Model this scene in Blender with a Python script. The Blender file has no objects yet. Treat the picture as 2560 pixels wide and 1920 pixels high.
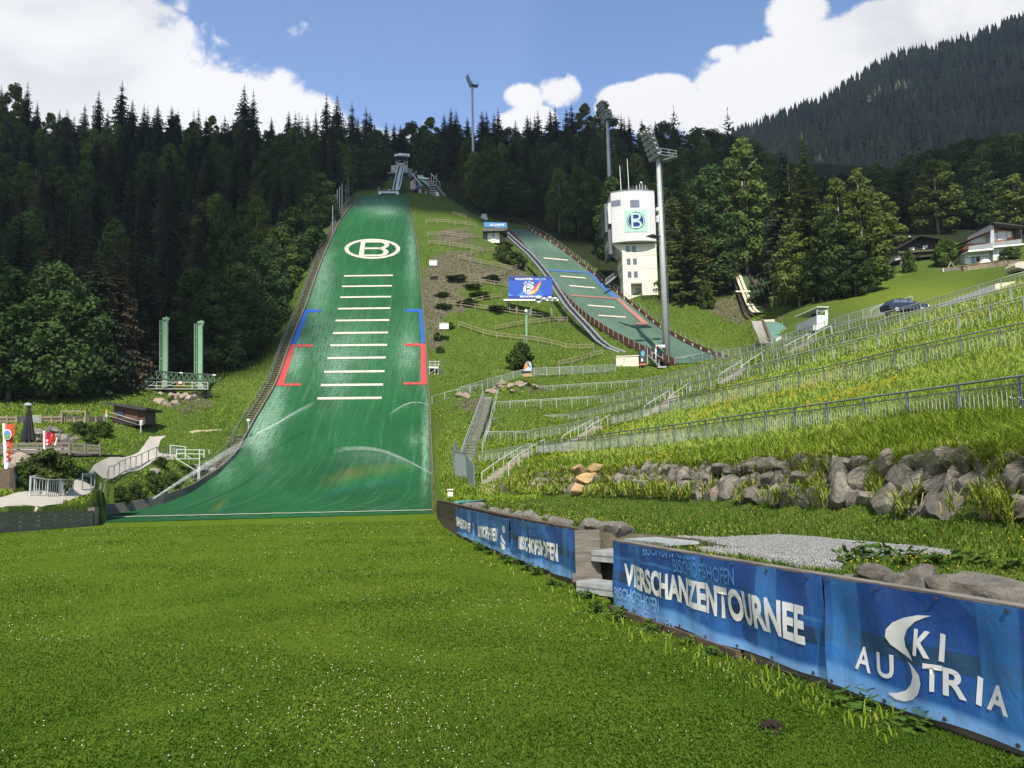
import bpy, bmesh, math, random
import numpy as np
from mathutils import Vector, Matrix
random.seed(7); RNG = np.random.default_rng(7)
SC = bpy.context.scene
COL = SC.collection

# ------------------------------------------------------------------ camera
F, CX, CY = 2032.0, 1280.0, 960.0        # focal length and centre in photograph pixels
EYE, PITCH, ROLL = 1.95, math.atan(0.1119), 0.022
cR, sR, cT, sT = math.cos(ROLL), math.sin(ROLL), math.cos(PITCH), math.sin(PITCH)
R0 = Vector((1, 0, 0)); U0 = Vector((0, -sT, cT)); F0 = Vector((0, cT, sT))
RC = R0*cR - U0*sR; UC = R0*sR + U0*cR
cam = bpy.data.cameras.new('camera'); camo = bpy.data.objects.new('camera', cam); COL.objects.link(camo)
camo.matrix_world = Matrix(((RC.x, UC.x, -F0.x, 0), (RC.y, UC.y, -F0.y, 0), (RC.z, UC.z, -F0.z, EYE), (0, 0, 0, 1)))
cam.sensor_width = 36; cam.lens = 36*F/2560; cam.clip_start = 0.1; cam.clip_end = 8000
SC.camera = camo

# ------------------------------------------------------------------ sun, exposure
SUN_EL, SUN_AZ = math.radians(49), math.radians(176)     # azimuth clockwise from +Y: behind the camera
sd = Vector((math.sin(SUN_AZ)*math.cos(SUN_EL), math.cos(SUN_AZ)*math.cos(SUN_EL), math.sin(SUN_EL)))
sun = bpy.data.lights.new('sun', 'SUN'); sun.energy = 4.6; sun.angle = math.radians(0.5); sun.color = (1, .92, .78)
suno = bpy.data.objects.new('sun', sun); COL.objects.link(suno)
suno.rotation_euler = sd.to_track_quat('Z', 'Y').to_euler()
SC.view_settings.view_transform = 'Standard'; SC.view_settings.look = 'None'
SC.view_settings.exposure = 0.60; SC.view_settings.gamma = 1
SC.cycles.max_bounces = 6; SC.cycles.diffuse_bounces = 3; SC.cycles.transparent_max_bounces = 12
SC.cycles.caustics_reflective = False; SC.cycles.caustics_refractive = False

# ------------------------------------------------------------------ sky with clouds (all in azimuth / elevation)
def azel(px, py):
 u = (px-CX)/F; v = (CY-py)/F
 d = (R0*(u*cR+v*sR) + U0*(-u*sR+v*cR) + F0)
 return math.atan2(d.x, d.y), math.atan2(d.z, math.hypot(d.x, d.y))
W = bpy.data.worlds.new("World"); SC.world = W; W.use_nodes = True
nt = W.node_tree; nt.nodes.clear()
def N(t, **k):
 n = nt.nodes.new(t)
 for a, b in k.items(): setattr(n, a, b)
 return n
def L(a, b): nt.links.new(a, b)
def M(op, a, b=None, c=None, clamp=False):
 n = N('ShaderNodeMath', operation=op, use_clamp=clamp)
 for i, v in enumerate((a, b, c)):
  if v is None: continue
  if isinstance(v, (int, float)): n.inputs[i].default_value = v
  else: L(v, n.inputs[i])
 return n.outputs[0]
def MR(v, a, b, c=0., d=1., smooth=True):
 n = N('ShaderNodeMapRange', interpolation_type='SMOOTHSTEP' if smooth else 'LINEAR')
 L(v, n.inputs[0])
 for i, q in enumerate((a, b, c, d)): n.inputs[i+1].default_value = q
 return n.outputs[0]
tc = N('ShaderNodeTexCoord'); nrm = N('ShaderNodeVectorMath', operation='NORMALIZE'); L(tc.outputs['Generated'], nrm.inputs[0])
sep = N('ShaderNodeSeparateXYZ'); L(nrm.outputs[0], sep.inputs[0])
AZ = M('ARCTAN2', sep.outputs[0], sep.outputs[1]); EL = M('ARCSINE', sep.outputs[2])
cmb = N('ShaderNodeCombineXYZ'); L(AZ, cmb.inputs[0]); L(M('MULTIPLY', EL, 1.25), cmb.inputs[1])
def noise(scale, detail=7, rough=.55, dist=0., off=0.):
 n = N('ShaderNodeTexNoise'); n.inputs['Scale'].default_value = scale; n.inputs['Detail'].default_value = detail
 n.inputs['Roughness'].default_value = rough; n.inputs['Distortion'].default_value = dist
 a = N('ShaderNodeVectorMath', operation='ADD'); L(cmb.outputs[0], a.inputs[0]); a.inputs[1].default_value = (off, off*.7, off*.3)
 L(a.outputs[0], n.inputs['Vector']); return n.outputs[0]
n1 = noise(7.5, 9, .56, .35); n2 = noise(24, 6, .6, .3, 3.1); n3 = noise(3.2, 5, .5, .6, 9.7)
nz = M('ADD', M('MULTIPLY', M('SUBTRACT', n1, .5), 1.5), M('MULTIPLY', M('SUBTRACT', n2, .5), .85))
# (px, py, half width, half height, strength) of the cumulus heaps
ELL = [(1900, 262, 165, 112, 1.), (1985, 230, 110, 90, .95), (2142, 160, 165, 85, .85), (2060, 115, 70, 45, .7), (2378, 66, 260, 75, .8), (2230, 190, 150, 80, .9), (1992, 40, 58, 52, .5),
       (1618, 262, 122, 54, .97), (1700, 232, 42, 30, .62), (1307, 248, 52, 32, .62), (1400, 228, 52, 38, .46), (1318, 300, 70, 36, .92), (1810, 134, 34, 15, .34), (748, 78, 20, 12, .06)]
acc = None
for px, py, rx, ry, s in ELL:
 a, e = azel(px, py); ra = rx/F; re = ry/F
 q = M('ADD', M('POWER', M('MULTIPLY', M('SUBTRACT', AZ, a), 1/ra), 2.), M('POWER', M('MULTIPLY', M('SUBTRACT', EL, e), 1/re), 2.))
 v = M('SUBTRACT', s, M('MULTIPLY', q, .62*s))
 acc = v if acc is None else M('SMOOTH_MAX', acc, v, .15)
# the big bank on the left: everything left of / below a slanted line
(a0, e0), (a1, e1) = azel(430, -10), azel(930, 275)
lx, ly = a1-a0, e1-e0; ll = math.hypot(lx, ly); nx, ny = ly/ll, -lx/ll      # normal
if nx*(azel(0, 100)[0]-a0)+ny*(azel(0, 100)[1]-e0) < 0: nx, ny = -nx, -ny
lin = M('ADD', M('MULTIPLY', M('SUBTRACT', AZ, a0), nx), M('MULTIPLY', M('SUBTRACT', EL, e0), ny))
lin = M('MULTIPLY', lin, 9.)
lin = M('MINIMUM', lin, 1.2)
acc = M('MAXIMUM', acc, lin)
dens = M('ADD', M('MAXIMUM', acc, -1.2), nz)
mask = MR(dens, .04, .30)
core = MR(dens, .25, 1.1)
sky = N('ShaderNodeTexSky', sky_type='NISHITA', sun_disc=False); sky.sun_elevation = SUN_EL; sky.sun_rotation = SUN_AZ
sky.altitude = 600; sky.air_density = 1.0; sky.dust_density = .25; sky.ozone_density = 3.6
SKY_STR, CLOUD = .15, 3.95
lit = M('MULTIPLY', MR(n3, .35, .7), MR(EL, azel(300, 420)[1], azel(300, 60)[1], 0.25, 1.))
shade = M('MULTIPLY', lit, MR(AZ, azel(620, 200)[0], azel(200, 200)[0]))           # the left bank is greyer towards the left
shade2 = M('MULTIPLY', MR(n1, .42, .7), MR(AZ, azel(1950, 200)[0], azel(2350, 100)[0], 0., .6))
shade3 = M('MAXIMUM', shade, shade2)
cc = N('ShaderNodeMix', data_type='RGBA'); L(shade3, cc.inputs[0])
cc.inputs[6].default_value = (CLOUD*1.16, CLOUD*1.16, CLOUD*1.18, 1); cc.inputs[7].default_value = (CLOUD*.62, CLOUD*.66, CLOUD*.72, 1)
mx = N('ShaderNodeMix', data_type='RGBA'); L(mask, mx.inputs[0]); L(sky.outputs[0], mx.inputs[6]); L(cc.outputs[2], mx.inputs[7])
bg = N('ShaderNodeBackground'); bg.inputs[1].default_value = SKY_STR; L(mx.outputs[2], bg.inputs[0])
wo = N('ShaderNodeOutputWorld'); L(bg.outputs[0], wo.inputs[0])
# ------------------------------------------------------------------ where things stand
def ray(px, py):
 u = (px-CX)/F; v = (CY-py)/F
 d = R0*(u*cR+v*sR) + U0*(-u*sR+v*cR) + F0
 return d.x/d.y, d.z/d.y
def P3(px, py, d):
 a, e = ray(px, py); return Vector((a*d, d, EYE+e*d))
def proj(p):
 q = Vector(p)-Vector((0, 0, EYE)); z = q.dot(F0)
 return CX+F*q.dot(RC)/z, CY-F*q.dot(UC)/z
def zoomed(ox, oy, s): return lambda pts: [(ox+x/s, oy+y/s) for x, y in pts]
ZA = zoomed(1150, 880, 5.53); ZB = zoomed(1500, 780, 5.53); ZC = zoomed(1850, 650, 5.53)
ZD = zoomed(2200, 520, 6.144); ZE = zoomed(1020, 520, 5.53); ZF = zoomed(320, 780, 6.144)
ZG = zoomed(1500, 380, 4.364); ZH = zoomed(780, 440, 6.9125); ZI = zoomed(930, 370, 8.732)
ZJ = zoomed(0, 960, 5.53); ZK = zoomed(0, 750, 2.766); ZL = zoomed(1000, 1100, 4.366)
ZM = zoomed(600, 450, 1.951); ZN = zoomed(1900, 620, 3.352); ZO = zoomed(1800, 900, 2.86)

def sstep(a, b, x):
 t = np.clip((x-a)/(b-a), 0, 1); return t*t*(3-2*t)
def z_lawn(y): return -0.95*sstep(25, 66, y)
# boards on the right of the lawn: (x, y) of their foot
BL = [(6.6, -4), (5.0, .8), (3.43, 5.45), (2.38, 8.6), (1.41, 11.7), (1.12, 14.2), (-.12, 19.1), (-1.95, 27.2), (-3.1, 35), (-4.6, 49), (-6.3, 66)]
WLN = [(-22.6, 20), (-24.5, 39), (-26.6, 50), (-27.6, 54), (-31.2, 62), (-32.2, 70)]
xBL = lambda y: np.interp(y, [p[1] for p in BL], [p[0] for p in BL])
xWL = lambda y: np.interp(y, [p[1] for p in WLN], [p[0] for p in WLN])

# big hill: stations along its right edge, then the left edge on the same level
HB_R = [(1079, 1281, 66), (1078, 1235, 79), (1076.5, 1183, 92), (1073, 1099, 107), (1071, 1044, 114), (1066.5, 937, 128), (1057, 798, 144), (1046, 648, 168), (1031.7, 560, 193), (1015.8, 486, 220)]
HB_L = [(903, 484.8), (866.8, 532.6), (849.4, 555.7), (814.7, 632.4), (795.9, 680), (764, 773), (728, 860), (692, 962.6), (646, 1039.4), (610, 1106), (593, 1140), (542, 1187.5), (470, 1234.5), (400, 1262), (330, 1277), (250, 1291)]
def smooth_stations(R, n):
 y = np.array([r[1] for r in R]); s = np.linspace(0, 1, len(R))
 t = np.linspace(0, 1, n); out = []
 cols = [np.interp(t, s, [r[k] for r in R]) for k in range(3)]
 k = np.ones(7)/7
 res = []
 for c in cols:
  e = np.concatenate([c[0]-(c[1:4][::-1]-c[0]), c, c[-1]+(c[-1]-c[-4:-1][::-1])])
  res.append(np.convolve(e, k, 'valid'))
 return list(zip(*res))
def level_left(R, Lp):
 out = []
 for px, py, d in R:
  best = None
  for (x0, y0), (x1, y1) in zip(Lp[:-1], Lp[1:]):
   for t in np.linspace(0, 1, 30):
    x, y = x0+(x1-x0)*t, y0+(y1-y0)*t
    err = abs(y-(py+math.tan(ROLL)*(px-x)))
    if best is None or err < best[0]: best = (err, x, y)
  a, e = ray(px, py); b, _ = ray(best[1], best[2])
  out.append((Vector((b*d, d, EYE+e*d)), Vector((a*d, d, EYE+e*d))))
 return out
HB = level_left(smooth_stations(HB_R, 46), HB_L)          # [(left, right)] from the bottom up
for i in range(3):                                          # the run-out meets the lawn
 pass
HS_L = [(1690, 908, 128), (1600, 872, 140), (1486, 809.5, 157), (1423, 754.5, 170), (1364, 684, 187), (1312, 616, 203), (1270.4, 572.5, 215)]
HS_R = [(1836, 906, 130), (1783.5, 891.8, 136), (1681.5, 845, 150), (1623, 801.7, 161), (1544.6, 735, 176), (1474, 680, 190), (1391.7, 613.7, 205), (1340, 583, 213), (1309.5, 572.5, 217)]
a_ = smooth_stations(HS_L, 34); b_ = smooth_stations(HS_R, 34)
HS = [(P3(*a), P3(*b)) for a, b in zip(a_, b_)]

# railings of the terraces: picture line of the top rail, with the distance of each point
def level_d(px, py, h): return h/ray(px, py)[1]
def interp_line(pts, n=2): return pts
ROW = {}
def row(name, pts, h):      # h: rail height above the eye, linearly from first to last point
 k = len(pts); out = []
 for i, (x, y) in enumerate(pts):
  hh = h[0]+(h[1]-h[0])*i/max(1, k-1); out.append((x, y, level_d(x, y, hh)))
 ROW[name] = out
row('r1a', [(2900, 889.5), (2560, 936.7)] + ZB([(2212, 1380), (1140, 1540), (250, 1655)]) + ZA([(1800, 1160), (1400, 1205), (1078, 1245)]), (2.0, 2.75))
row('r1b', ZA([(990, 1262), (945, 1275), (600, 1337), (265, 1385)]), (2.7, 2.5))
row('r2a', [(2900, 740), (2560, 805)] + ZC([(2212, 1225), (1190, 1475), (250, 1655)]) + ZB([(1000, 1195), (150, 1405)]) + ZA([(2085, 855)]), (5.6, 5.4))
row('r2b', ZA([(1910, 890), (1440, 1000), (890, 1097), (350, 1100)]), (5.4, 5.05))
row('r3a', [(2900, 660), (2560, 740.8)] + ZC([(2212, 950), (1220, 1190), (0, 1500)]) + ZB([(1230, 975)]), (8.75, 8.5))
row('r3b', ZB([(1000, 1045), (0, 1310)]) + ZA([(1490, 860), (1475, 855), (425, 915)]), (8.5, 7.8))
row('r4a', [(2900, 622), (2560, 708.6)] + ZC([(2212, 750), (1350, 1005), (310, 1275)]), (11.4, 11.1))
row('r4b', ZB([(1960, 665), (1000, 935), (0, 1160)]) + ZA([(2030, 600), (480, 690)]), (11.1, 10.2))
row('r5a', [(2560, 679)] + ZC([(2212, 668), (1270, 900)]), (14.2, 14.))
row('r5b', ZC([(940, 1015), (0, 1300)]) + ZB([(1270, 770), (610, 930)]) + ZA([(2212, 405), (1230, 465), (500, 510)]), (14., 13.2))

# ------------------------------------------------------------------ terrain: one smooth height field through points read off the slope
CT = []
def ct(*pts):
 for p in pts: CT.append(P3(*p))
def cw(x, y, z): CT.append(Vector((x, y, z)))
for nm, pts in ROW.items():
 for x, y, d in pts:
  q = P3(x, y, d); cw(q.x, q.y, q.z-1.12)
for a, b in HB[8::4] + HB[-1:]:
 cw(a.x-1.2, a.y, a.z-.3); cw(b.x+.6, b.y, b.z-.1)
for a, b in HB[0:8:3]:
 cw(b.x+.6, b.y, b.z+.9)
for a, b in HS[::4] + HS[-1:]:
 cw(a.x-.7, a.y, a.z-.35); cw(b.x+.7, b.y, b.z-.3)
for t_ in (.05, .35, .65, .95):
 q_ = HS[0][0].lerp(HS[0][1], t_)+Vector((.3, -.9, 0)); cw(q_.x, q_.y, q_.z-.12)
# the strip behind the boards, the foot and the top of the boulder wall
for y in (-4, 1, 5.4, 8.5, 11.5, 14.5, 19, 27, 35, 45, 54):
 cw(xBL(y)+.45, y, .93+.75*float(z_lawn(y)))
BW = [(10.5, 2.0, .95, 1.0), (9.0, 7.5, .95, 1.0)] + [(*P3(x, y, d)[:3], 1.0) for x, y, d in
      [(2560, 1313, 12.7), (2372, 1296, 14.8), (2199, 1279, 17.6), (2014, 1267, 20.4), (1852, 1256, 24.4), (1620, 1244, 31), (1452, 1238, 41), (1285, 1232, 55)]]
for i in range(len(BW)-1):
 (x0, y0, z0, _), (x1, y1, z1, _) = BW[i:i+2]; ln = math.hypot(x1-x0, y1-y0); k = max(1, round(ln/1.6)); nx_, ny_ = (y1-y0)/ln, -(x1-x0)/ln
 for j in range(k):
  x, y, z = x0+(x1-x0)*j/k, y0+(y1-y0)*j/k, z0+(z1-z0)*j/k; w = .6+.012*y
  cw(x, y, z); cw(x-nx_*.35, y-ny_*.35, z-.01); cw(x+w*nx_, y+w*ny_, z+1.02); cw(x+(w+.7)*nx_, y+(w+.7)*ny_, z+1.2)
cw(10.7, 17.0, 2.55); cw(12.6, 8., 2.4); cw(16, 2, 3.2); cw(20, 6, 4.6); cw(30, 10, 8.5)
ct((1215, 1222, 58), (1235, 1200, 62), (1110, 1240, 62), (1130, 1180, 76), (1120, 1100, 96), (1160, 1000, 116), (1120, 1030, 110), (1280, 1180, 62))
# left bank, path, deck terrace
cw(-23.4, 20, .8); cw(-40, 25, 1.2); cw(-32, 33, .9)
ct((0, 1268, 40.5), (100, 1262, 46), (160, 1262, 50), (205, 1258, 53.5), (200, 1228, 58), (290, 1205, 73), (400, 1152, 87), (330, 1172, 80), (240, 1160, 82), (380, 1095, 97), (450, 1092, 102), (300, 1252, 69), (350, 1246, 74))
ct((450, 1185, 89), (400, 1232, 80), (500, 1140, 97), (560, 1090, 106), (600, 1045, 112), (640, 985, 124), (560, 1000, 120), (500, 1050, 106), (450, 1040, 104))
ct((330, 1065, 97), (290, 1056, 97), (0, 1060, 92), (100, 1062, 91), (217, 1056, 93), (200, 1112, 72), (100, 1150, 66), (20, 1150, 64), (50, 1178, 60), (150, 1066, 84), (40, 1072, 84), (260, 1105, 80), (130, 1218, 55), (30, 1240, 48))
ct((450, 1010, 116), (420, 975, 122), (540, 980, 126), (380, 1030, 106), (640, 955, 130), (0, 1015, 100), (100, 1015, 102), (200, 1008, 106), (300, 970, 116), (400, 955, 127), (560, 950, 129), (640, 905, 142), (690, 820, 158))
ct((-300, 1270, 38), (-400, 1050, 95), (-500, 760, 180), (-500, 420, 300))
# wooded hillside
ct((0, 720, 180), (300, 720, 184), (600, 720, 176), (730, 720, 166), (0, 480, 262), (300, 490, 262), (600, 500, 250), (790, 520, 222), (0, 385, 330), (300, 395, 330), (560, 415, 320), (800, 440, 310), (950, 430, 325))
ct((0, 420, 480), (500, 440, 480), (1000, 440, 480), (1500, 450, 480), (-500, 420, 480))
ct((1000, 465, 280), (1090, 490, 262), (900, 500, 262), (1200, 470, 285), (1200, 420, 345), (1400, 410, 345), (1600, 425, 330), (1750, 460, 315), (1900, 490, 300), (1450, 500, 280), (1650, 560, 240), (1350, 560, 235))
ct((1030, 520, 206), (1100, 528, 206), (1180, 548, 203), (1240, 578, 205), (1230, 604, 192), (1100, 650, 168), (1200, 655, 171), (1320, 690, 172), (1100, 800, 146), (1250, 785, 151), (1380, 800, 154), (1100, 900, 133), (1250, 885, 138), (1420, 872, 144))
ct(*[(x, y, 118) for x, y in ZA([(0, 600)])], *[(x, y, 121) for x, y in ZA([(430, 480), (830, 360)])], *[(x, y, d) for (x, y), d in zip(ZA([(1500, 310), (2155, 275)]), (126, 130))], (1600, 929, 131))
ct(*[(x, y, d) for (x, y), d in zip(ZB([(1150, 740), (1600, 640), (2212, 500)]), (126, 122, 118))], *[(x, y, d) for (x, y), d in zip(ZC([(700, 1100), (1260, 900), (1700, 800)]), (114, 108, 100))])
ct((1666, 922, 134), (1600, 738, 173), (1640, 740, 172), (1750, 765, 166), (1850, 790, 160), (1760, 850, 146), (1840, 700, 186), (1950, 830, 122), (2050, 790, 122), (2030, 755, 138), (2110, 745, 134), (2200, 705, 142), (2250, 695, 150), (2400, 685, 142), (2500, 672, 138), (2560, 655, 138))
ct((2300, 648, 162), (2450, 640, 156), (2600, 630, 152), (2480, 570, 200), (2250, 560, 215), (2100, 520, 245), (2300, 470, 270), (2500, 420, 330), (2560, 395, 400), (2900, 600, 150), (2900, 380, 330), (2200, 440, 330), (2000, 480, 290), (2300, 430, 480), (2800, 400, 500))
CT = [p for p in CT if p.y > .5]
A_ = np.array([[p.x/p.y*2.2, math.log(p.y)] for p in CT]); E_ = np.array([(p.z-EYE)/p.y for p in CT])
for i in range(len(A_)):       # drop near-duplicates
 for j in range(i): 
  if np.hypot(*(A_[i]-A_[j])) < .004: A_[i] = A_[j]+np.array([.004, .004*(i % 3-1)])
def kern(r): return -r
D_ = np.sqrt(((A_[:, None]-A_[None])**2).sum(-1)); n_ = len(A_)
K_ = np.zeros((n_+3, n_+3)); K_[:n_, :n_] = kern(D_)+np.eye(n_)*-.0006; K_[:n_, n_] = 1; K_[:n_, n_+1:] = A_; K_[n_:, :n_] = K_[:n_, n_:].T
SOL = np.linalg.solve(K_, np.concatenate([E_, [0, 0, 0]]))
NU, NS = 460, 430
GU = np.linspace(-1.05, 1.05, NU); GS = np.linspace(math.log(2.2), math.log(480), NS)
def rbf(u, s):
 q = np.stack([u*2.2, s], -1); out = np.zeros(len(q))
 for i in range(0, len(q), 20000):
  b = q[i:i+20000]; r = np.sqrt(((b[:, None]-A_[None])**2).sum(-1))
  out[i:i+20000] = kern(r)@SOL[:n_] + SOL[n_] + b@SOL[n_+1:]
 return out
UU, SS = np.meshgrid(GU, GS)
YY = np.exp(SS); XX = UU*YY
TZ = (rbf(UU.ravel(), SS.ravel()).reshape(UU.shape))*YY+EYE
hb_y = np.array([a.y for a, b in HB]); hb_l = np.array([a.x for a, b in HB]); hb_r = np.array([b.x for a, b in HB]); hb_z = np.array([a.z for a, b in HB])
inside_hill = (YY > hb_y[0]-2) & (YY < hb_y[-1]+1) & (XX > np.interp(YY, hb_y, hb_l)-.5) & (XX < np.interp(YY, hb_y, hb_r)+.15)
GAP = 1.5*sstep(11.5, 12.0, YY)*(1-sstep(13.9, 14.3, YY))
LAWN = (XX > xWL(YY)-.3) & (XX < xBL(YY)+.22+GAP) & (YY < 68)
TZ = np.where(inside_hill, np.minimum(TZ, np.interp(YY, hb_y, hb_z)-.7), TZ)
# the small hill: cut the ground below its deck
def in_strip(H, XX, YY, m):
 ins = np.zeros(XX.shape, bool); zz = np.full(XX.shape, 1e9)
 for (a, b), (c, d) in zip(H[:-1], H[1:]):
  q = [a, b, d, c]; s = np.ones(XX.shape, bool)
  for i in range(4):
   p, r = q[i], q[(i+1) % 4]; ln = math.hypot(r.x-p.x, r.y-p.y)
   s &= ((r.x-p.x)*(YY-p.y)-(r.y-p.y)*(XX-p.x))/ln > -m
  zz = np.where(s, np.minimum(zz, min(a.z, b.z, c.z, d.z)), zz); ins |= s
 return ins, zz
ins, zz = in_strip(HS, XX, YY, .1)
TZ = np.where(ins, np.minimum(TZ, zz-.5), TZ)
TZ = np.where(LAWN, z_lawn(YY)-.25*(XX > xBL(YY)+.2), TZ)
EG = (TZ-EYE)/YY
def ground(x, y):
 u = np.clip((np.asarray(x)/y-GU[0])/(GU[1]-GU[0]), 0, NU-1.001); s = np.clip((np.log(y)-GS[0])/(GS[1]-GS[0]), 0, NS-1.001)
 i = np.floor(u).astype(int); j = np.floor(s).astype(int); fu = u-i; fs = s-j
 e = (EG[j, i]*(1-fu)+EG[j, i+1]*fu)*(1-fs)+(EG[j+1, i]*(1-fu)+EG[j+1, i+1]*fu)*fs
 return EYE+e*y
def g1(x, y): return float(ground(np.array([x]), np.array([y]))[0])
def hit(px, py, dmin=3., h=0.):
 """where the sight line through a picture point meets the ground (or comes within h above it)"""
 a, e = ray(px, py)
 y = np.exp(np.linspace(math.log(dmin), math.log(470), 1500)); g = (ground(a*y, y)+h-EYE)/y
 k = np.argmax(g >= e)
 if g[k] < e: k = len(y)-1
 if k > 0:
  t = (e-g[k-1])/max(1e-9, g[k]-g[k-1]); yy = y[k-1]+(y[k]-y[k-1])*min(1, max(0, t))
 else: yy = y[0]
 return Vector((a*yy, yy, EYE+e*yy-h))
# ------------------------------------------------------------------ materials
MATS = {}
def nodes(name):
 m = bpy.data.materials.new(name); m.use_nodes = True; t = m.node_tree; t.nodes.clear()
 o = t.nodes.new('ShaderNodeOutputMaterial'); b = t.nodes.new('ShaderNodeBsdfPrincipled'); t.links.new(b.outputs[0], o.inputs[0])
 MATS[name] = m
 return m, t, b
class NT:
 """small helper to write node trees"""
 def __init__(s, t): s.t = t
 def n(s, ty, **k):
  n = s.t.nodes.new(ty)
  for a, b in k.items(): setattr(n, a, b)
  return n
 def set(s, sock, v):
  if isinstance(v, (int, float)): sock.default_value = v
  elif isinstance(v, (tuple, list)): sock.default_value = tuple(v) if len(v) != 3 or sock.type == 'VECTOR' else (*v, 1)
  else: s.t.links.new(v, sock)
 def math(s, op, a, b=0., clamp=False):
  n = s.n('ShaderNodeMath', operation=op, use_clamp=clamp); s.set(n.inputs[0], a); s.set(n.inputs[1], b); return n.outputs[0]
 def noise(s, vec, scale, detail=4, rough=.55, dist=0.):
  n = s.n('ShaderNodeTexNoise'); s.set(n.inputs['Vector'], vec); n.inputs['Scale'].default_value = scale
  n.inputs['Detail'].default_value = detail; n.inputs['Roughness'].default_value = rough; n.inputs['Distortion'].default_value = dist; return n.outputs[0]
 def mr(s, v, a, b, c=0., d=1.):
  n = s.n('ShaderNodeMapRange'); s.set(n.inputs[0], v)
  for i, q in enumerate((a, b, c, d)): n.inputs[i+1].default_value = q
  return n.outputs[0]
 def mix(s, f, a, b, mode='MIX'):
  n = s.n('ShaderNodeMix', data_type='RGBA', blend_type=mode); s.set(n.inputs[0], f); s.set(n.inputs[6], a); s.set(n.inputs[7], b); return n.outputs[2]
 def scale(s, vec, k):
  n = s.n('ShaderNodeVectorMath', operation='MULTIPLY'); s.set(n.inputs[0], vec); n.inputs[1].default_value = k; return n.outputs[0]
 def bump(s, h, strength, dist=.02):
  n = s.n('ShaderNodeBump'); n.inputs['Strength'].default_value = strength; n.inputs['Distance'].default_value = dist; s.set(n.inputs['Height'], h); return n.outputs[0]
def mat(name, c, rough=.7, var=.18, scale=3., c2=None, metal=0., bump=0., stretch=(1, 1, 1), spec=.35, detail=5, bdist=.02, rnd=0.):
 if name in MATS: return MATS[name]
 m, t, b = nodes(name); k = NT(t); tc = k.n('ShaderNodeTexCoord').outputs['Object']
 v = k.scale(tc, stretch) if stretch != (1, 1, 1) else tc
 f = k.mr(k.noise(v, scale, detail, .6), .3, .7)
 lo = tuple(x*(1-var) for x in c); hi = c2 or tuple(min(1, x*(1+var)) for x in c)
 colr = k.mix(f, lo, hi)
 if rnd:
  oi = k.n('ShaderNodeObjectInfo'); hs = k.n('ShaderNodeHueSaturation'); k.set(hs.inputs['Color'], colr)
  k.set(hs.inputs['Value'], k.mr(oi.outputs['Random'], 0, 1, 1-rnd, 1+rnd)); colr = hs.outputs[0]
 k.set(b.inputs['Base Color'], colr); b.inputs['Roughness'].default_value = rough; b.inputs['Metallic'].default_value = metal
 b.inputs['Specular IOR Level'].default_value = spec
 if bump: k.set(b.inputs['Normal'], k.bump(k.noise(v, scale*2.3, detail, .65), bump, bdist))
 return m
GALV = mat('galvanised_steel', (.40, .42, .43), .5, .2, 6, metal=.25)
GALVD = mat('galvanised_steel_dull', (.20, .225, .235), .55, .25, 5, metal=.4)
STEELG = mat('green_painted_steel', (.20, .36, .22), .5, .12, 2)
STEELD = mat('dark_green_steel', (.045, .075, .05), .5, .2, 2)
WOODG = mat('grey_weathered_wood', (.155, .14, .12), .85, .35, 2.2, stretch=(1, 1, 9), bump=.5)
WOODB = mat('brown_weathered_wood', (.105, .075, .055), .85, .4, 2.5, stretch=(1, 1, 6), bump=.6)
WOODF = mat('pale_fence_wood', (.24, .20, .14), .85, .3, 2.5)
WOODR = mat('reddish_brown_planks', (.115, .052, .035), .7, .3, 1.6)
WOODC = mat('chalet_wood', (.032, .02, .015), .75, .35, 2, stretch=(1, 1, 6))
WOODO = mat('larch_cladding', (.33, .125, .05), .6, .25, 1.5, stretch=(.3, .3, 8))
WHITE = mat('white_paint', (.78, .78, .77), .5, .05, 2)
CREAM = mat('cream_render', (.72, .68, .57), .8, .05, 1.2)
CONC = mat('pale_concrete', (.45, .43, .39), .85, .2, 3, bump=.3)
DARKM = mat('dark_grey_metal', (.06, .065, .075), .45, .2, 2)
BLACK = mat('black_rubber', (.02, .02, .022), .6, .2, 2)
BARK = mat('bark', (.075, .06, .048), .9, .4, 3, stretch=(1, 1, .3), bump=.5)
BARKP = mat('pale_bark', (.30, .27, .23), .9, .35, 3, bump=.4)
GLASS, t_, b_ = nodes('window_glass'); b_.inputs['Base Color'].default_value = (.10, .12, .16, 1); b_.inputs['Roughness'].default_value = .08; b_.inputs['Specular IOR Level'].default_value = .9

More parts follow.
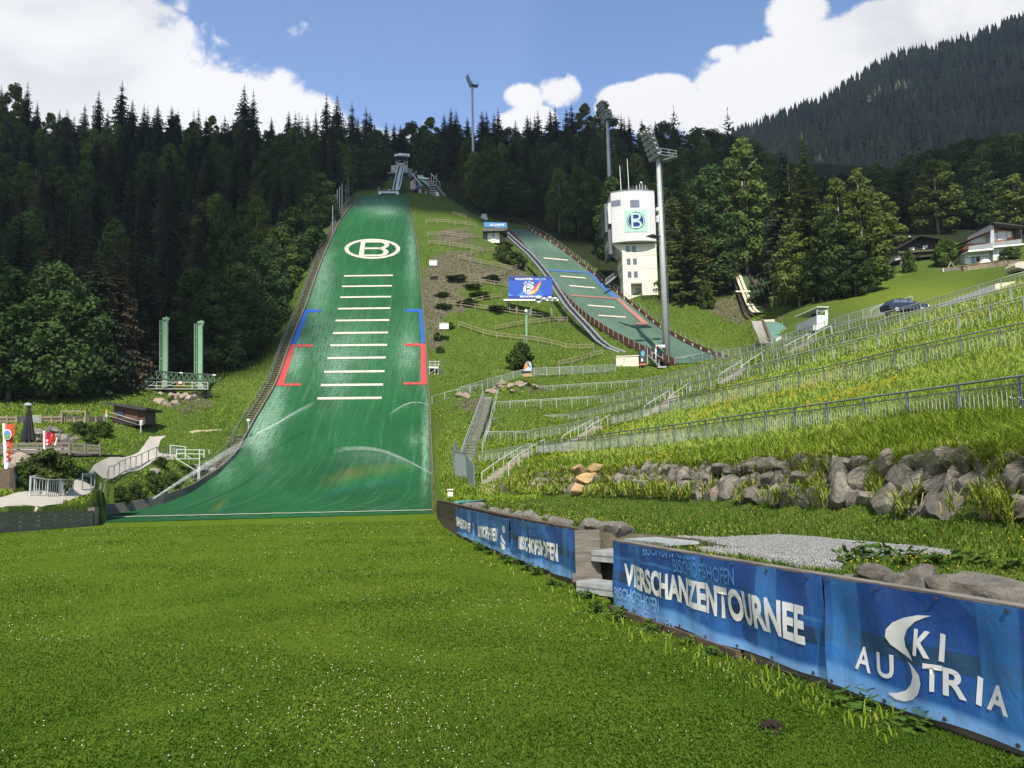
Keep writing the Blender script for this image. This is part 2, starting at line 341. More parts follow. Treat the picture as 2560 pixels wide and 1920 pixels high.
def foliage(name, c, var=.35, rnd=.22, tr=.25):
 m, t, b = nodes(name); k = NT(t); tc = k.n('ShaderNodeTexCoord').outputs['Object']
 oi = k.n('ShaderNodeObjectInfo'); add = k.n('ShaderNodeVectorMath', operation='ADD'); k.set(add.inputs[0], tc)
 cx = k.n('ShaderNodeCombineXYZ'); k.set(cx.inputs[0], k.math('MULTIPLY', oi.outputs['Random'], 60.)); k.set(add.inputs[1], cx.outputs[0])
 f = k.mr(k.noise(add.outputs[0], .55, 4, .6), .3, .7); f2 = k.mr(k.noise(add.outputs[0], 4., 3, .6), .3, .7)
 colr = k.mix(f, tuple(x*(1-var) for x in c), (c[0]*(1+var*1.25), c[1]*(1+var), c[2]*(1+var*.6)))
 colr = k.mix(k.math('MULTIPLY', f2, .45), colr, tuple(x*.62 for x in c))
 hs = k.n('ShaderNodeHueSaturation'); k.set(hs.inputs['Color'], colr)
 k.set(hs.inputs['Value'], k.mr(oi.outputs['Random'], 0, 1, 1-rnd, 1+rnd)); k.set(hs.inputs['Hue'], k.mr(k.math('FRACT', k.math('MULTIPLY', oi.outputs['Random'], 7.3)), 0, 1, .485, .515))
 k.set(b.inputs['Base Color'], hs.outputs[0]); b.inputs['Roughness'].default_value = .7; b.inputs['Specular IOR Level'].default_value = .12
 o = [n for n in t.nodes if n.type == 'OUTPUT_MATERIAL'][0]
 tl = k.n('ShaderNodeBsdfTranslucent'); k.set(tl.inputs[0], hs.outputs[0]); ms = k.n('ShaderNodeMixShader'); ms.inputs[0].default_value = tr
 t.links.new(b.outputs[0], ms.inputs[1]); t.links.new(tl.outputs[0], ms.inputs[2]); t.links.new(ms.outputs[0], o.inputs[0])
 return m
SPRUCE = foliage('spruce_needles', (.036, .058, .030), .4)
SPRUCEB = foliage('browning_spruce_needles', (.075, .064, .038), .4)
BEECH = foliage('beech_leaves', (.052, .096, .026), .4)
BEECHL = foliage('light_green_leaves', (.118, .170, .036), .4)  # light-leaved trees; also lightened to put sunlight into the right-hand crowns
LARCH = foliage('larch_needles', (.10, .145, .038), .4)
BUSH = foliage('bush_leaves', (.06, .10, .022), .45)
WEED = foliage('weed_leaves', (.075, .15, .025), .4, tr=.35)

def grass_mat(name, c, c2, c3, fine=14., patch=.22, attr=True, bump=.8):
 m, t, b = nodes(name); k = NT(t); pos = k.n('ShaderNodeNewGeometry').outputs['Position']
 f = k.mr(k.noise(pos, fine, 5, .7), .28, .72); g = k.mr(k.noise(pos, patch, 5, .6, .4), .35, .65); h = k.mr(k.noise(pos, patch*7, 4, .6), .35, .65)
 colr = k.mix(g, c, c2); colr = k.mix(k.math('MULTIPLY', h, .55), colr, c3); colr = k.mix(k.math('MULTIPLY', f, .6), colr, tuple(x*.45 for x in c))
 if attr:
  a = k.n('ShaderNodeAttribute', attribute_name='zone'); sp = k.n('ShaderNodeSeparateColor'); t.links.new(a.outputs['Color'], sp.inputs[0])
  e = k.mix(k.mr(k.noise(pos, 1.3, 6, .7), .35, .65), (.055, .05, .028), (.135, .12, .095))
  br = k.mr(k.math('ADD', sp.outputs[0], k.math('MULTIPLY', k.math('SUBTRACT', k.noise(pos, .6, 6, .7), .5), 1.3)), .42, .62)
  colr = k.mix(br, colr, e)
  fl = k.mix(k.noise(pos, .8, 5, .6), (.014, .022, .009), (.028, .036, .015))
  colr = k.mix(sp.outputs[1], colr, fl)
  colr = k.mix(k.math('MULTIPLY', sp.outputs[2], .8), colr, k.mix(f, (.12, .17, .022), (.20, .24, .035)))
 k.set(b.inputs['Base Color'], colr); b.inputs['Roughness'].default_value = .95; b.inputs['Specular IOR Level'].default_value = .02
 k.set(b.inputs['Normal'], k.bump(k.math('ADD', k.noise(pos, fine*.6, 6, .75), k.math('MULTIPLY', k.noise(pos, 1.1, 5, .7), 2.)), bump, .12))
 return m
LAWNM = grass_mat('mown_lawn', (.095, .165, .014), (.140, .200, .020), (.075, .140, .014), 22., .35, False, .5)
HILLM = grass_mat('meadow_slope', (.062, .112, .018), (.090, .145, .024), (.085, .115, .030), 3., .12)
def blade_mat(name, c, c2, tip):
 m, t, b = nodes(name); k = NT(t); a = k.n('ShaderNodeAttribute', attribute_name='tint'); sp = k.n('ShaderNodeSeparateColor'); t.links.new(a.outputs['Color'], sp.inputs[0])
 pos = k.n('ShaderNodeNewGeometry').outputs['Position']; g = k.mr(k.noise(pos, .28, 6, .65, .6), .36, .64)
 colr = k.mix(g, c, c2); colr = k.mix(sp.outputs[0], k.mix(.5, colr, tuple(x*.72 for x in c)), colr); colr = k.mix(sp.outputs[1], colr, tip)
 k.set(b.inputs['Base Color'], colr); b.inputs['Roughness'].default_value = .8; b.inputs['Specular IOR Level'].default_value = .04
 o = [n for n in t.nodes if n.type == 'OUTPUT_MATERIAL'][0]
 tl = k.n('ShaderNodeBsdfTranslucent'); k.set(tl.inputs[0], colr); ms = k.n('ShaderNodeMixShader'); ms.inputs[0].default_value = .3
 t.links.new(b.outputs[0], ms.inputs[1]); t.links.new(tl.outputs[0], ms.inputs[2]); t.links.new(ms.outputs[0], o.inputs[0])
 return m
BLADE = blade_mat('lawn_blades', (.052, .120, .014), (.125, .195, .026), (.26, .26, .08))
BLADEL = blade_mat('meadow_blades', (.155, .26, .024), (.23, .31, .038), (.36, .31, .11))
BLADEB = blade_mat('sun_toned_meadow_blades', (.25, .37, .05), (.35, .45, .085), (.50, .45, .18))  # pale dry grass, with strong sun put into the brighter colour
def stone_mat(name, c, c2, vein=.4, scale=1.2):
 m, t, b = nodes(name); k = NT(t); pos = k.n('ShaderNodeTexCoord').outputs['Object']; oi = k.n('ShaderNodeObjectInfo')
 add = k.n('ShaderNodeVectorMath', operation='ADD'); k.set(add.inputs[0], pos); cx = k.n('ShaderNodeCombineXYZ'); k.set(cx.inputs[0], k.math('MULTIPLY', oi.outputs['Random'], 40.)); k.set(add.inputs[1], cx.outputs[0])
 p = add.outputs[0]
 f = k.mr(k.noise(p, scale*1.6, 8, .65, .6), .3, .7); colr = k.mix(f, c, c2)
 st = k.mr(k.noise(k.scale(p, (5, 1.2, 2.5)), scale*2.2, 7, .7, 1.2), .55, .72); colr = k.mix(k.math('MULTIPLY', st, vein), colr, tuple(min(.7, x*1.9) for x in c2))
 dk = k.mr(k.noise(p, scale*5, 6, .7), .5, .75); colr = k.mix(k.math('MULTIPLY', dk, .55), colr, (.05, .048, .042))
 li = k.mr(k.noise(p, scale*1.1, 5, .6), .56, .7); colr = k.mix(k.math('MULTIPLY', li, .5), colr, (.21, .165, .10))
 hs = k.n('ShaderNodeHueSaturation'); k.set(hs.inputs['Color'], colr); k.set(hs.inputs['Value'], k.mr(oi.outputs['Random'], 0, 1, .75, 1.25)); k.set(b.inputs['Base Color'], hs.outputs[0])
 b.inputs['Roughness'].default_value = .8; b.inputs['Specular IOR Level'].default_value = .25
 k.set(b.inputs['Normal'], k.bump(k.noise(p, scale*6, 9, .75, .3), .75, .06)); return m
ROCK = stone_mat('grey_rock', (.095, .090, .080), (.255, .235, .205))
ROCKO = stone_mat('ochre_rock', (.30, .19, .085), (.50, .36, .20), .25)
ROCKW = stone_mat('field_stone', (.20, .16, .12), (.36, .30, .24), .25, 3.)

# ------------------------------------------------------------------ object helpers
def tag(o, label=None, cat=None, group=None, kind=None):
 if label: o['label'] = label
 if cat: o['category'] = cat
 if group: o['group'] = group
 if kind: o['kind'] = kind
 return o
def thing(name, label, cat, loc=(0, 0, 0), group=None, rz=0.):
 o = bpy.data.objects.new(name, None); COL.objects.link(o); o.location = loc; o.rotation_euler.z = rz; o.empty_display_size = .3
 return tag(o, label, cat, group, 'thing')
def origin(o):
 p = Vector((0, 0, 0))
 while o: p += Vector(o.location); o = o.parent
 return p
def np_mesh(name, V, Fc, m=None, smooth=False):
 V = np.asarray(V, float); me = bpy.data.meshes.new(name)
 if isinstance(Fc, np.ndarray) and Fc.ndim == 2:
  k = Fc.shape[1]; me.vertices.add(len(V)); me.vertices.foreach_set('co', V.ravel()); me.loops.add(Fc.size); me.loops.foreach_set('vertex_index', Fc.ravel().astype(np.int32))
  me.polygons.add(len(Fc)); me.polygons.foreach_set('loop_start', np.arange(0, Fc.size, k, dtype=np.int32)); me.update(calc_edges=True)
 else:
  me.from_pydata([tuple(v) for v in V], [], [tuple(f) for f in Fc]); me.update()
 if m: me.materials.append(m)
 if smooth: me.polygons.foreach_set('use_smooth', np.ones(len(me.polygons), bool))
 return me
def obj(name, me, parent=None, loc=(0, 0, 0)):
 o = bpy.data.objects.new(name, me); COL.objects.link(o); o.location = loc
 if parent: o.parent = parent
 return o
class MB:
 def __init__(s): s.v = []; s.f = []
 def add(s, V, Fc):
  n = len(s.v); s.v += [tuple(p) for p in V]; s.f += [tuple(i+n for i in f) for f in Fc]; return s
 def quad(s, a, b, c, d): return s.add([a, b, c, d], [(0, 1, 2, 3)])
 def box(s, c, size, rz=0., tilt=None, bev=0.):
  x, y, z = (q/2 for q in size); V = [Vector((i*x, j*y, k*z)) for k in (-1, 1) for j in (-1, 1) for i in (-1, 1)]
  R = Matrix.Rotation(rz, 3, 'Z')
  if tilt: R = R @ Matrix.Rotation(tilt, 3, 'X')
  return s.add([R@p+Vector(c) for p in V], [(0, 2, 3, 1), (4, 5, 7, 6), (0, 1, 5, 4), (2, 6, 7, 3), (0, 4, 6, 2), (1, 3, 7, 5)])
 def frame_box(s, o, ax, ay, az):
  """box spanned from corner o by three edge vectors"""
  o, ax, ay, az = map(Vector, (o, ax, ay, az))
  V = [o, o+ax, o+ax+ay, o+ay]; V += [p+az for p in V]
  if ax.cross(ay).dot(az) < 0: V = V[4:]+V[:4]
  return s.add(V, [(0, 3, 2, 1), (4, 5, 6, 7), (0, 1, 5, 4), (1, 2, 6, 5), (2, 3, 7, 6), (3, 0, 4, 7)])
 def tube(s, pts, r, n=6, cap=True):
  pts = [Vector(p) for p in pts]; rr = r if isinstance(r, (list, tuple)) else [r]*len(pts); V = []
  for i, p in enumerate(pts):
   t = (pts[min(i+1, len(pts)-1)]-pts[max(i-1, 0)])
   t = t.normalized() if t.length > 1e-9 else Vector((0, 0, 1))
   a = t.cross(Vector((0, 0, 1)) if abs(t.z) < .95 else Vector((1, 0, 0))).normalized(); b = t.cross(a)
   V += [p+(a*math.cos(2*math.pi*k/n)+b*math.sin(2*math.pi*k/n))*rr[i] for k in range(n)]
  Fc = [(i*n+k, i*n+(k+1) % n, (i+1)*n+(k+1) % n, (i+1)*n+k) for i in range(len(pts)-1) for k in range(n)]
  if cap: Fc += [tuple(range(n))[::-1], tuple(range((len(pts)-1)*n, len(pts)*n))]
  return s.add(V, Fc)
 def bar(s, a, b, w, h=None):
  """square bar between two points"""
  a, b = Vector(a), Vector(b); h = h or w; t = (b-a).normalized(); x = t.cross(Vector((0, 0, 1)) if abs(t.z) < .98 else Vector((0, 1, 0))).normalized(); y = t.cross(x)
  return s.frame_box(a-x*w/2-y*h/2, x*w, y*h, b-a)
 def prism(s, poly, vec):
  """polygon (list of points) pushed along vec"""
  P = [Vector(p) for p in poly]; n = len(P); v = Vector(vec)
  return s.add(P+[p+v for p in P], [tuple(range(n))[::-1], tuple(range(n, 2*n))]+[(i, (i+1) % n, n+(i+1) % n, n+i) for i in range(n)])
 def lathe(s, c, prof, n=16):
  c = Vector(c); V = [c+Vector((r*math.cos(2*math.pi*k/n), r*math.sin(2*math.pi*k/n), z)) for r, z in prof for k in range(n)]
  Fc = [(i*n+k, i*n+(k+1) % n, (i+1)*n+(k+1) % n, (i+1)*n+k) for i in range(len(prof)-1) for k in range(n)]
  return s.add(V, Fc+[tuple(range(n))[::-1], tuple(range((len(prof)-1)*n, len(prof)*n))])
 def build(s, name, m, parent=None, smooth=False, at=None, fix=True, label=None):
  w = origin(parent) if parent else Vector((0, 0, 0))
  if parent is None:
   at = Vector(at) if at is not None else sum((Vector(p) for p in s.v), Vector())/max(1, len(s.v))
   w = at
  me = np_mesh(name, [Vector(p)-w for p in s.v], s.f, m, smooth)
  if fix:
   bm = bmesh.new(); bm.from_mesh(me); bmesh.ops.recalc_face_normals(bm, faces=bm.faces); bm.to_mesh(me); bm.free()
   if smooth: me.polygons.foreach_set('use_smooth', np.ones(len(me.polygons), bool))
  o = obj(name, me, parent, (0, 0, 0) if parent else at)
  if label: o['label'] = label
  return o
def polyline(pts, step):
 pts = [Vector(p) for p in pts]; L_ = [0]
 for a, b in zip(pts[:-1], pts[1:]): L_.append(L_[-1]+(b-a).length)
 n = max(1, round(L_[-1]/step)); out = []
 for i in range(n+1):
  t = L_[-1]*i/n; k = min(max(0, int(np.searchsorted(L_, t))-1), len(pts)-2); seg = L_[k+1]-L_[k]
  out.append(pts[k].lerp(pts[k+1], (t-L_[k])/seg if seg > 0 else 0))
 return out
POSTS = {}
def fence(name, label, cat, foot, h, step, rails, rail_r, post, m, mp=None, bars=None, bar_r=.009, group=None, drop=.25, flat_rail=False, net=None, barm=None, follow=True):
 """railing along foot points: posts (own meshes), rails (one mesh each), one infill mesh"""
 pts = polyline(foot, step)
 if follow: pts = [Vector((p.x, p.y, g1(p.x, p.y))) if follow is True else p for p in pts]
 root = thing(name, label, cat, pts[len(pts)//2], group); w = Vector(pts[len(pts)//2])
 key = (round(h, 2), post, (mp or m).name)
 if key not in POSTS:
  b = MB(); b.box((0, 0, (h-drop)/2), (post[0], post[1], h+drop)); POSTS[key] = np_mesh('post', b.v, b.f, mp or m)
 for i, p in enumerate(pts[:100]):
  a, c = pts[max(0, i-1)], pts[min(len(pts)-1, i+1)]
  o = obj('post', POSTS[key], root, p-w); o.rotation_euler.z = math.atan2(c.y-a.y, c.x-a.x)
 for hz in rails:
  b = MB()
  if flat_rail:
   for p, q in zip(pts[:-1], pts[1:]): b.bar(p+Vector((0, 0, hz)), q+Vector((0, 0, hz)), rail_r[0], rail_r[1])
  else: b.tube([p+Vector((0, 0, hz)) for p in pts], rail_r if hz == rails[0] else rail_r*.6, 6)
  b.build('rail', m, root, smooth=not flat_rail)
 if bars:
  b = MB(); lo, hi, sp = bars; q = polyline(pts, sp); V = []; Fc = []
  for p in q:
   n = len(V); x, y, z = p; r = bar_r
   V += [(x-r, y-r, z+lo), (x+r, y-r, z+lo), (x+r, y+r, z+lo), (x-r, y+r, z+lo), (x-r, y-r, z+hi), (x+r, y-r, z+hi), (x+r, y+r, z+hi), (x-r, y+r, z+hi)]
   Fc += [(n, n+1, n+5, n+4), (n+1, n+2, n+6, n+5), (n+2, n+3, n+7, n+6), (n+3, n, n+4, n+7)]
  b.v, b.f = V, Fc; b.build('bar_infill', barm or m, root, fix=False)
 return root
def text2d(s, bold=0., xs=1., shear=0., spacing=1.):
 """flat letters as (points, faces), normalised to height 1 (capital), starting at x = 0"""
 cu = bpy.data.curves.new('t', 'FONT'); cu.body = s; cu.size = 1; cu.offset = bold; cu.resolution_u = 4; cu.space_character = spacing; cu.shear = shear
 o = bpy.data.objects.new('t', cu); COL.objects.link(o); dg = bpy.context.evaluated_depsgraph_get(); me = bpy.data.meshes.new_from_object(o.evaluated_get(dg))
 bm = bmesh.new(); bm.from_mesh(me); bmesh.ops.triangulate(bm, faces=bm.faces)
 V = [(v.co.x, v.co.y) for v in bm.verts]; Fc = [[v.index for v in f.verts] for f in bm.faces]; bm.free()
 bpy.data.objects.remove(o); bpy.data.curves.remove(cu); bpy.data.meshes.remove(me)
 V = np.array(V); x0, y0 = V[:, 0].min(), V[:, 1].min(); y1 = V[:, 1].max()
 V = (V-[x0, y0])/(y1-y0); V[:, 0] *= xs
 return V, Fc
def densify(V, Fc, mx):
 bm = bmesh.new(); vs = [bm.verts.new((x, y, 0)) for x, y in V]
 for f in Fc:
  try: bm.faces.new([vs[i] for i in f])
  except ValueError: pass
 for _ in range(5):
  e = [e for e in bm.edges if e.calc_length() > mx]
  if not e: break
  bmesh.ops.subdivide_edges(bm, edges=e, cuts=1); bmesh.ops.triangulate(bm, faces=bm.faces)
 bm.verts.index_update(); V2 = np.array([(v.co.x, v.co.y) for v in bm.verts]); F2 = [[v.index for v in f.verts] for f in bm.faces]; bm.free()
 return V2, F2
# ------------------------------------------------------------------ ground, lawn
def in_poly(px, py, poly):
 ins = np.zeros(np.shape(px), bool)
 for (x0, y0), (x1, y1) in zip(poly, poly[1:]+poly[:1]):
  c = ((y0 > py) != (y1 > py)) & (px < (x1-x0)*(py-y0)/(y1-y0+1e-12)+x0); ins ^= c
 return ins
def proj_np(X, Y, Z):
 q = np.stack([X, Y, Z-EYE], -1); z = q@np.array(F0); return CX+F*(q@np.array(RC))/z, CY-F*(q@np.array(UC))/z
GPX, GPY = proj_np(XX, YY, TZ)
def blob(x, y, rx, ry, s=1.): return s*np.exp(-(((GPX-x)/rx)**2+((GPY-y)/ry)**2))
bare = sum(blob(*b) for b in [(1130, 668, 45, 30, .75), (1095, 725, 40, 45, .6), (1190, 690, 60, 18, .6), (1290, 690, 45, 24, .55), (1145, 760, 40, 18, .6), (1085, 800, 18, 50, .6), (1090, 860, 18, 24, .5), (1130, 590, 50, 16, .5), (1340, 740, 20, 30, .5), (1400, 800, 24, 16, .6), (1820, 770, 45, 30, .9), (1850, 745, 25, 60, 1.), (1900, 730, 25, 60, .9), (1950, 795, 22, 14, .6), (1340, 975, 100, 16, .5), (1180, 1010, 50, 20, .7), (1236, 1215, 26, 16, .8), (1210, 1060, 8, 90, .6), (480, 1010, 60, 26, .8), (165, 1095, 60, 22, .6), (1290, 1225, 60, 14, .4)])
strip = (XX > xBL(YY)) & (XX < xBL(YY)+1.6+.02*YY) & (YY < 40) & (YY > 10); bare = np.maximum(bare, strip*.55)
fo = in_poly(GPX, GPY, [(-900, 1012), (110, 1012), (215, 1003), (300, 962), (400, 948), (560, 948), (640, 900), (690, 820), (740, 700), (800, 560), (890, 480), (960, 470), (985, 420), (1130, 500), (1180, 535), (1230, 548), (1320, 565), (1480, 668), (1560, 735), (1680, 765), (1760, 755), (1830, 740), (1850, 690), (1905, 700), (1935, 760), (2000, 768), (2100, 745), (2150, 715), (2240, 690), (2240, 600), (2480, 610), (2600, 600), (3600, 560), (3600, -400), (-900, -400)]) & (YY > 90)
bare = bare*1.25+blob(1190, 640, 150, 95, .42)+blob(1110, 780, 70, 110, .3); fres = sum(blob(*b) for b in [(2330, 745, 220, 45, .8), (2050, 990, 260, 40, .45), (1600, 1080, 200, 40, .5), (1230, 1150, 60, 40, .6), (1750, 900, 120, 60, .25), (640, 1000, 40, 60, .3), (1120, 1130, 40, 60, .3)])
idx = np.arange(NU*NS).reshape(NS, NU)
Q = np.stack([idx[:-1, :-1], idx[:-1, 1:], idx[1:, 1:], idx[1:, :-1]], -1).reshape(-1, 4)
ql = (LAWN[:-1, :-1] & LAWN[:-1, 1:] & LAWN[1:, 1:] & LAWN[1:, :-1]).ravel()
GV = np.stack([XX, YY, TZ], -1).reshape(-1, 3)
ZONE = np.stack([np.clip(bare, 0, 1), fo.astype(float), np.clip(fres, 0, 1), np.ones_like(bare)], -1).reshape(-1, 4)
def ground_piece(name, sel, m):
 q = Q[sel]; used = np.unique(q); rem = np.full(NU*NS, -1); rem[used] = np.arange(len(used))
 me = np_mesh(name, GV[used], rem[q], m, True); at = me.color_attributes.new('zone', 'FLOAT_COLOR', 'POINT'); at.data.foreach_set('color', ZONE[used].ravel().astype(np.float32))
 return tag(obj(name, me), kind='structure')
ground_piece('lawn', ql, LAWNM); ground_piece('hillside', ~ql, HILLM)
tag(obj('ground', np_mesh('ground', [(-4000, -4000, -6), (4000, -4000, -6), (4000, 5000, -6), (-4000, 5000, -6)], [(0, 1, 2, 3)], HILLM)), kind='structure')  # unseen sheet below everything, added to bounce light

# ------------------------------------------------------------------ the two jumping hills
def hill_mat(name, c, pale, rowm, amt):
 m, t, b = nodes(name); k = NT(t); uv = k.n('ShaderNodeUVMap').outputs[0]; sp = k.n('ShaderNodeSeparateXYZ'); t.links.new(uv, sp.inputs[0])
 st = k.noise(k.scale(uv, (1.6, .05, 1)), 1., 7, .7); st2 = k.noise(k.scale(uv, (3.6, .28, 1)), 1., 5, .65); big = k.noise(k.scale(uv, (.09, .05, 1)), 1., 5, .6); spk = k.noise(k.scale(uv, (7, 1.6, 1)), 1., 3, .6)
 f = k.mr(big, .3, .7); colr = k.mix(f, tuple(x*.72 for x in c), tuple(x*1.25 for x in c))
 colr = k.mix(k.mr(st, .5, .78, 0., amt), colr, pale)
 a = k.n('ShaderNodeAttribute', attribute_name='worn'); wr = k.math('MULTIPLY', a.outputs['Fac'], k.mr(st2, .34, .62))
 colr = k.mix(wr, colr, pale)
 colr = k.mix(k.math('MULTIPLY', k.mr(k.math('MULTIPLY', spk, k.math('ADD', a.outputs['Fac'], .72)), .60, .72), .5), colr, pale)
 rows = k.math('SINE', k.math('MULTIPLY', sp.outputs[1], 2*math.pi/rowm)); r2 = k.mr(rows, -.2, 1.); colr = k.mix(k.math('MULTIPLY', r2, .33), colr, tuple(x*.45 for x in c))
 k.set(b.inputs['Base Color'], colr); b.inputs['Roughness'].default_value = .8; b.inputs['Specular IOR Level'].default_value = .10
 k.set(b.inputs['Normal'], k.bump(k.math('ADD', rows, k.math('MULTIPLY', spk, 2.)), .5, .06)); return m
MATG = hill_mat('green_jump_matting', (.014, .090, .030), (.19, .33, .24), .55, .24)
MATGS = hill_mat('faded_green_matting', (.070, .135, .100), (.19, .27, .22), .6, .45)
def strip_mesh(name, H, m, nu, worn):
 V = []; UVs = []; v = 0.; WN = []
 for i, (a, b) in enumerate(H):
  if i: v += ((a+b)/2-(H[i-1][0]+H[i-1][1])/2).length
  for j in range(nu+1):
   p = a.lerp(b, j/nu); V.append(p); UVs.append((j/nu*(b-a).length, v)); WN.append(worn(*proj(p)))
 Fc = [(i*(nu+1)+j, i*(nu+1)+j+1, (i+1)*(nu+1)+j+1, (i+1)*(nu+1)+j) for i in range(len(H)-1) for j in range(nu)]
 me = np_mesh(name, V, Fc, m, True); uv = me.uv_layers.new(name='UVMap')
 for lp in me.loops: uv.data[lp.index].uv = UVs[lp.vertex_index]
 at = me.attributes.new('worn', 'FLOAT', 'POINT'); at.data.foreach_set('value', np.array(WN, np.float32)); return me
def gb(x, y, cx, cy, rx, ry, s): return s*math.exp(-((x-cx)/rx)**2-((y-cy)/ry)**2)
worn_big = lambda x, y: min(1, sum(gb(x, y, *b) for b in [(650, 1075, 32, 70, 1.1), (690, 1000, 22, 70, .7), (735, 890, 26, 60, .8), (810, 660, 28, 90, .45), (1030, 640, 14, 110, .55), (880, 860, 90, 70, .42), (840, 945, 40, 70, .5), (1020, 880, 30, 60, .6), (1066, 1110, 7, 120, 1.2), (1035, 1100, 18, 18, .5), (1060, 940, 10, 40, .5), (940, 510, 80, 16, .7), (965, 530, 40, 12, .5), (790, 760, 30, 120, .35), (560, 1180, 30, 40, .5)]))
def surf_hit(H, px, py, lift=.03):
 """point of a jumping hill's deck seen at a picture point"""
 a, e = ray(px, py)
 for (p, q), (r, s) in zip(H[:-1], H[1:]):
  # intersect with the plane of this station strip
  n = (s-p).cross(r-q)
  if n.z < 0: n = -n
  n.normalize(); dr = Vector((a, 1, e)); o = Vector((0, 0, EYE)); den = dr.dot(n)
  if abs(den) < 1e-9: continue
  t = ((p+q+r+s)/4-o).dot(n)/den; w = o+dr*t
  m0, m1 = (p+q)/2, (r+s)/2; ax = m1-m0; ax.z = 0; k = (w-m0).dot(ax)/ax.length_squared if ax.length else 0
  if -.02 <= k <= 1.02: return w+n*lift
 return None
def clip_edge(H, poly, lift=.03): return [p for p in (surf_hit(H, x, y, lift) for x, y in poly) if p is not None]
def mark(H, name, quads, m, parent, lift=.06, nx=8, ny=8):
 """painted mark: picture quads laid on the deck"""
 b = MB()
 for q in quads:
  q = [Vector((x, y, 0)) for x, y in q]; G = []
  for j in range(ny+1):
   for i in range(nx+1):
    t = q[0].lerp(q[1], i/nx).lerp(q[3].lerp(q[2], i/nx), j/ny); G.append(surf_hit(H, t.x, t.y, lift))
  if any(g is None for g in G): continue
  b.add(G, [(j*(nx+1)+i, j*(nx+1)+i+1, (j+1)*(nx+1)+i+1, (j+1)*(nx+1)+i) for j in range(ny) for i in range(nx)])
 return b.build(name, m, parent)
LINEW = mat('worn_white_plastic', (.50, .465, .40), .6, .2, 2.5)
BLUEP = mat('blue_plastic', (.018, .09, .40), .55, .15, 3)
REDP = mat('red_plastic', (.42, .055, .05), .55, .2, 3)
def boards(H, side, name, m, parent, hh, lo=-.7, th=.1, i0=0, i1=None):
 """plank wall along one edge of the deck"""
 E = [(h[0] if side < 0 else h[1]) for h in H][i0:i1]; b = MB(); V = []
 for i, p in enumerate(E):
  h = H[i0+i]; o = (h[0]-h[1]).normalized()*(1 if side < 0 else -1)
  V += [p+o*.02+Vector((0, 0, lo)), p+o*(.02+th)+Vector((0, 0, lo)), p+o*(.02+th)+Vector((0, 0, hh)), p+o*.02+Vector((0, 0, hh))]
 Fc = [(4*i+k, 4*i+(k+1) % 4, 4*i+4+(k+1) % 4, 4*i+4+k) for i in range(len(E)-1) for k in range(4)] + [(0, 1, 2, 3), tuple(range(len(V)-4, len(V)))]
 return b.add(V, Fc).build(name, m, parent)
bigh = thing('ski_jump_hill', 'large green matted ski jumping hill with white distance lines and a ringed letter emblem', 'ski jump', (HB[0][0]+HB[0][1])/2)
HBX = [(HB[0][0]+Vector((-1.5, -6, 0)), HB[0][1]+Vector((.4, -1.2, 0)))] + HB       # the last mats run out on to the lawn
for h_ in HBX[:1]: 
 for q_ in h_: q_.z = float(z_lawn(q_.y))+.03
me_ = strip_mesh('landing_slope', HBX, MATG, 40, worn_big)
w_ = origin(bigh); me_.transform(Matrix.Translation(-w_)); obj('landing_slope', me_, bigh)
for x0, x1, y in [(508, 746, 467), (498, 741, 518), (489, 737, 571), (478, 733, 627), (466, 728, 685), (453, 722, 746), (441, 718, 806), (427, 711, 868), (411, 705, 935), (395, 698, 1000), (377, 691, 1065)]:
 h_ = 3.2+(y-467)/250
 mark(HB, 'distance_line', [ZM([(x0, y-h_+2), (x1, y-h_-1), (x1, y+h_-1), (x0, y+h_+2)])], LINEW, bigh)
mark(HB, 'blue_bracket', [ZM([(312, 632), (400, 633), (396, 645), (307, 645)]), ZM([(310, 645), (333, 645), (273, 803), (246, 803)])], BLUEP, bigh)
mark(HB, 'blue_bracket', [ZM([(808, 631), (893, 631), (894, 643), (809, 643)]), ZM([(874, 643), (892, 643), (910, 797), (884, 797)])], BLUEP, bigh)
mark(HB, 'red_bracket', [ZM([(247, 803), (357, 803), (353, 815), (241, 815)]), ZM([(243, 815), (268, 815), (214, 994), (177, 994)]), ZM([(178, 994), (299, 994), (297, 1005), (174, 1005)])], REDP, bigh)
mark(HB, 'red_bracket', [ZM([(802, 799), (909, 799), (910, 811), (803, 811)]), ZM([(881, 811), (908, 811), (913, 989), (883, 989)]), ZM([(796, 988), (912, 988), (913, 999), (797, 999)])], REDP, bigh)
b = MB(); V = [HB[0][0].lerp(HB[1][0], t).lerp(HB[0][1].lerp(HB[1][1], t), q/30)+Vector((0, 0, .05+.012*math.sin(q*2.1))) for t in (.50, .62) for q in range(1, 31)]; b.add(V, [(q, q+1, 31+q, 30+q) for q in range(29)]); b.build('finish_line', LINEW, bigh)
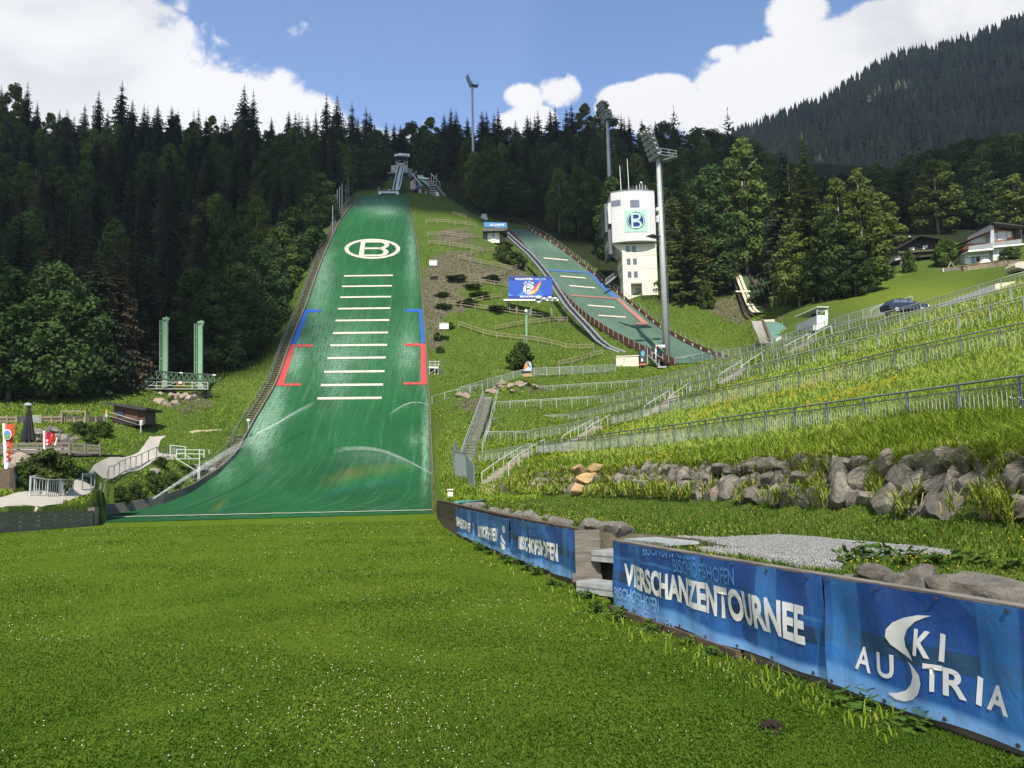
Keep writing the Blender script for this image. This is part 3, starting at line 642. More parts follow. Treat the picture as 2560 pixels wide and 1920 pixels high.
# ring and letter
rq = []
for k in range(48):
 a0, a1 = 2*math.pi*k/48, 2*math.pi*(k+1)/48; e = lambda a, rx, ry: (1043+rx*math.cos(a), 1260+ry*math.sin(a))
 rq.append(ZH([e(a0, 480, 172), e(a1, 480, 172), e(a1, 413, 142), e(a0, 413, 142)]))
mark(HB, 'emblem_ring', rq, LINEW, bigh, .03, 1, 1)
def bowl(cx0, xo, xi, yt, yb, th):
 q = []
 for k in range(10):
  o = lambda a, r, s: (cx0+(r-cx0)*math.sin(a), (yt+yb)/2-((yb-yt)/2-s)*math.cos(a))
  a0, a1 = math.pi*k/10, math.pi*(k+1)/10
  q.append(ZH([o(a0, xo, 0), o(a1, xo, 0), o(a1, xi, th), o(a0, xi, th)]))
 return q
mark(HB, 'emblem_letter', [ZH([(848, 1122), (922, 1122), (892, 1388), (808, 1388)]), ZH([(920, 1122), (1160, 1122), (1160, 1150), (917, 1150)]), ZH([(910, 1237), (1190, 1237), (1190, 1264), (905, 1264)]), ZH([(895, 1360), (1150, 1360), (1150, 1388), (890, 1388)])]
     + bowl(1160, 1335, 1258, 1122, 1262, 28) + bowl(1150, 1322, 1238, 1239, 1388, 28), LINEW, bigh, .032, 2, 2)
boards(HB, -1, 'side_board', WOODG, bigh, .55, th=.16); boards(HB, 1, 'side_board', WOODB, bigh, .42, th=.12)

smallh = thing('ski_jump_hill', 'smaller faded green ski jumping hill between brown plank sides, right of the zigzag path', 'ski jump', (HS[0][0]+HS[0][1])/2)
HSX = HS
me_ = strip_mesh('landing_slope', HSX, MATGS, 16, lambda x, y: .12); w_ = origin(smallh); me_.transform(Matrix.Translation(-w_)); obj('landing_slope', me_, smallh)
z7 = zoomed(1000, 500, 2.5525)
for (x0, y0, x1, y1) in [(914, 372, 1068, 386), (1020, 488, 1180, 500), (1076, 549, 1242, 563), (1194, 674, 1366, 687), (1263, 739, 1438, 750)]:
 mark(HS, 'distance_line', [z7([(x0, y0-4), (x1, y1-4), (x1+6, y1+4), (x0+6, y0+4)])], LINEW, smallh, .1)
BLUEF = mat('faded_blue_plastic', (.05, .13, .36), .6, .15, 3); REDF = mat('faded_red_plastic', (.33, .14, .12), .6, .15, 3)
mark(HS, 'blue_line', [z7([(946, 444), (1205, 460), (1212, 470), (950, 453)]), z7([(1190, 462), (1212, 462), (1392, 624), (1352, 624)])], BLUEF, smallh, .1)
for q_ in ([(1078, 606), (1380, 626), (1388, 634), (1086, 614)], [(1372, 628), (1396, 628), (1585, 790), (1545, 790)], [(1500, 785), (1580, 790), (1586, 798), (1506, 794)], [(1252, 772), (1288, 776), (1294, 783), (1258, 779)]): mark(HS, 'red_line', [z7(q_)], REDF, smallh, .1)
boards(HS, -1, 'side_board', WOODR, smallh, .75, th=.12); boards(HS, 1, 'side_board', WOODR, smallh, .85, th=.12)
for s_, hh in ((0, .8), (1, 1.7)):
 pts = polyline([h[s_]+(h[s_]-h[1-s_]).normalized()*.2 for h in HS], 2.2)
 for p in pts: b = MB(); b.bar(p+Vector((0, 0, -.3)), p+Vector((0, 0, hh)), .07); b.build('rail_post', mat('pale_post', (.34, .33, .31), .6, .2), smallh)
 if s_: b = MB(); b.tube([p+Vector((0, 0, 1.65)) for p in pts], .04, 5); b.build('hand_rail', GALVD, smallh)
bc = MB()
for i in range(0, 27):    # white marker plates along the far plank side
 t = 3+i*1.05; k = int(t); p = HS[k][1].lerp(HS[min(k+1, len(HS)-1)][1], t-k)
 dr = (HS[k][0]-HS[k][1]).normalized(); b = MB(); al = (HS[min(k+1, len(HS)-1)][1]-HS[k][1]).normalized()
 b.frame_box(p+dr*.0+Vector((0, 0, .2)), dr*.05, al*.42, Vector((0, 0, .42))); b.build('distance_plate', WHITE, smallh)
# ------------------------------------------------------------------ trees: a few of each kind, then copies
def quads_mesh(name, C, A, B, m):
 """many leaf quads: centre, two half axes"""
 C, A, B = map(np.asarray, (C, A, B)); V = np.stack([C-A-B, C+A-B, C+A+B, C-A+B], 1).reshape(-1, 3)
 return np_mesh(name, V, np.arange(len(V)).reshape(-1, 4), m)
def spruce_crown(seed, h=25., r=3.3, bare=.1, sparse=1., m=None, whorls=44, droop=.35):
 g = np.random.default_rng(seed); V = []; Fc = []
 for w in range(whorls):
  t = (w+g.random()*.6)/whorls; z = h*(bare+(1-bare)*t); rad = r*(1-t)**.88*(.72+.5*g.random())+.12
  nb = int(5+4*(1-t)+g.integers(0, 2)); a0 = g.random()*6.28
  for k in range(nb):
   if g.random() > sparse: continue
   a = a0+6.283*k/nb+g.normal()*.25; L_ = rad*(.7+.45*g.random()); ux, uy = math.cos(a), math.sin(a); px_, py_ = -uy, ux
   ns = max(2, int(L_/.55)); dz = -droop*L_*(.5+.7*g.random())*(1-t*.7)
   for s in range(ns):
    f0, f1 = s/ns, (s+1.25)/ns; wd = L_*(.20*(1-f0)+.07)*(.8+.5*g.random())
    zc = z+dz*f0**1.4; ze = z+dz*f1**1.4-.12*L_/ns; c = np.array([ux*L_*f0, uy*L_*f0, zc]); e = np.array([ux*L_*f1, uy*L_*f1, ze+.1*g.normal()])
    sd_ = np.array([px_, py_, 0])*wd; hang = np.array([0, 0, -.16*L_*(.6+.6*g.random())])
    n = len(V); V += [c, (c+e)/2+sd_+hang*.7, e, (c+e)/2-sd_+hang*.7, (c+e)/2+hang*1.7+sd_*.2]; Fc += [(n, n+1, n+2), (n, n+2, n+3), (n, n+4, n+2)]
 n = len(V); V += [np.array([.12, 0, h*.97]), np.array([-.08, .1, h*.97]), np.array([0, 0, h*1.03])]; Fc.append((n, n+1, n+2))
 return np_mesh('crown', np.array(V), np.array(Fc), m)
def leafy_crown(seed, h=20., r=4.5, base=.22, n=9500, leaf=.21, m=None, lobes=44, shape=1.):
 g = np.random.default_rng(seed); cen = []; rad = []
 for i in range(lobes):
  t = (i+.5)/lobes; z = h*(base+(1-base)*t); env = r*(math.sin(math.pi*min(1, (t*.86+.14)))**.65)*(1 if shape == 1 else (1-t*.55))
  a = i*2.4+g.random(); q = env*(.25+.6*math.sqrt(g.random())); cen.append((q*math.cos(a), q*math.sin(a), z)); rad.append(r*(.22+.22*g.random())*(1.15-.45*t))
 cen.append((0, 0, h*.92)); rad.append(r*.22); cen = np.array(cen); rad = np.array(rad)
 li = g.choice(len(cen), n, p=rad**2/np.sum(rad**2)); d = g.normal(size=(n, 3)); d /= np.linalg.norm(d, axis=1)[:, None]
 rr = rad[li]*(.55+.5*g.random(n)**.6); C = cen[li]+d*rr[:, None]*np.array([1, 1, .8])
 C[:, 2] = np.maximum(C[:, 2], h*base*.55)
 nrm = d+g.normal(size=(n, 3))*.55+np.array([0, 0, .35]); nrm /= np.linalg.norm(nrm, axis=1)[:, None]
 A = np.cross(nrm, g.normal(size=(n, 3))); A /= np.linalg.norm(A, axis=1)[:, None]; B = np.cross(nrm, A); s = leaf*(.6+.8*g.random(n))[:, None]
 return quads_mesh('crown', C, A*s, B*s*.62, m)
def trunk_mesh(h, r, m, limbs=0, seed=0, lh=.3):
 g = np.random.default_rng(seed); b = MB(); b.tube([(0, 0, -1), (0, 0, h*.25), (.05, .03, h*.6), (0, 0, h*.98)], [r*1.15, r*.85, r*.5, .03], 7)
 for i in range(limbs):
  a = i*2.4; z = h*(lh+.5*i/limbs); L_ = h*.2*(1-.4*i/limbs); b.tube([(0, 0, z), (math.cos(a)*L_*.5, math.sin(a)*L_*.5, z+L_*.45), (math.cos(a)*L_, math.sin(a)*L_, z+L_*.75)], [r*.4, r*.25, .03], 5)
 return np_mesh('trunk', b.v, b.f, m, True)
KINDS = {}
def kind(name, base_h, crowns, trunk): KINDS[name] = (base_h, crowns, trunk)
def remat(me, m): c = me.copy(); c.materials.clear(); c.materials.append(m); return c
sp_ = [spruce_crown(11+i, 25, 4.9+.45*i, .03+.04*(i % 2), .95, SPRUCE) for i in range(4)]
kind('spruce', 25, sp_, trunk_mesh(25, .32, BARK)); kind('brown_spruce', 25, [remat(c, SPRUCEB) for c in sp_[:3]]+[spruce_crown(31, 25, 5.2, .08, .85, SPRUCEB, droop=.5)], trunk_mesh(25, .32, BARK))
lf_ = [leafy_crown(51+i, 20, 4.6+.4*i, .06+.04*(i % 2), m=BEECH) for i in range(4)]
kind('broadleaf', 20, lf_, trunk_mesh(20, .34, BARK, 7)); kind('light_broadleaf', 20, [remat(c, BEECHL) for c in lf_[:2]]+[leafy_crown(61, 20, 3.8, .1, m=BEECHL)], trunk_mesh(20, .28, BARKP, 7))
kind('larch', 24, [spruce_crown(71, 24, 4.6, .05, .95, LARCH, 48, .15), spruce_crown(72, 24, 4.0, .06, .92, LARCH, 46, .12)], trunk_mesh(24, .3, BARK))
kind('sparse_larch', 16, [spruce_crown(75, 16, 3.6, .28, .42, mat('thin_larch_needles', (.05, .055, .028), .7, .3), 24, -.12)], trunk_mesh(16, .2, BARK, 6))
NAME = {'spruce': 'spruce_tree', 'brown_spruce': 'spruce_tree', 'broadleaf': 'broadleaf_tree', 'light_broadleaf': 'broadleaf_tree', 'larch': 'larch_tree', 'sparse_larch': 'larch_tree'}
NTREE = {}
def tree(kd, x, y, h, label, group=None, wide=1., z=None, v=None):
 bh, crowns, trunk = KINDS[kd]; s = h/bh; z = g1(x, y) if z is None else z
 r = thing(NAME[kd], label, 'tree', (x, y, z-.15), group, random.uniform(0, 6.28)); r.scale = (s*wide, s*wide, s)
 obj('trunk', trunk, r); obj('crown', crowns[random.randrange(len(crowns)) if v is None else v], r)
 NTREE[kd] = NTREE.get(kd, 0)+1; return r
SKX = [-900, 0, 60, 100, 200, 240, 330, 400, 440, 481, 540, 620, 720, 800, 850, 900, 963, 1001, 1071, 1125, 1207, 1245, 1265, 1315, 1346, 1383, 1429, 1505, 1551, 1598, 1638, 1700, 1764, 1817, 1863, 1950, 2100, 2250, 2400, 2560, 3000]
SKY_ = [230, 212, 196, 190, 182, 228, 200, 262, 272, 200, 205, 216, 206, 232, 238, 284, 306, 311, 298, 270, 277, 274, 318, 288, 277, 266, 256, 262, 288, 300, 304, 318, 328, 335, 338, 400, 430, 395, 350, 330, 300]
LABS = {('L', 'spruce'): ('dark green spruce in the dense forest left of the large jumping hill', 'dark spruces of the forest on the left'),
  ('L', 'brown_spruce'): ('brownish spruce with dry branches in the forest left of the large hill', 'brownish spruces of the forest on the left'),
  ('L', 'broadleaf'): ('dark leafy tree with rounded crown in the forest left of the large hill', 'leafy trees of the forest on the left'),
  ('L', 'light_broadleaf'): ('lighter green leafy tree in the forest left of the large jumping hill', 'light green trees of the forest on the left'),
  ('C', 'spruce'): ('dark spruce on the wooded slope above the two jumping hills', 'spruces on the slope above the hills'),
  ('C', 'brown_spruce'): ('brownish spruce on the wooded slope above the two jumping hills', 'brownish spruces above the hills'),
  ('C', 'broadleaf'): ('dark leafy tree on the wooded slope between start house and judges tower', 'leafy trees on the slope above the hills'),
  ('C', 'light_broadleaf'): ('lighter leafy tree on the wooded slope between start house and judges tower', 'light green trees above the hills'),
  ('R', 'spruce'): ('dark spruce on the wooded hill behind the houses at the meadow', 'spruces on the hill behind the houses'),
  ('R', 'broadleaf'): ('dark leafy tree on the wooded hill behind the houses at the meadow', 'leafy trees on the hill behind the houses'),
  ('R', 'light_broadleaf'): ('lighter green leafy tree on the wooded hill behind the houses', 'light trees on the hill behind the houses')}
PLACED = []
def free(x, y, dmin):
 for a, b in PLACED:
  if (a-x)**2+(b-y)**2 < dmin*dmin: return False
 return True
KEEP = [(985, 365, 1150, 520), ]     # the start house stays clear
def try_tree(reg, kd, x, y, h, wide=1., dmin=7.):
 z = g1(x, y)
 if not free(x, y, dmin): return
 if y > hb_y[0] and y < hb_y[-1]+6 and np.interp(y, hb_y, hb_l)-4.5 < x < np.interp(y, hb_y, hb_r)+3: return
 px, py = proj((x, y, z)); qx, qy = proj((x, y, z+h)); sky_y = float(np.interp(qx, SKX, SKY_))
 if qy < sky_y:
  h = h*(py-sky_y-random.uniform(0, 20))/max(1, py-qy)
  if h < 9: return
  qx, qy = proj((x, y, z+h))
 for (a, b, c, d) in KEEP:
  if a-22 < qx < c+10 and qy < d and py > b and y < 300: return
 for cx_, cy_, w_, ytop, yd in [(1603, 735, 62, 455, 173), (1180, 560, 60, 520, 205), (1080, 500, 70, 420, 262)]:
  if abs(qx-cx_) < w_+12 and y < yd+6 and py > cy_-60 and qy < cy_: return
 wn = max(.85, min(1.35, 25/max(h, 1)*.85)) if kd in ('spruce', 'brown_spruce') else max(.9, min(1.3, 20/max(h, 1)))
 PLACED.append((x, y)); tree(kd, x, y, h, *LABS[(reg, kd)], wide=wn*wide*random.uniform(.88, 1.12)*(1.22 if reg == 'R' else 1))
rs = random.Random(5)
# explicit skyline trees
for sx, sy, kd, reg in [(4, 212, 'spruce', 'L'), (40, 214, 'light_broadleaf', 'L'), (70, 205, 'spruce', 'L'), (108, 182, 'spruce', 'L'), (150, 190, 'spruce', 'L'), (205, 178, 'spruce', 'L'), (248, 225, 'spruce', 'L'), (306, 200, 'spruce', 'L'), (342, 195, 'spruce', 'L'), (395, 262, 'spruce', 'L'), (430, 262, 'spruce', 'L'), (495, 198, 'light_broadleaf', 'L'), (497, 198, 'spruce', 'L'), (541, 204, 'spruce', 'L'), (611, 213, 'spruce', 'L'), (634, 226, 'spruce', 'L'), (722, 205, 'spruce', 'L'), (816, 232, 'spruce', 'L'), (843, 238, 'spruce', 'L'), (880, 255, 'spruce', 'L'), (915, 268, 'spruce', 'C'), (925, 278, 'spruce', 'C'),
      (965, 305, 'spruce', 'C'), (985, 308, 'spruce', 'C'), (1001, 311, 'spruce', 'C'), (1030, 308, 'broadleaf', 'C'), (1075, 296, 'light_broadleaf', 'C'), (1110, 284, 'spruce', 'C'), (1127, 268, 'spruce', 'C'), (1140, 276, 'spruce', 'C'), (1168, 290, 'spruce', 'C'), (1204, 275, 'spruce', 'C'), (1216, 278, 'spruce', 'C'), (1245, 272, 'spruce', 'C'), (1235, 283, 'spruce', 'C'), (1288, 300, 'spruce', 'C'), (1318, 288, 'spruce', 'C'), (1344, 277, 'spruce', 'C'), (1375, 272, 'spruce', 'C'), (1387, 264, 'spruce', 'C'), (1428, 254, 'spruce', 'C'), (1415, 268, 'spruce', 'C'), (1460, 262, 'light_broadleaf', 'C'), (1505, 258, 'light_broadleaf', 'C'), (1552, 285, 'spruce', 'C'), (1572, 292, 'spruce', 'C'), (1603, 298, 'spruce', 'C'), (1638, 302, 'spruce', 'C'), (1660, 310, 'broadleaf', 'C'), (1740, 322, 'broadleaf', 'C'), (1775, 330, 'broadleaf', 'C')]:
 for dd in (330, 318, 340, 306, 350):
  a, e = ray(sx, sy); z = g1(a*dd, dd); h = EYE+e*dd-z
  if 12 < h < 36 and free(a*dd, dd, 3.):
   PLACED.append((a*dd, dd)); tree(kd, a*dd, dd, h, *LABS[(reg, kd)], wide=max(.95, min(1.6, 30/h))); break
for sx, sy, d_ in [(1683, 262, 318), (1818, 268, 300)]:
 a, e = ray(sx, sy); z = g1(a*d_, d_); h = EYE+e*d_-z
 tree('sparse_larch', a*d_, d_, h, 'thin see-through larch standing out against the white cloud, ' + ('nearer the floodlight mast' if sx < 1700 else 'nearer the far mountain'), wide=.8)
# the forests, filled front to back
def fill(reg, n, xr, yr, mix, dmin, test, hs=(19, 28)):
 c = 0
 for _ in range(n):
  y = math.sqrt(rs.uniform(yr[0]**2, yr[1]**2)); x = rs.uniform(*xr)*y; z = g1(x, y); px, py = proj((x, y, z))
  if not test(px, py, x, y): continue
  r = rs.random(); acc_ = 0; far = (y-yr[0])/(yr[1]-yr[0])
  for kd, w0, w1 in mix:
   acc_ += w0+(w1-w0)*far
   if r <= acc_: break
  h = rs.uniform(*hs)*(1 if 'spruce' in kd else .78)
  k = len(PLACED); try_tree(reg, kd, x, y, h, dmin=dmin); c += len(PLACED)-k
 return c
fz = lambda px, py: in_poly(np.array([px]), np.array([py]), [(-900, 1005), (110, 1005), (215, 997), (300, 955), (400, 938), (560, 936), (640, 885), (690, 805), (740, 690), (800, 550), (890, 470), (960, 455), (985, 420), (1130, 490), (1190, 535), (1240, 535), (1330, 545), (1480, 635), (1545, 700), (1680, 745), (1760, 745), (1815, 725), (1835, 670), (1905, 690), (1950, 745), (2000, 752), (2100, 730), (2150, 700), (2240, 680), (2240, 595), (2490, 598), (2700, 580), (3600, 540), (3600, -400), (-900, -400)])[0]
# edge trees on the left, low leafy ones in front
for px, py, h, kd in [(20, 1004, 17, 'broadleaf'), (75, 1005, 19, 'broadleaf'), (135, 1004, 18, 'broadleaf'), (190, 998, 15, 'broadleaf'), (-60, 1005, 20, 'broadleaf'), (235, 985, 22, 'spruce'), (285, 965, 24, 'brown_spruce'), (330, 950, 22, 'spruce'), (362, 942, 20, 'brown_spruce'), (410, 930, 19, 'spruce'), (480, 925, 17, 'broadleaf'), (545, 925, 16, 'broadleaf'), (600, 900, 17, 'broadleaf'), (645, 855, 18, 'broadleaf'), (670, 800, 16, 'broadleaf'), (700, 745, 15, 'light_broadleaf'), (560, 870, 20, 'broadleaf'), (735, 690, 15, 'broadleaf'), (110, 960, 25, 'brown_spruce'), (210, 950, 26, 'brown_spruce'), (330, 900, 27, 'brown_spruce'), (480, 880, 23, 'brown_spruce'), (30, 940, 27, 'spruce'), (160, 920, 26, 'spruce'), (600, 800, 20, 'broadleaf'), (640, 730, 21, 'light_broadleaf'), (560, 760, 22, 'broadleaf'), (770, 640, 14, 'broadleaf'), (800, 570, 14, 'broadleaf')]:
 p = hit(px, py, 60); try_tree('L', kd, p.x, p.y, h, dmin=2.5)
NL = fill('L', 2600, (-.86, -.16), (105, 345), [('spruce', .34, .64), ('brown_spruce', .20, .04), ('broadleaf', .28, .16), ('light_broadleaf', .18, .16)], 8.2, lambda px, py, x, y: fz(px, py) and px < 905)
NC = fill('C', 2600, (-.19, .27), (178, 345), [('spruce', .12, .5), ('brown_spruce', .03, .02), ('broadleaf', .72, .36), ('light_broadleaf', .13, .12)], 8.4, lambda px, py, x, y: fz(px, py) and 900 < px < 1815 and not (y < 262 and px < 1185))
# right: trees at the meadow's edge, one by one; light leaves and larches stand in for sunlit crowns
def rtree(kd, px, py, top, label, wide=1., v=None, group=None):
 p = hit(px, py, 60); a, e = ray(px, top); h = EYE+e*p.y-p.z; PLACED.append((p.x, p.y)); return tree(kd, p.x, p.y, h, label, group, wide=wide, v=v)
rtree('larch', 1722, 752, 418, 'tall yellowish larch just right of the floodlight mast in front', 1.05, 0)
rtree('larch', 1690, 748, 470, 'larch half hidden behind the floodlight mast in front of it', .95, 1)
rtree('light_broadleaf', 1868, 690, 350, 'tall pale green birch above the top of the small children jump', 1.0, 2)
rtree('broadleaf', 1800, 735, 520, 'dark broad tree left of the small children jump, in shade below', 1.15, 0)
rtree('broadleaf', 1785, 728, 420, 'leafy tree between the yellowish larch and the pale birch', 1.0, 1)
rtree('larch', 2030, 748, 336, 'tallest conifer of the clump behind the white booth', 1.15, 0)
rtree('spruce', 1975, 742, 350, 'dark spruce rising behind the clump above the children jump', 1.0, 1)
rtree('larch', 1990, 750, 400, 'yellowish larch on the left side of the clump behind the booth', 1.0, 1)
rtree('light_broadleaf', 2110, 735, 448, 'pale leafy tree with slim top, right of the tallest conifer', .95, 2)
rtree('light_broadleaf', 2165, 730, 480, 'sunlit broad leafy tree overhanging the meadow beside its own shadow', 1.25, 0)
rtree('broadleaf', 2080, 748, 530, 'dark leafy tree in front of the tallest conifer', 1.15, 2)
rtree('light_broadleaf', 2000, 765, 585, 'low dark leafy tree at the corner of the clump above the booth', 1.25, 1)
rtree('broadleaf', 1945, 745, 560, 'dark tree at the edge of the bare strip by the children jump', .95, 0)
rtree('broadleaf', 2140, 742, 600, 'low leafy tree at the meadow edge, branches near the grass', 1.2, 0)
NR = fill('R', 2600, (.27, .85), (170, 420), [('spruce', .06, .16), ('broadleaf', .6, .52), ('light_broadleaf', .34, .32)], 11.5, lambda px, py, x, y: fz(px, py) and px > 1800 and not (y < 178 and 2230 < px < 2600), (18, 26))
print('trees', NL, NC, NR, NTREE)

# ------------------------------------------------------------------ mountain on the right with its far wood
RIDGE = [(1700, 420), (1830, 345), (1900, 318), (1980, 285), (2060, 255), (2130, 212), (2200, 168), (2260, 138), (2330, 128), (2400, 112), (2470, 88), (2560, 52), (2800, -60), (3200, -120)]
mv = []; nx_, ny_ = 90, 40
for j in range(ny_):
 t = j/(ny_-1); d = 560+t*760
 for i in range(nx_):
  px = 1500+i*1900/(nx_-1); ry = float(np.interp(px, [r[0] for r in RIDGE], [r[1] for r in RIDGE])); base = 560
  py = base+(ry+16-base)*t**.85; p = P3(px, py, d); p.z += 10*math.sin(p.x*.021+p.y*.013)*(1-abs(2*t-1)); mv.append(p)
mv += [P3(1500+i*1900/(nx_-1), float(np.interp(1500+i*1900/(nx_-1), [r[0] for r in RIDGE], [r[1] for r in RIDGE]))+200, 1700) for i in range(nx_)]
mf = [(j*nx_+i, j*nx_+i+1, (j+1)*nx_+i+1, (j+1)*nx_+i) for j in range(ny_) for i in range(nx_-1)]
MTN = mat('mountain_forest_floor', (.012, .017, .012), .95, .4, .02, bump=0)
tag(obj('mountain', np_mesh('mountain', mv, mf, MTN, True)), kind='structure')
g = np.random.default_rng(3); V = []; Fc = []; n = 0
cone_t = []
for s in range(6):      # six jagged outlines of small far trees
 rows = []; k = 7
 for lev, (r0, z0, z1) in enumerate([(1., .08, .5), (.74, .32, .72), (.46, .56, .98)]):
  a = np.arange(k)*6.283/k+g.random(); rr = r0*(.6+.55*g.random(k)); ring = np.stack([rr*np.cos(a), rr*np.sin(a), z0-.05*g.random(k)], -1); rows.append((ring, np.array([0, 0, z1])))
 cone_t.append(rows)
mg = np.array([tuple(p) for p in mv[:nx_*ny_]]).reshape(ny_, nx_, 3); cnt = 0
while cnt < 9000:
 fj = g.random()**.75*(ny_-1.001); fi = g.random()*(nx_-1.001); j, i = int(fj), int(fi); a, b = fj-j, fi-i
 p = (mg[j, i]*(1-b)+mg[j, i+1]*b)*(1-a)+(mg[j+1, i]*(1-b)+mg[j+1, i+1]*b)*a
 if cnt < 900: j = ny_-2; fj = ny_-1.001; p = mg[-1, i]*(1-b)+mg[-1, i+1]*b
 h = 20+14*g.random()**1.5; r = h*(.13+.07*g.random()) if g.random() < .7 else h*.24
 for ring, apex in cone_t[g.integers(6)]:
  V += list(ring*np.array([r, r, h])+p)+[apex*np.array([1, 1, h])+p]; k = len(ring); Fc += [(n+q, n+(q+1) % k, n+k) for q in range(k)]; n += k+1
 cnt += 1
FARW = mat('far_forest', (.022, .034, .020), .9, .5, .011, c2=(.062, .082, .042), bump=0, detail=9)
tag(obj('forest', np_mesh('forest', np.array(V), np.array(Fc), FARW)), 'distant dark conifer wood covering the mountain', None, None, 'stuff')
# ------------------------------------------------------------------ floodlight masts
def up(p, dz): return Vector((p[0], p[1], p[2]+dz))
def mast(base, H, label, rz, s=1., arm=None):
 r = thing('floodlight_mast', label, 'floodlight', base, None, rz)
 b = MB(); b.tube([(0, 0, -1.5), (0, 0, H*.5), (0, 0, H-3)], [.62*s, .48*s, .34*s], 12); obj('pole', np_mesh('pole', b.v, b.f, GALV, True), r)
 b = MB(); b.lathe((0, 0, 0), [(.95*s, -.5), (.95*s, .15), (.7*s, .2), (.66*s, .6)], 12); obj('foot_flange', np_mesh('foot_flange', b.v, b.f, GALVD), r)
 b = MB(); x = .75*s
 for q in (-.16, .16): b.bar((x, q, 2), (x*.72, q, H-3), .05)
 for k in range(int(H/1.2)): b.bar((x-(x*.28)*k*1.2/H, -.16, 2+k*1.2), (x-(x*.28)*k*1.2/H, .16, 2+k*1.2), .04)
 obj('ladder', np_mesh('ladder', b.v, b.f, GALVD), r)
 # lamp panel leaning out over the hill, platform behind it
 o = Vector((-.35*s, 0, H-3.2)); axis = Vector((-.38, 0, 1)).normalized(); side = Vector((0, 1, 0)); nrm = Vector((-1, 0, -.38)).normalized(); hh, ww = 5.4*s, 3.3*s
 b = MB()
 for q in (-.5, -.17, .17, .5): b.bar(o+side*ww*q, o+side*ww*q+axis*hh, .09)
 for k in range(7): b.bar(o-side*ww*.5+axis*hh*k/6, o+side*ww*.5+axis*hh*k/6, .09)
 b.bar(o+axis*hh*.85, Vector((.5*s, 0, H-2.2)), .1); b.bar(o+axis*hh*.55+side*ww*.4, Vector((.5*s, 0, H-2.2)), .08); b.bar(o+axis*hh*.55-side*ww*.4, Vector((.5*s, 0, H-2.2)), .08)
 fr = obj('lamp_frame', np_mesh('lamp_frame', b.v, b.f, GALVD), r)
 if 'lamp' not in POSTS:
  b = MB(); b.tube([Vector((0, 0, 0))-nrm*.3, Vector((0, 0, 0))-nrm*.12, nrm*.12], [.1, .27, .33], 10); POSTS['lamp'] = np_mesh('lamp', b.v, b.f, GALV, True)
  b = MB(); b.tube([nrm*.1, nrm*.14], [.29, .29], 10); POSTS['lens'] = np_mesh('lens', b.v, b.f, mat('lamp_glass', (.25, .27, .29), .15, .05))
 for k in range(6):
  for q in range(4):
   l = obj('lamp', POSTS['lamp'], fr, o+axis*hh*(k+.5)/6+side*ww*(q-1.5)*.27+nrm*.28*s); l.scale = (s*1.05,)*3
   e = obj('lens', POSTS['lens'], fr, l.location); e.scale = l.scale
 b = MB(); pz = H-2.9; b.box((1.3*s, 0, pz), (3.4*s, 2.6*s, .14)); b.bar((.2, 1.2*s, pz-.9), (2.4*s, 1.2*s, pz), .12); b.bar((.2, -1.2*s, pz-.9), (2.4*s, -1.2*s, pz), .12)
 obj('platform', np_mesh('platform', b.v, b.f, GALVD), r)
 b = MB(); c = [(-.2*s, -1.25*s), (2.95*s, -1.25*s), (2.95*s, 1.25*s), (-.2*s, 1.25*s)]
 for z in (.55, 1.1):
  for a, d in zip(c, c[1:]): b.bar((a[0], a[1], pz+z), (d[0], d[1], pz+z), .06)
 for a, d in zip(c, c[1:]):
  for t in (0, .5, 1): b.bar((a[0]+(d[0]-a[0])*t, a[1]+(d[1]-a[1])*t, pz), (a[0]+(d[0]-a[0])*t, a[1]+(d[1]-a[1])*t, pz+1.1), .06)
 obj('platform_railing', np_mesh('platform_railing', b.v, b.f, GALV), r)
 if arm:
  for sx, z in ((-1, arm-1.1), (1, arm)):
   b = MB(); b.bar((0, 0, z), (sx*1.6, -.5, z), .12); b.box((sx*1.9, -.6, z+.12), (2.2, 1.5, .1), .3)
   obj('side_panel', np_mesh('side_panel', b.v, b.f, DARKM), r)
  for z in (1., 1.6, 3.0):
   b = MB(); b.box((-.7, -.1, arm+z+1), (.35, .4, .5)); obj('control_box', np_mesh('control_box', b.v, b.f, WHITE), r)
 return r
def mast_at(px, py, d, top, *a, **k):
 p = P3(px, py, d); p.z = g1(p.x, p.y); _, e = ray(px, top); H = EYE+e*d-p.z; return mast(p, H-1.6, *a, **k)
mast_at(1668, 921, 134, 330, 'tall floodlight mast in front of the judges tower, with two dark side panels', .38, 1., 23.)
mast_at(1526, 520, 226, 262, 'tall floodlight mast rising right behind the judges tower', .35, 1.05)
mast_at(1184, 470, 262, 182, 'floodlight mast standing alone against the blue sky above the slope', .35, .72)

# ------------------------------------------------------------------ judges' tower
def brickmat(name, c, cm, bw, bh, rough=.45, axes='xz', off=.0, mortar=.012):
 m, t, b = nodes(name); k = NT(t); sp = k.n('ShaderNodeSeparateXYZ'); t.links.new(k.n('ShaderNodeTexCoord').outputs['Object'], sp.inputs[0]); cb = k.n('ShaderNodeCombineXYZ')
 k.set(cb.inputs[0], sp.outputs['xyz'.index(axes[0])]); k.set(cb.inputs[1], sp.outputs['xyz'.index(axes[1])])
 br = k.n('ShaderNodeTexBrick'); br.offset = off; t.links.new(cb.outputs[0], br.inputs[0]); br.inputs['Scale'].default_value = 1; br.inputs['Mortar Size'].default_value = mortar; br.inputs['Mortar Smooth'].default_value = 0
 br.inputs['Brick Width'].default_value = bw; br.inputs['Row Height'].default_value = bh; br.inputs['Color1'].default_value = (*c, 1); br.inputs['Color2'].default_value = (*[x*.94 for x in c], 1); br.inputs['Mortar'].default_value = (*cm, 1)
 t.links.new(br.outputs[0], b.inputs['Base Color']); b.inputs['Roughness'].default_value = rough; return m
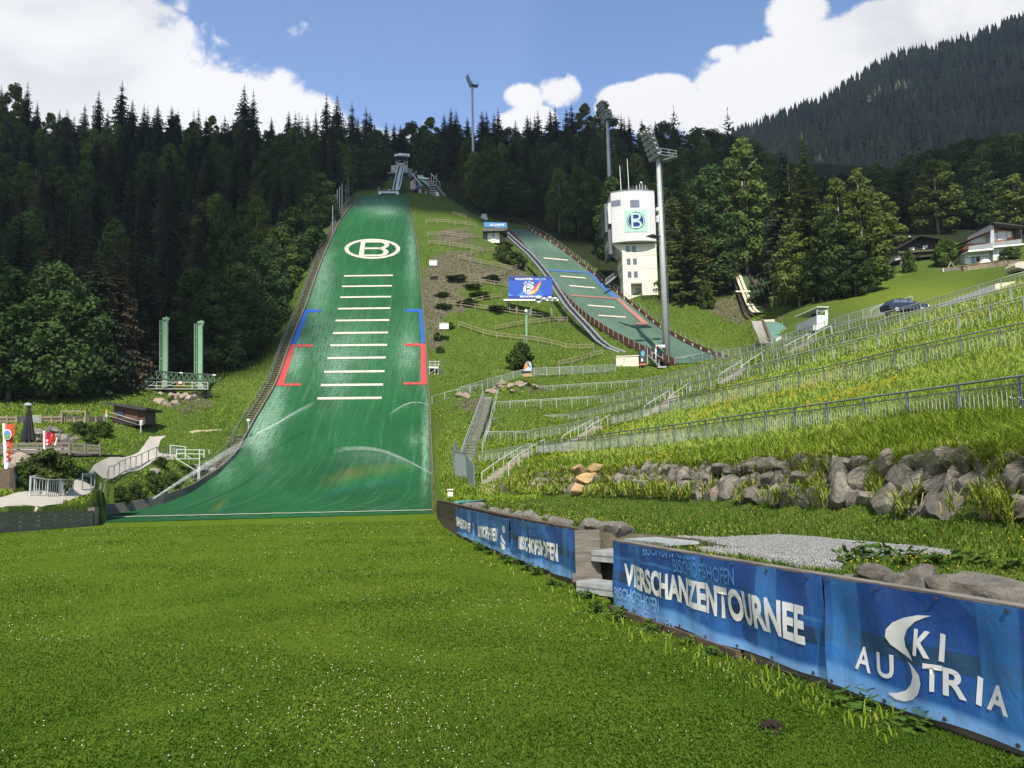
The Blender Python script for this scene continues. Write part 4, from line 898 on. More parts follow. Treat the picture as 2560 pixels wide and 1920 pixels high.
PANELW = brickmat('white_metal_panels', (.60, .61, .63), (.34, .35, .37), .78, 1.35, mortar=.016)
PANELD = brickmat('dark_metal_panels', (.085, .095, .11), (.03, .03, .035), 1.1, .8, axes='yz')
T0 = P3(1603, 737, 173); T0.z = g1(T0.x, T0.y)
k_ = 173/F/4.364
def tx(x): return (x-450)*k_
def tz(y): return (1552-y)*k_
tower = thing('judges_tower', 'white and cream judges tower with curved upper storeys and a round letter emblem', 'tower', T0)
tb = lambda nm, b, m, par=tower, sm=False: b.build(nm, m, par, sm)
lx0, lx1, lz = tx(256), tx(640), tz(962); dx0, dx1, dz1 = tx(340), tx(464), tz(1412)
b = MB(); Tv = lambda x, y, z: T0+Vector((x, y, z))
b.frame_box(Tv(lx0, 0, dz1), (lx1-lx0, 0, 0), (0, 8, 0), (0, 0, lz-dz1)); b.frame_box(Tv(lx0, 0, -3), (dx0-lx0, 0, 0), (0, 8, 0), (0, 0, dz1+3)); b.frame_box(Tv(dx1, 0, -3), (lx1-dx1, 0, 0), (0, 8, 0), (0, 0, dz1+3)); b.frame_box(Tv(dx0, 2.2, -3), (dx1-dx0, 0, 0), (0, 5.8, 0), (0, 0, dz1+3)); b.frame_box(Tv(dx0, .01, -3), (dx1-dx0, 0, 0), (0, 2.1, 0), (0, 0, 3.05))
tb('lower_wall', b, CREAM)
for y in (1100, 1250, 1402):
 b = MB(); b.frame_box(Tv(lx0-.03, -.03, tz(y)), (lx1-lx0+.06, 0, 0), (0, 8, 0), (0, 0, .07)); tb('ledge', b, mat('grey_seam', (.42, .42, .42), .7, .05))
def window(x0, x1, y0, y1, yy=0., panes=1, fm=None, nrm=(0, -1)):
 b = MB(); a0, a1, z0, z1 = tx(x0), tx(x1), tz(y1), tz(y0); w = .07
 b.frame_box(Tv(a0-w, yy-.05, z0-w), (a1-a0+2*w, 0, 0), (0, .06, 0), (0, 0, w)); b.frame_box(Tv(a0-w, yy-.05, z1), (a1-a0+2*w, 0, 0), (0, .06, 0), (0, 0, w))
 for i in range(panes+1):
  xx = a0-w+(a1-a0+w)*i/panes; b.frame_box(Tv(xx, yy-.05, z0), (w, 0, 0), (0, .06, 0), (0, 0, z1-z0))
 f = tb('window', b, fm or mat('brown_frame', (.16, .12, .11), .6, .1)); b = MB(); b.frame_box(Tv(a0, yy-.02, z0), (a1-a0, 0, 0), (0, .03, 0), (0, 0, z1-z0)); b.build('pane', GLASS, f)
for y0, y1 in ((988, 1050), (1132, 1196), (1280, 1344)):
 o_ = (y0-988)/292*10
 window(302+o_, 338+o_, y0, y1); window(370+o_, 408+o_, y0, y1)
# door and lamp in the porch
b = MB(); b.frame_box(Tv(dx1-1.1, 2.12, .05), (.95, 0, 0), (0, .08, 0), (0, 0, 2.1)); dr_ = tb('door', b, mat('door_grey', (.30, .30, .31), .5, .1)); b = MB(); b.frame_box(Tv(dx1-1.0, 2.06, 1.0), (.12, 0, 0), (0, .06, 0), (0, 0, .06)); b.build('handle', GALV, dr_)
# upper storeys: a box with a bowed front
ux0, ux1, uz0, uz1 = tx(150), tx(634), tz(946), tz(376); bow = 1.5; xc_, hw_ = (ux0+ux1)/2+.6, (ux1-ux0)/2+.8
def ybow(x): return -.55-bow*max(0, 1-((x-xc_)/hw_)**2)+.3
def uz_bot(x): return uz0-.05+(.25 if 0 else 0)
b = MB(); nb = 22; xs = [ux0+(ux1-ux0)*i/nb for i in range(nb+1)]; poly = [(x, ybow(x)) for x in xs]+[(ux1, 8.3), (ux0, 8.3)]
b.prism([Tv(x, y, uz0) for x, y in poly], (0, 0, uz1-uz0)); tb('upper_storeys', b, PANELW)
b = MB(); poly = [(x, ybow(x)-.06) for x in xs]+[(ux1+.06, 8.36), (ux0-.06, 8.36)]; b.prism([Tv(x, y, uz1) for x, y in poly], (0, 0, .18)); tb('roof_edge', b, GALVD)
b = MB(); b.prism([Tv(x, y, uz0-.16) for x, y in poly], (0, 0, .16)); tb('lower_rim', b, mat('rim_grey', (.40, .41, .40), .6, .05))
b = MB(); b.prism([Tv(ux0, .2, uz0-.17), Tv(lx0, .2, uz0-.17), Tv(lx0, .2, tz(1052))], (0, 7.5, 0)); tb('flared_corner', b, CREAM)
def bowed(x0, x1, y0, y1, off, m, nm, par=tower, n=8):
 b = MB(); X = [tx(x0)+(tx(x1)-tx(x0))*i/n for i in range(n+1)]
 b.add([Tv(x, ybow(x)-off, tz(y1)) for x in X]+[Tv(x, ybow(x)-off, tz(y0)) for x in X]+[Tv(x, ybow(x)+.05, tz(y1)) for x in X]+[Tv(x, ybow(x)+.05, tz(y0)) for x in X],
          [(i, i+1, n+2+i, n+1+i) for i in range(n)]+[(i, i+1, 2*n+3+i, 2*n+2+i) for i in range(n)]+[(n+1+i, n+2+i, 3*n+4+i, 3*n+3+i) for i in range(n)]+[(0, n+1, 3*n+3, 2*n+2), (n, 2*n+1, 4*n+3, 3*n+2)])
 return b.build(nm, m, par)
w_ = bowed(354, 456, 486, 572, .05, mat('window_frame_violet', (.15, .14, .17), .5, .1), 'window')
for a, c in ((360, 386), (394, 414), (422, 450)): bowed(a, c, 492, 562, .065, mat('pane_blue', (.16, .18, .26), .1, .1), 'pane', w_, 2)
w_ = bowed(152, 250, 470, 538, .05, mat('window_frame_violet', (.15, .14, .17), .5, .1), 'window')
for a, c in ((158, 180), (186, 206), (212, 244)): bowed(a, c, 478, 530, .065, mat('pane_blue', (.16, .18, .26), .1, .1), 'pane', w_, 2)
em = bowed(282, 534, 598, 852, .06, brickmat('pale_green_glass', (.40, .62, .52), (.22, .34, .30), 1.25, 1.25, .2), 'emblem_panel')
def em_pt(x, y, off): xx = tx(x); return Tv(xx, ybow(xx)-off, tz(y))
EMB = mat('emblem_blue', (.012, .022, .17), .35, .05); EMW = mat('emblem_pale', (.42, .62, .56), .35, .05)
b = MB(); n = 40; ecx, ecy, er = 408, 724, 99
[b.add([em_pt(ecx+er*q/6*math.cos(6.2832*i/n), ecy+er*q/6*math.sin(6.2832*i/n), .11) for q in (j, j+1) for i in range(n)], [(i, (i+1) % n, n+(i+1) % n, n+i) for i in range(n)]) for j in range(6)]; tb('emblem_disc', b, EMB)
def strip_poly(o, i, f, off): return [f(*p, off) for p in o], [f(*p, off) for p in i]
def arcpts(cx, cy, rx, ry, a0, a1, n=14): return [(cx+rx*math.cos(math.radians(a0+(a1-a0)*k/n)), cy+ry*math.sin(math.radians(a0+(a1-a0)*k/n))) for k in range(n+1)]
def ribbon(b, O, I, f, off):
 V = [f(*p, off) for p in O]+[f(*p, off) for p in I]; n = len(O); b.add(V, [(i, i+1, n+i+1, n+i) for i in range(n-1)])
def letter_b(b, f, x0, y0, w, h, th, off):
 """outlined capital B: ribbons of thickness th"""
 r1, r2 = h*.245, h*.255
 ribbon(b, [(x0, y0), (x0, y0+h)], [(x0+th, y0), (x0+th, y0+h)], f, off)
 for yc, r, ww in ((y0+r1, r1, w*.93), (y0+h-r2, r2, w)):
  ribbon(b, [(x0, yc-r)]+arcpts(x0+ww-r, yc, r, r, -90, 90)+[(x0, yc+r)], [(x0, yc-r+th)]+arcpts(x0+ww-r, yc, r-th, r-th, -90, 90)+[(x0, yc+r-th)], f, off)
b = MB(); letter_b(b, em_pt, 358, 636, 114, 178, 20, .17); ribbon(b, arcpts(ecx, ecy, 92, 92, 100, 262), arcpts(ecx, ecy, 84, 84, 100, 262), em_pt, .15); ribbon(b, arcpts(ecx, ecy, 92, 92, -60, 60), arcpts(ecx, ecy, 84, 84, -60, 60), em_pt, .15); tb('emblem_letter', b, EMW)
# dark wing on the left
b = MB(); b.prism([Tv(ux0-1.3, 1.2, tz(800)), Tv(ux0-1.3, 9.5, tz(760)), Tv(ux0-1.3, 9.5, tz(470)), Tv(ux0-1.3, 1.2, tz(470))], (1.35, 0, 0)); b.prism([Tv(ux0-.75, .6, tz(1065)), Tv(ux0-.75, 8.2, tz(1065)), Tv(ux0-.75, 8.2, tz(780)), Tv(ux0-.75, .6, tz(780))], (.8, 0, 0)); tb('side_wing', b, PANELD)
b = MB(); b.prism([Tv(ux0-.62, .1, tz(722)), Tv(ux0-.02, .1, tz(722)), Tv(ux0-.02, .1, tz(480)), Tv(ux0-.45, .1, tz(480)), Tv(ux0-.7, .1, tz(530))], (0, 1.15, 0)); tb('wing_front', b, PANELW)
for q, (y, z0, z1) in enumerate([(2.2, 560, 600), (3.4, 560, 600), (4.6, 560, 600), (5.8, 560, 600), (6.4, 650, 700), (7.6, 650, 700)]):
 b = MB(); b.frame_box(Tv(ux0-1.33, y, tz(z1)), (.05, 0, 0), (0, .8, 0), (0, 0, tz(z0)-tz(z1))); tb('window', b, GLASS)
for y in (1.6, 3.3, 5.0):
 b = MB(); b.frame_box(Tv(ux0-.78, y, tz(960)), (.05, 0, 0), (0, .7, 0), (0, 0, 1.2)); tb('window', b, WHITE)
for y in (1.5, 3.5, 5.5):
 for zz in (1060, 1180, 1300):
  b = MB(); b.frame_box(Tv(lx0-.03, y, tz(zz+60)), (.05, 0, 0), (0, .75, 0), (0, 0, 1.15)); tb('window', b, GLASS)
# roof: penthouse, railing, aerials
b = MB(); b.frame_box(Tv(tx(395), 2.2, uz1+.18), (tx(608)-tx(395), 0, 0), (0, 4, 0), (0, 0, 1.1)); tb('penthouse', b, CREAM)
b = MB()
for (x0, x1, z, y) in ((300, 590, 2.1, 2.4), ):
 pts = [Tv(tx(x0), y+3, uz1+.2), Tv(tx(415), y, uz1+.2), Tv(tx(x1), y, uz1+.2), Tv(tx(x1), y+3.5, uz1+.2)]
 for q in (1.1, 1.6, 2.1): b.tube([up(p, q) for p in pts], .03, 5)
 for p in polyline(pts, .45): b.bar(p, up(p, 2.1), .035)
b.tube([Tv(tx(165), .6, uz1+.6), Tv(tx(270), -.2, uz1+.6)], .04, 5); b.bar(Tv(tx(165), .6, uz1), Tv(tx(165), .6, uz1+.6), .05); b.bar(Tv(tx(270), -.2, uz1), Tv(tx(270), -.2, uz1+.6), .05); tb('roof_railing', b, GALVD)
for x, z0, z1, y in ((279, 365, 32, 1.), (372, 352, -60, 1.6)):
 b = MB(); b.tube([Tv(tx(x), y, uz1), Tv(tx(x-6), y, tz(z1))], [.08, .05], 8); tb('aerial', b, WHITE)
b = MB()
for x, z in ((450, 275), (486, 258), (515, 250), (548, 275)): b.tube([Tv(tx(x), .5, uz1+.1), Tv(tx(x), .5, tz(z))], .09, 7)
tb('roof_pipes', b, GALV); b = MB(); b.lathe(Tv(tx(504), .5, tz(246)), [(.02, -.22), (.2, -.12), (.24, 0), (.2, .12), (.02, .22)], 10); tb('roof_globe', b, WHITE, tower, True)
b = MB(); s0, s1 = Tv(tx(66), 1.5, tz(1395)), Tv(tx(215), 5, tz(1255))
for i in range(14): b.frame_box(s0.lerp(s1, i/14), (.45, 0, 0), (0, 1.0, 0), (0, 0, .08))
for q in (0, 1.0):
 b.bar(up(s0, q)+Vector((0, -.02, 0)), up(s1, q)+Vector((0, -.02, 0)), .07)
for i in range(9): p = s0.lerp(s1, i/8); b.bar(p+Vector((0, -.02, 0)), up(p, 1.)+Vector((0, -.02, 0)), .045)
tb('outside_stair', b, GALV)

# ------------------------------------------------------------------ start house and inrun of the large hill
def flat(d): return lambda x, y, dy=0.: P3(x, y, d)+Vector((0, dy, 0))
def zi(x, y): return ZI([(x, y)])[0]
def seg_surface(b, L_, R_):
 n = len(L_); b.add(L_+R_, [(i, i+1, n+i+1, n+i) for i in range(n-1)])
D0, D1 = 224., 300.
def inr(x, y): # depth along the inrun from its picture height
 t = (935-y)/(935-395); return P3(*zi(x, y), D0+(D1-D0)*max(-.05, min(1.05, t))**.9)
st = thing('start_house', 'white start house with rounded roof rim and steep inrun track above the large hill', 'ski jump inrun', P3(*zi(640, 500), 300))
b = MB(); ys = [935, 860, 780, 700, 620, 540, 460, 395]
Lx = [505, 518, 532, 547, 563, 582, 600, 622]; Lw = [565, 575, 588, 602, 618, 634, 650, 665]
seg_surface(b, [inr(x, y) for x, y in zip(Lx, ys)], [inr(x, y) for x, y in zip(Lw, ys)]); b.build('track', mat('pale_track', (.50, .55, .62), .4, .08, 1.), st)
b = MB(); seg_surface(b, [up(inr(x, y), -.06) for x, y in zip([462, 476, 493, 510, 528, 545, 562, 580], ys)], [up(inr(x, y), -.06) for x, y in zip(Lx, ys)]); seg_surface(b, [up(inr(x, y), -.06) for x, y in zip(Lw, ys)], [up(inr(x, y), -.06) for x, y in zip([588, 610, 630, 645, 660, 673, 685, 696], ys)]); b.build('grass_sides', mat('artificial_turf', (.04, .085, .03), .8, .2, 1.), st)
for xs_ in ([452, 468, 486, 504, 522, 540, 558, 578], [590, 612, 632, 648, 662, 675, 688, 698]):
 b = MB(); b.tube([up(inr(x, y), .35) for x, y in zip(xs_, ys)], .13, 5); b.build('side_rail', WHITE, st)
b = MB(); seg_surface(b, [up(inr(x, y), .1) for x, y in zip([440, 450, 470, 490, 508, 525], ys)], [up(inr(x, y), -7) for x, y in zip([438, 436, 440, 450, 470, 490], ys)]); b.build('concrete_side', CONC, st)
f3 = flat(300.)
b = MB(); b.prism([f3(*zi(x, y)) for x, y in [(418, 380), (770, 375), (775, 560), (690, 560), (560, 420), (530, 540), (415, 540)]], (0, 6, 0)); b.build('house_wall', mat('off_white_planks', (.52, .53, .52), .7, .1, .6), st)
b = MB(); b.prism([f3(*zi(x, y), 2.) for x, y in [(770, 395), (950, 430), (955, 470), (850, 465), (845, 580), (785, 580)]], (0, 5, 0)); b.build('annex_wall', mat('annex_grey', (.34, .35, .33), .8, .15), st)
b = MB(); b.prism([f3(*zi(x, y), -.05) for x, y in [(505, 415), (525, 415), (525, 465), (505, 465)]], (0, .3, 0)); b.build('window', GLASS, st)
b = MB(); b.prism([f3(*zi(x, y), -1.) for x, y in [(345, 545), (560, 545), (560, 572), (345, 572)]], (0, 5, 0)); b.prism([f3(*zi(x, y), -1.) for x, y in [(700, 545), (775, 548), (775, 566), (700, 566)]], (0, 5, 0)); b.build('gallery', mat('gallery_grey', (.28, .29, .3), .7, .1), st)
b = MB(); b.prism([f3(*zi(x, y), 1.) for x, y in [(350, 575), (800, 575), (800, 700), (350, 690)]], (0, 4, 0)); b.build('dark_base', DARKM, st)
b = MB()
for x in (525, 768): b.prism([f3(*zi(x-6, 235)), f3(*zi(x+6, 235)), f3(*zi(x+6, 380)), f3(*zi(x-6, 380))], (0, .5, 0))
b.bar(f3(*zi(530, 330)), f3(*zi(620, 270)), .3); b.bar(f3(*zi(762, 330)), f3(*zi(690, 280)), .3); b.build('roof_post', GALV, st)
b = MB(); b.prism([f3(*zi(x, y), -2.) for x, y in [(510, 214), (780, 214), (840, 232), (840, 244), (505, 240)]], (0, 8, 0)); b.build('roof', mat('roof_blue_grey', (.08, .10, .15), .6, .1), st)
for i, (x0, x1, y0, y1) in enumerate([(510, 580, 182, 220), (588, 695, 166, 212), (704, 775, 172, 216), (787, 836, 180, 232)]):
 b = MB(); b.prism([f3(*zi(x0, y0+(6 if i == 0 else 0)), -2.4), f3(*zi(x1, y0), -2.4), f3(*zi(x1, y1), -2.4), f3(*zi(x0, y1+8), -2.4)], (0, .4, 0)); b.build('rim_panel', WHITE, st)
for x0, x1, y0, y1, c in [(588, 640, 305, 372, (.5, .12, .03)), (642, 670, 318, 360, (.35, .03, .04)), (680, 740, 300, 350, (.05, .08, .25))]:
 b = MB(); b.prism([f3(*zi(x0, y0), 1.), f3(*zi(x1, y0), 1.), f3(*zi(x1, y1), 1.), f3(*zi(x0, y1), 1.)], (0, .3, 0)); b.build('wall_panel', mat('panel_%d' % x0, c, .6, .1), st)
b = MB(); b.tube([f3(*zi(575, 418), -3.), f3(*zi(735, 410), -3.)], .25, 6); b.build('start_bar', mat('start_bar_cream', (.7, .66, .5), .6, .1), st)
fT = flat(222.)
tk = thing('takeoff_table', 'low white take-off table bridging the top edge of the large green hill', 'take-off table', fT(*zi(357, 980)))
b = MB(); b.prism([fT(*zi(x, y)) for x, y in [(138, 945), (578, 945), (578, 1018), (525, 1018), (522, 985), (190, 988), (188, 1014), (138, 1014)]], (0, 3, 0)); b.build('table_front', mat('table_white', (.62, .64, .66), .6, .06), tk)
b = MB(); b.prism([fT(*zi(x, y), -.05) for x, y in [(136, 925), (580, 925), (580, 944), (136, 944)]], (0, 3.2, 0)); b.build('table_top', DARKM, tk)
b = MB(); b.prism([fT(*zi(x, y), .5) for x, y in [(328, 895), (398, 890), (390, 924), (340, 926)]], (0, .5, 0)); b.build('bench', CREAM, tk)
b = MB()
for x, y in ((145, 840), (262, 865), (262, 880)): b.bar(fT(*zi(x, 925), .5), fT(*zi(x, y), .5), .12)
b.build('stake', GALV, tk)

# ------------------------------------------------------------------ take-off building of the smaller hill, right of the start
f2 = flat(262.)
z2 = lambda x, y, dy=0.: f2(*zi(x, y), dy)
tb2 = thing('inrun_building', 'grey building with ramp, stairs and scaffold right beside the top of the large hill', 'building', z2(1050, 900))
b = MB(); b.prism([z2(x, y) for x, y in [(835, 740), (950, 650), (950, 900), (840, 900)]], (0, 6, 0)); b.build('gable_wall', mat('gable_beige', (.42, .38, .33), .8, .12), tb2)
b = MB(); b.prism([z2(x, y, 1.) for x, y in [(950, 640), (1240, 830), (1240, 1090), (1110, 1090), (1110, 870), (1075, 860), (1075, 1060), (1000, 1060), (1000, 880), (950, 880)]], (0, 6, 0)); b.build('rear_wall', mat('planks_grey_brown', (.12, .10, .095), .85, .3), tb2)
b = MB(); b.prism([z2(x, y, .8) for x, y in [(1000, 900), (1072, 860), (1085, 1060), (1000, 1060)]], (0, 1, 0)); b.prism([z2(x, y, .8) for x, y in [(1155, 930), (1185, 930), (1190, 1110), (1160, 1110)]], (0, 1, 0)); b.build('pillar', CONC, tb2)
for x0, y0 in ((900, 745), (925, 730)):
 b = MB(); b.prism([z2(x, y, -.06) for x, y in [(x0, y0), (x0+16, y0-8), (x0+16, y0+60), (x0, y0+66)]], (0, .2, 0)); b.build('window', GLASS, tb2)
b = MB(); b.prism([z2(x, y, -.5) for x, y in [(980, 600), (1110, 600), (1255, 800), (1255, 870), (1135, 770), (1010, 690)]], (0, 5, 0)); b.build('ramp_deck', mat('ramp_green_grey', (.27, .36, .33), .6, .12, .6), tb2)
b = MB(); b.prism([z2(x, y, 3.) for x, y in [(1130, 610), (1290, 605), (1350, 720), (1240, 720)]], (0, 3, 0)); b.build('roof', mat('rust_roof', (.13, .07, .05), .8, .15), tb2)
b = MB(); b.bar(z2(880, 580, -1.), z2(1100, 860, -1.), .45); b.build('ramp_beam', mat('beam_steel', (.36, .38, .42), .5, .1), tb2)
b = MB(); b.bar(z2(1010, 675, -1.2), z2(1250, 698, -1.2), .4); b.build('cross_beam', WHITE, tb2)
b = MB()
for x in range(830, 990, 14): b.bar(z2(x, 700-(x-830)*.9, -.6), z2(x, 620-(x-830)*.75, -.6), .1)
for q in (0, 1): b.bar(z2(825, 700-q*80, -.6), z2(985, 560-q*50, -.6), .14)
b.build('stair_screen', mat('screen_grey', (.16, .17, .19), .6, .1), tb2)
b = MB()
for x0, y0, x1, y1 in [(1240, 740, 1410, 740), (1240, 790, 1410, 800), (1240, 830, 1420, 835), (1240, 740, 1240, 830), (1410, 560, 1410, 840), (1350, 620, 1350, 830), (1290, 550, 1300, 740), (1290, 560, 1480, 760), (1480, 760, 1490, 850), (1350, 620, 1410, 625), (1345, 670, 1410, 675), (1300, 590, 1350, 640)]: b.bar(z2(x0, y0, -.3), z2(x1, y1, -.3), .16)
b.build('balcony_railing', GALV, tb2)
b = MB(); b.prism([z2(x, y, .2) for x, y in [(1240, 850), (1410, 850), (1400, 1090), (1250, 1090)]], (0, 4, 0)); b.build('scaffold_bay', DARKM, tb2)
b = MB()
for y in (880, 930, 980, 1030): b.bar(z2(1260, y, -.1), z2(1400, y, -.1), .18)
b.build('ledger', GALV, tb2)
b = MB(); b.prism([z2(x, y, -1.) for x, y in [(800, 910), (960, 915), (930, 970), (860, 960)]], (0, 3, 0)); b.build('awning', DARKM, tb2)
b = MB(); b.prism([z2(x, y, -1.) for x, y in [(965, 870), (1045, 810), (1050, 850), (970, 915)]], (0, .3, 0)); b.build('blue_awning', mat('awning_blue', (.10, .17, .35), .6, .1), tb2)
b = MB(); b.prism([z2(x, y, -.6) for x, y in [(830, 960), (900, 990), (900, 1060), (840, 1040)]], (0, 1, 0)); b.build('timber_store', mat('timber_yellow', (.33, .27, .16), .8, .2), tb2)
b = MB(); b.prism([z2(x, y, -.8) for x, y in [(980, 1060), (1110, 1060), (1110, 1110), (1000, 1120), (980, 1100)]], (0, 3, 0)); b.build('plinth', mat('plinth_mint', (.40, .46, .42), .8, .1), tb2)
b = MB(); b.prism([z2(x, y, -2.) for x, y in [(1345, 1040), (1400, 960), (1560, 1150), (1780, 1430), (1570, 1430), (1440, 1270), (1400, 1180)]], (0, .5, 0)); b.build('inrun_slope', mat('inrun_grey_green', (.17, .23, .21), .6, .15, .7), tb2)
b = MB(); b.bar(z2(1420, 930, -2.2), z2(1800, 1430, -2.2), .55); b.build('inrun_side', WOODR, tb2)
b = MB()
for t in np.linspace(0, 1, 12): p = (1440+270*t, 930+330*t); b.bar(z2(*p, -1.5), z2(p[0], p[1]-75, -1.5), .1)
b.bar(z2(1440, 855, -1.5), z2(1710, 1185, -1.5), .1); b.bar(z2(1440, 895, -1.5), z2(1715, 1230, -1.5), .1); b.build('inrun_railing', GALV, tb2)
b = MB()
for t in np.linspace(0, 1, 15): b.bar(z2(1405+30*t, 1020+140*t, -2.3), z2(1460+30*t, 1020+140*t, -2.3), .16)
b.build('ladder_steps', WHITE, tb2)
b = MB(); b.prism([z2(x, y, -2.6) for x, y in [(1400, 1175), (1560, 1178), (1575, 1250), (1440, 1245)]], (0, .3, 0)); b.build('blue_step', mat('step_blue', (.07, .16, .20), .6, .1), tb2)
b = MB(); b.bar(z2(1445, 1265, -2.6), z2(1560, 1280, -2.6), .3); b.bar(z2(1450, 1280, -2.6), z2(1570, 1430, -2.6), .3); b.bar(z2(1555, 1280, -2.6), z2(1650, 1420, -2.6), .3); b.build('white_edge', WHITE, tb2)
f4 = flat(232.); z4 = lambda x, y, dy=0.: f4(*zi(x, y), dy)
sg = thing('sponsor_platform', 'steel platform with pale blue banner just below the grey building by the hill top', 'platform', z4(1200, 1320))
b = MB()
for x0, y0, x1, y1 in [(960, 1215, 1390, 1215), (960, 1250, 1390, 1250), (1103, 1250, 1105, 1420), (1385, 1160, 1390, 1370), (1163, 1250, 1163, 1310), (970, 1270, 1110, 1370), (1230, 1320, 1370, 1245), (1105, 1365, 1450, 1365), (1105, 1390, 1450, 1390)]: b.bar(z4(x0, y0), z4(x1, y1), .16)
for k in range(12): b.bar(z4(970+k*35, 1215), z4(985+k*35, 1250), .1)
b.build('frame', GALVD, sg)
b = MB(); b.prism([z4(x, y, -.2) for x, y in [(1040, 1120), (1378, 1125), (1378, 1198), (1040, 1208)]], (0, .1, 0)); b.build('banner', mat('pale_blue_banner', (.22, .36, .62), .6, .2, 1.), sg)
b = MB(); b.prism([z4(x, y, -.24) for x, y in [(1075, 1140), (1180, 1140), (1175, 1190), (1070, 1190)]], (0, .03, 0)); b.build('print_white', WHITE, sg)

# ------------------------------------------------------------------ thin net poles left of the large hill's top, stair along its left edge
for k, (x, yt, yb) in enumerate([(357, 510, 985), (398, 318, 760), (437, 238, 690), (477, 180, 612), (520, 130, 575), (588, 150, 470), (626, 40, 400)]):
 px, py = ZH([(x, yb)])[0]; d = float(np.interp(py, [486, 560, 648, 700], [218, 193, 168, 160])); p = P3(px, py, d); _, e = ray(px, ZH([(x, yt)])[0][1]); H = EYE+e*d-p.z
 r = thing('lattice_pole', 'thin grey pole in the row beside the left top edge of the large hill', 'pole', p, 'thin poles along the hill edge')
 b = MB(); b.bar(up(p, -3), up(p, H), .14); b.build('shaft', GALVD, r); b = MB()
 for q in np.arange(.5, H, 1.6): b.bar(up(p, q)+Vector((-.14, -.05, 0)), up(p, q)+Vector((.14, -.05, 0)), .06)
 b.build('rung_set', GALVD, r)
E = [(h[0], (h[0]-h[1]).normalized()) for h in HB][9:45]
ss = thing('edge_stairway', 'long narrow metal stairway with railing climbing the left edge of the large hill', 'stairway', E[0][0])
b = MB(); c = MB(); rl = [[], []]
pts = polyline([p+o*.35+Vector((0, 0, .25)) for p, o in E], .8)
for i, p in enumerate(pts):
 b.box(up(p, 0)+Vector((-.55, 0, 0)), (1.1, .32, .09))
 if i % 3 == 0: c.bar(p+Vector((-1.1, 0, -.6)), p+Vector((-1.1, 0, 1.15)), .06)
b.build('treads', WOODG, ss)
for q in (.6, 1.15): c.tube([p+Vector((-1.1, 0, q)) for p in pts], .035, 5)
c.build('railing', GALVD, ss)
b = MB(); b.tube([p+Vector((-1.15, 0, -.15)) for p in pts], .12, 5); b.tube([p+Vector((0, 0, -.15)) for p in pts], .12, 5); b.build('stringer', WOODG, ss)
r_ = thing('edge_railing', 'low railing along the right edge of the large green hill', 'railing', HB[20][1]); b = MB()
pts = polyline([h[1]+Vector((.25, 0, .3)) for h in HB[2:45]], 2.4)
for p in pts: b = MB(); b.bar(up(p, -.8), up(p, .55), .08); b.build('stake', WOODG, r_)
b = MB(); b.tube([up(p, .5) for p in pts], .04, 5); b.build('rope', WOODG, r_)
# ------------------------------------------------------------------ terrace railings, stairs
def clean(pts):
 out = []
 for p in sorted(pts, key=lambda p: -p[0]):
  if out and abs(out[-1][0]-p[0]) < 14: continue
  out.append(p)
 return out
RL = {'r1a': 'nearest long bar railing above the boulder wall, lowest row of the terraces', 'r1b': 'short lowest terrace railing left of the concrete stairs, by the metal stairway foot',
      'r2a': 'second long bar railing up the flowery terraces, right of the concrete stairs', 'r2b': 'second terrace railing from below, curving left of the stairs to the metal stairway',
      'r3a': 'third long bar railing up the terraces, right of the concrete stairs', 'r3b': 'third terrace railing from below, curving left of the stairs below the small hill',
      'r4a': 'fourth long bar railing up the terraces, right of the concrete stairs', 'r4b': 'fourth terrace railing from below, curving left of the stairs below the small hill',
      'r5a': 'topmost long bar railing of the terraces with the dark car seen through it', 'r5b': 'topmost terrace railing left of the white booth, running past the floodlight mast foot'}
for nm, pts in ROW.items():
 near = nm in ('r1a', 'r2a'); foot = [up(P3(*p), -1.12) for p in clean(pts)]
 if nm == 'r5a': foot = foot[:]
 br = .008 if nm == 'r1a' else (.010 if near else .011)
 fence('terrace_railing', RL[nm], 'railing', foot, 1.08, 1.95 if near else 2.2, [1.1, .93], .035 if near else .04, (.05, .075) if near else (.07, .07), GALVD if near else GALV, bars=(.12, .93, .15 if nm == 'r1a' else .22 if near else .42), bar_r=br, group='bar railings of the terraces', barm=GALV, follow=False)
# mesh fences of the upper path
NETM, t_, b_ = nodes('wire_mesh'); k = NT(t_); b_.inputs['Base Color'].default_value = (.24, .28, .27, 1); b_.inputs['Roughness'].default_value = .5
uvw = k.n('ShaderNodeTexCoord').outputs['Object']; sp = k.n('ShaderNodeSeparateXYZ'); t_.links.new(uvw, sp.inputs[0])
wv = k.math('MAXIMUM', k.math('GREATER_THAN', k.math('FRACT', k.math('MULTIPLY', k.math('ADD', sp.outputs[0], k.math('MULTIPLY', sp.outputs[1], .9)), 11.)), .84), k.math('GREATER_THAN', k.math('FRACT', k.math('MULTIPLY', sp.outputs[2], 11.)), .84)); k.set(b_.inputs['Alpha'], wv)
def mesh_fence(label, foot, h, step, post=(.07, .07), m=GALV, group=None, railm=None, name='mesh_fence', net=True):
 r = fence(name, label, 'fence', foot, h, step, [h, .08], .035, post, railm or m, mp=m, group=group, follow=False); w = origin(r)
 if net:
  b = MB(); q = polyline(foot, 1.); n = len(q); b.add([up(p, .06) for p in q]+[up(p, h-.03) for p in q], [(i, i+1, n+i+1, n+i) for i in range(n-1)]); b.build('mesh_panel', NETM, r, fix=False)
 return r
def hits(pts, h=0., dmin=20): return [hit(x, y, dmin, h) for x, y in pts]
mesh_fence('mesh fence along the rising path from the hill edge up to the cream container', hits(ZA([(0, 600), (150, 555), (490, 455), (830, 352), (1000, 328), (1530, 308), (2150, 272)])), 1.2, 2.0)
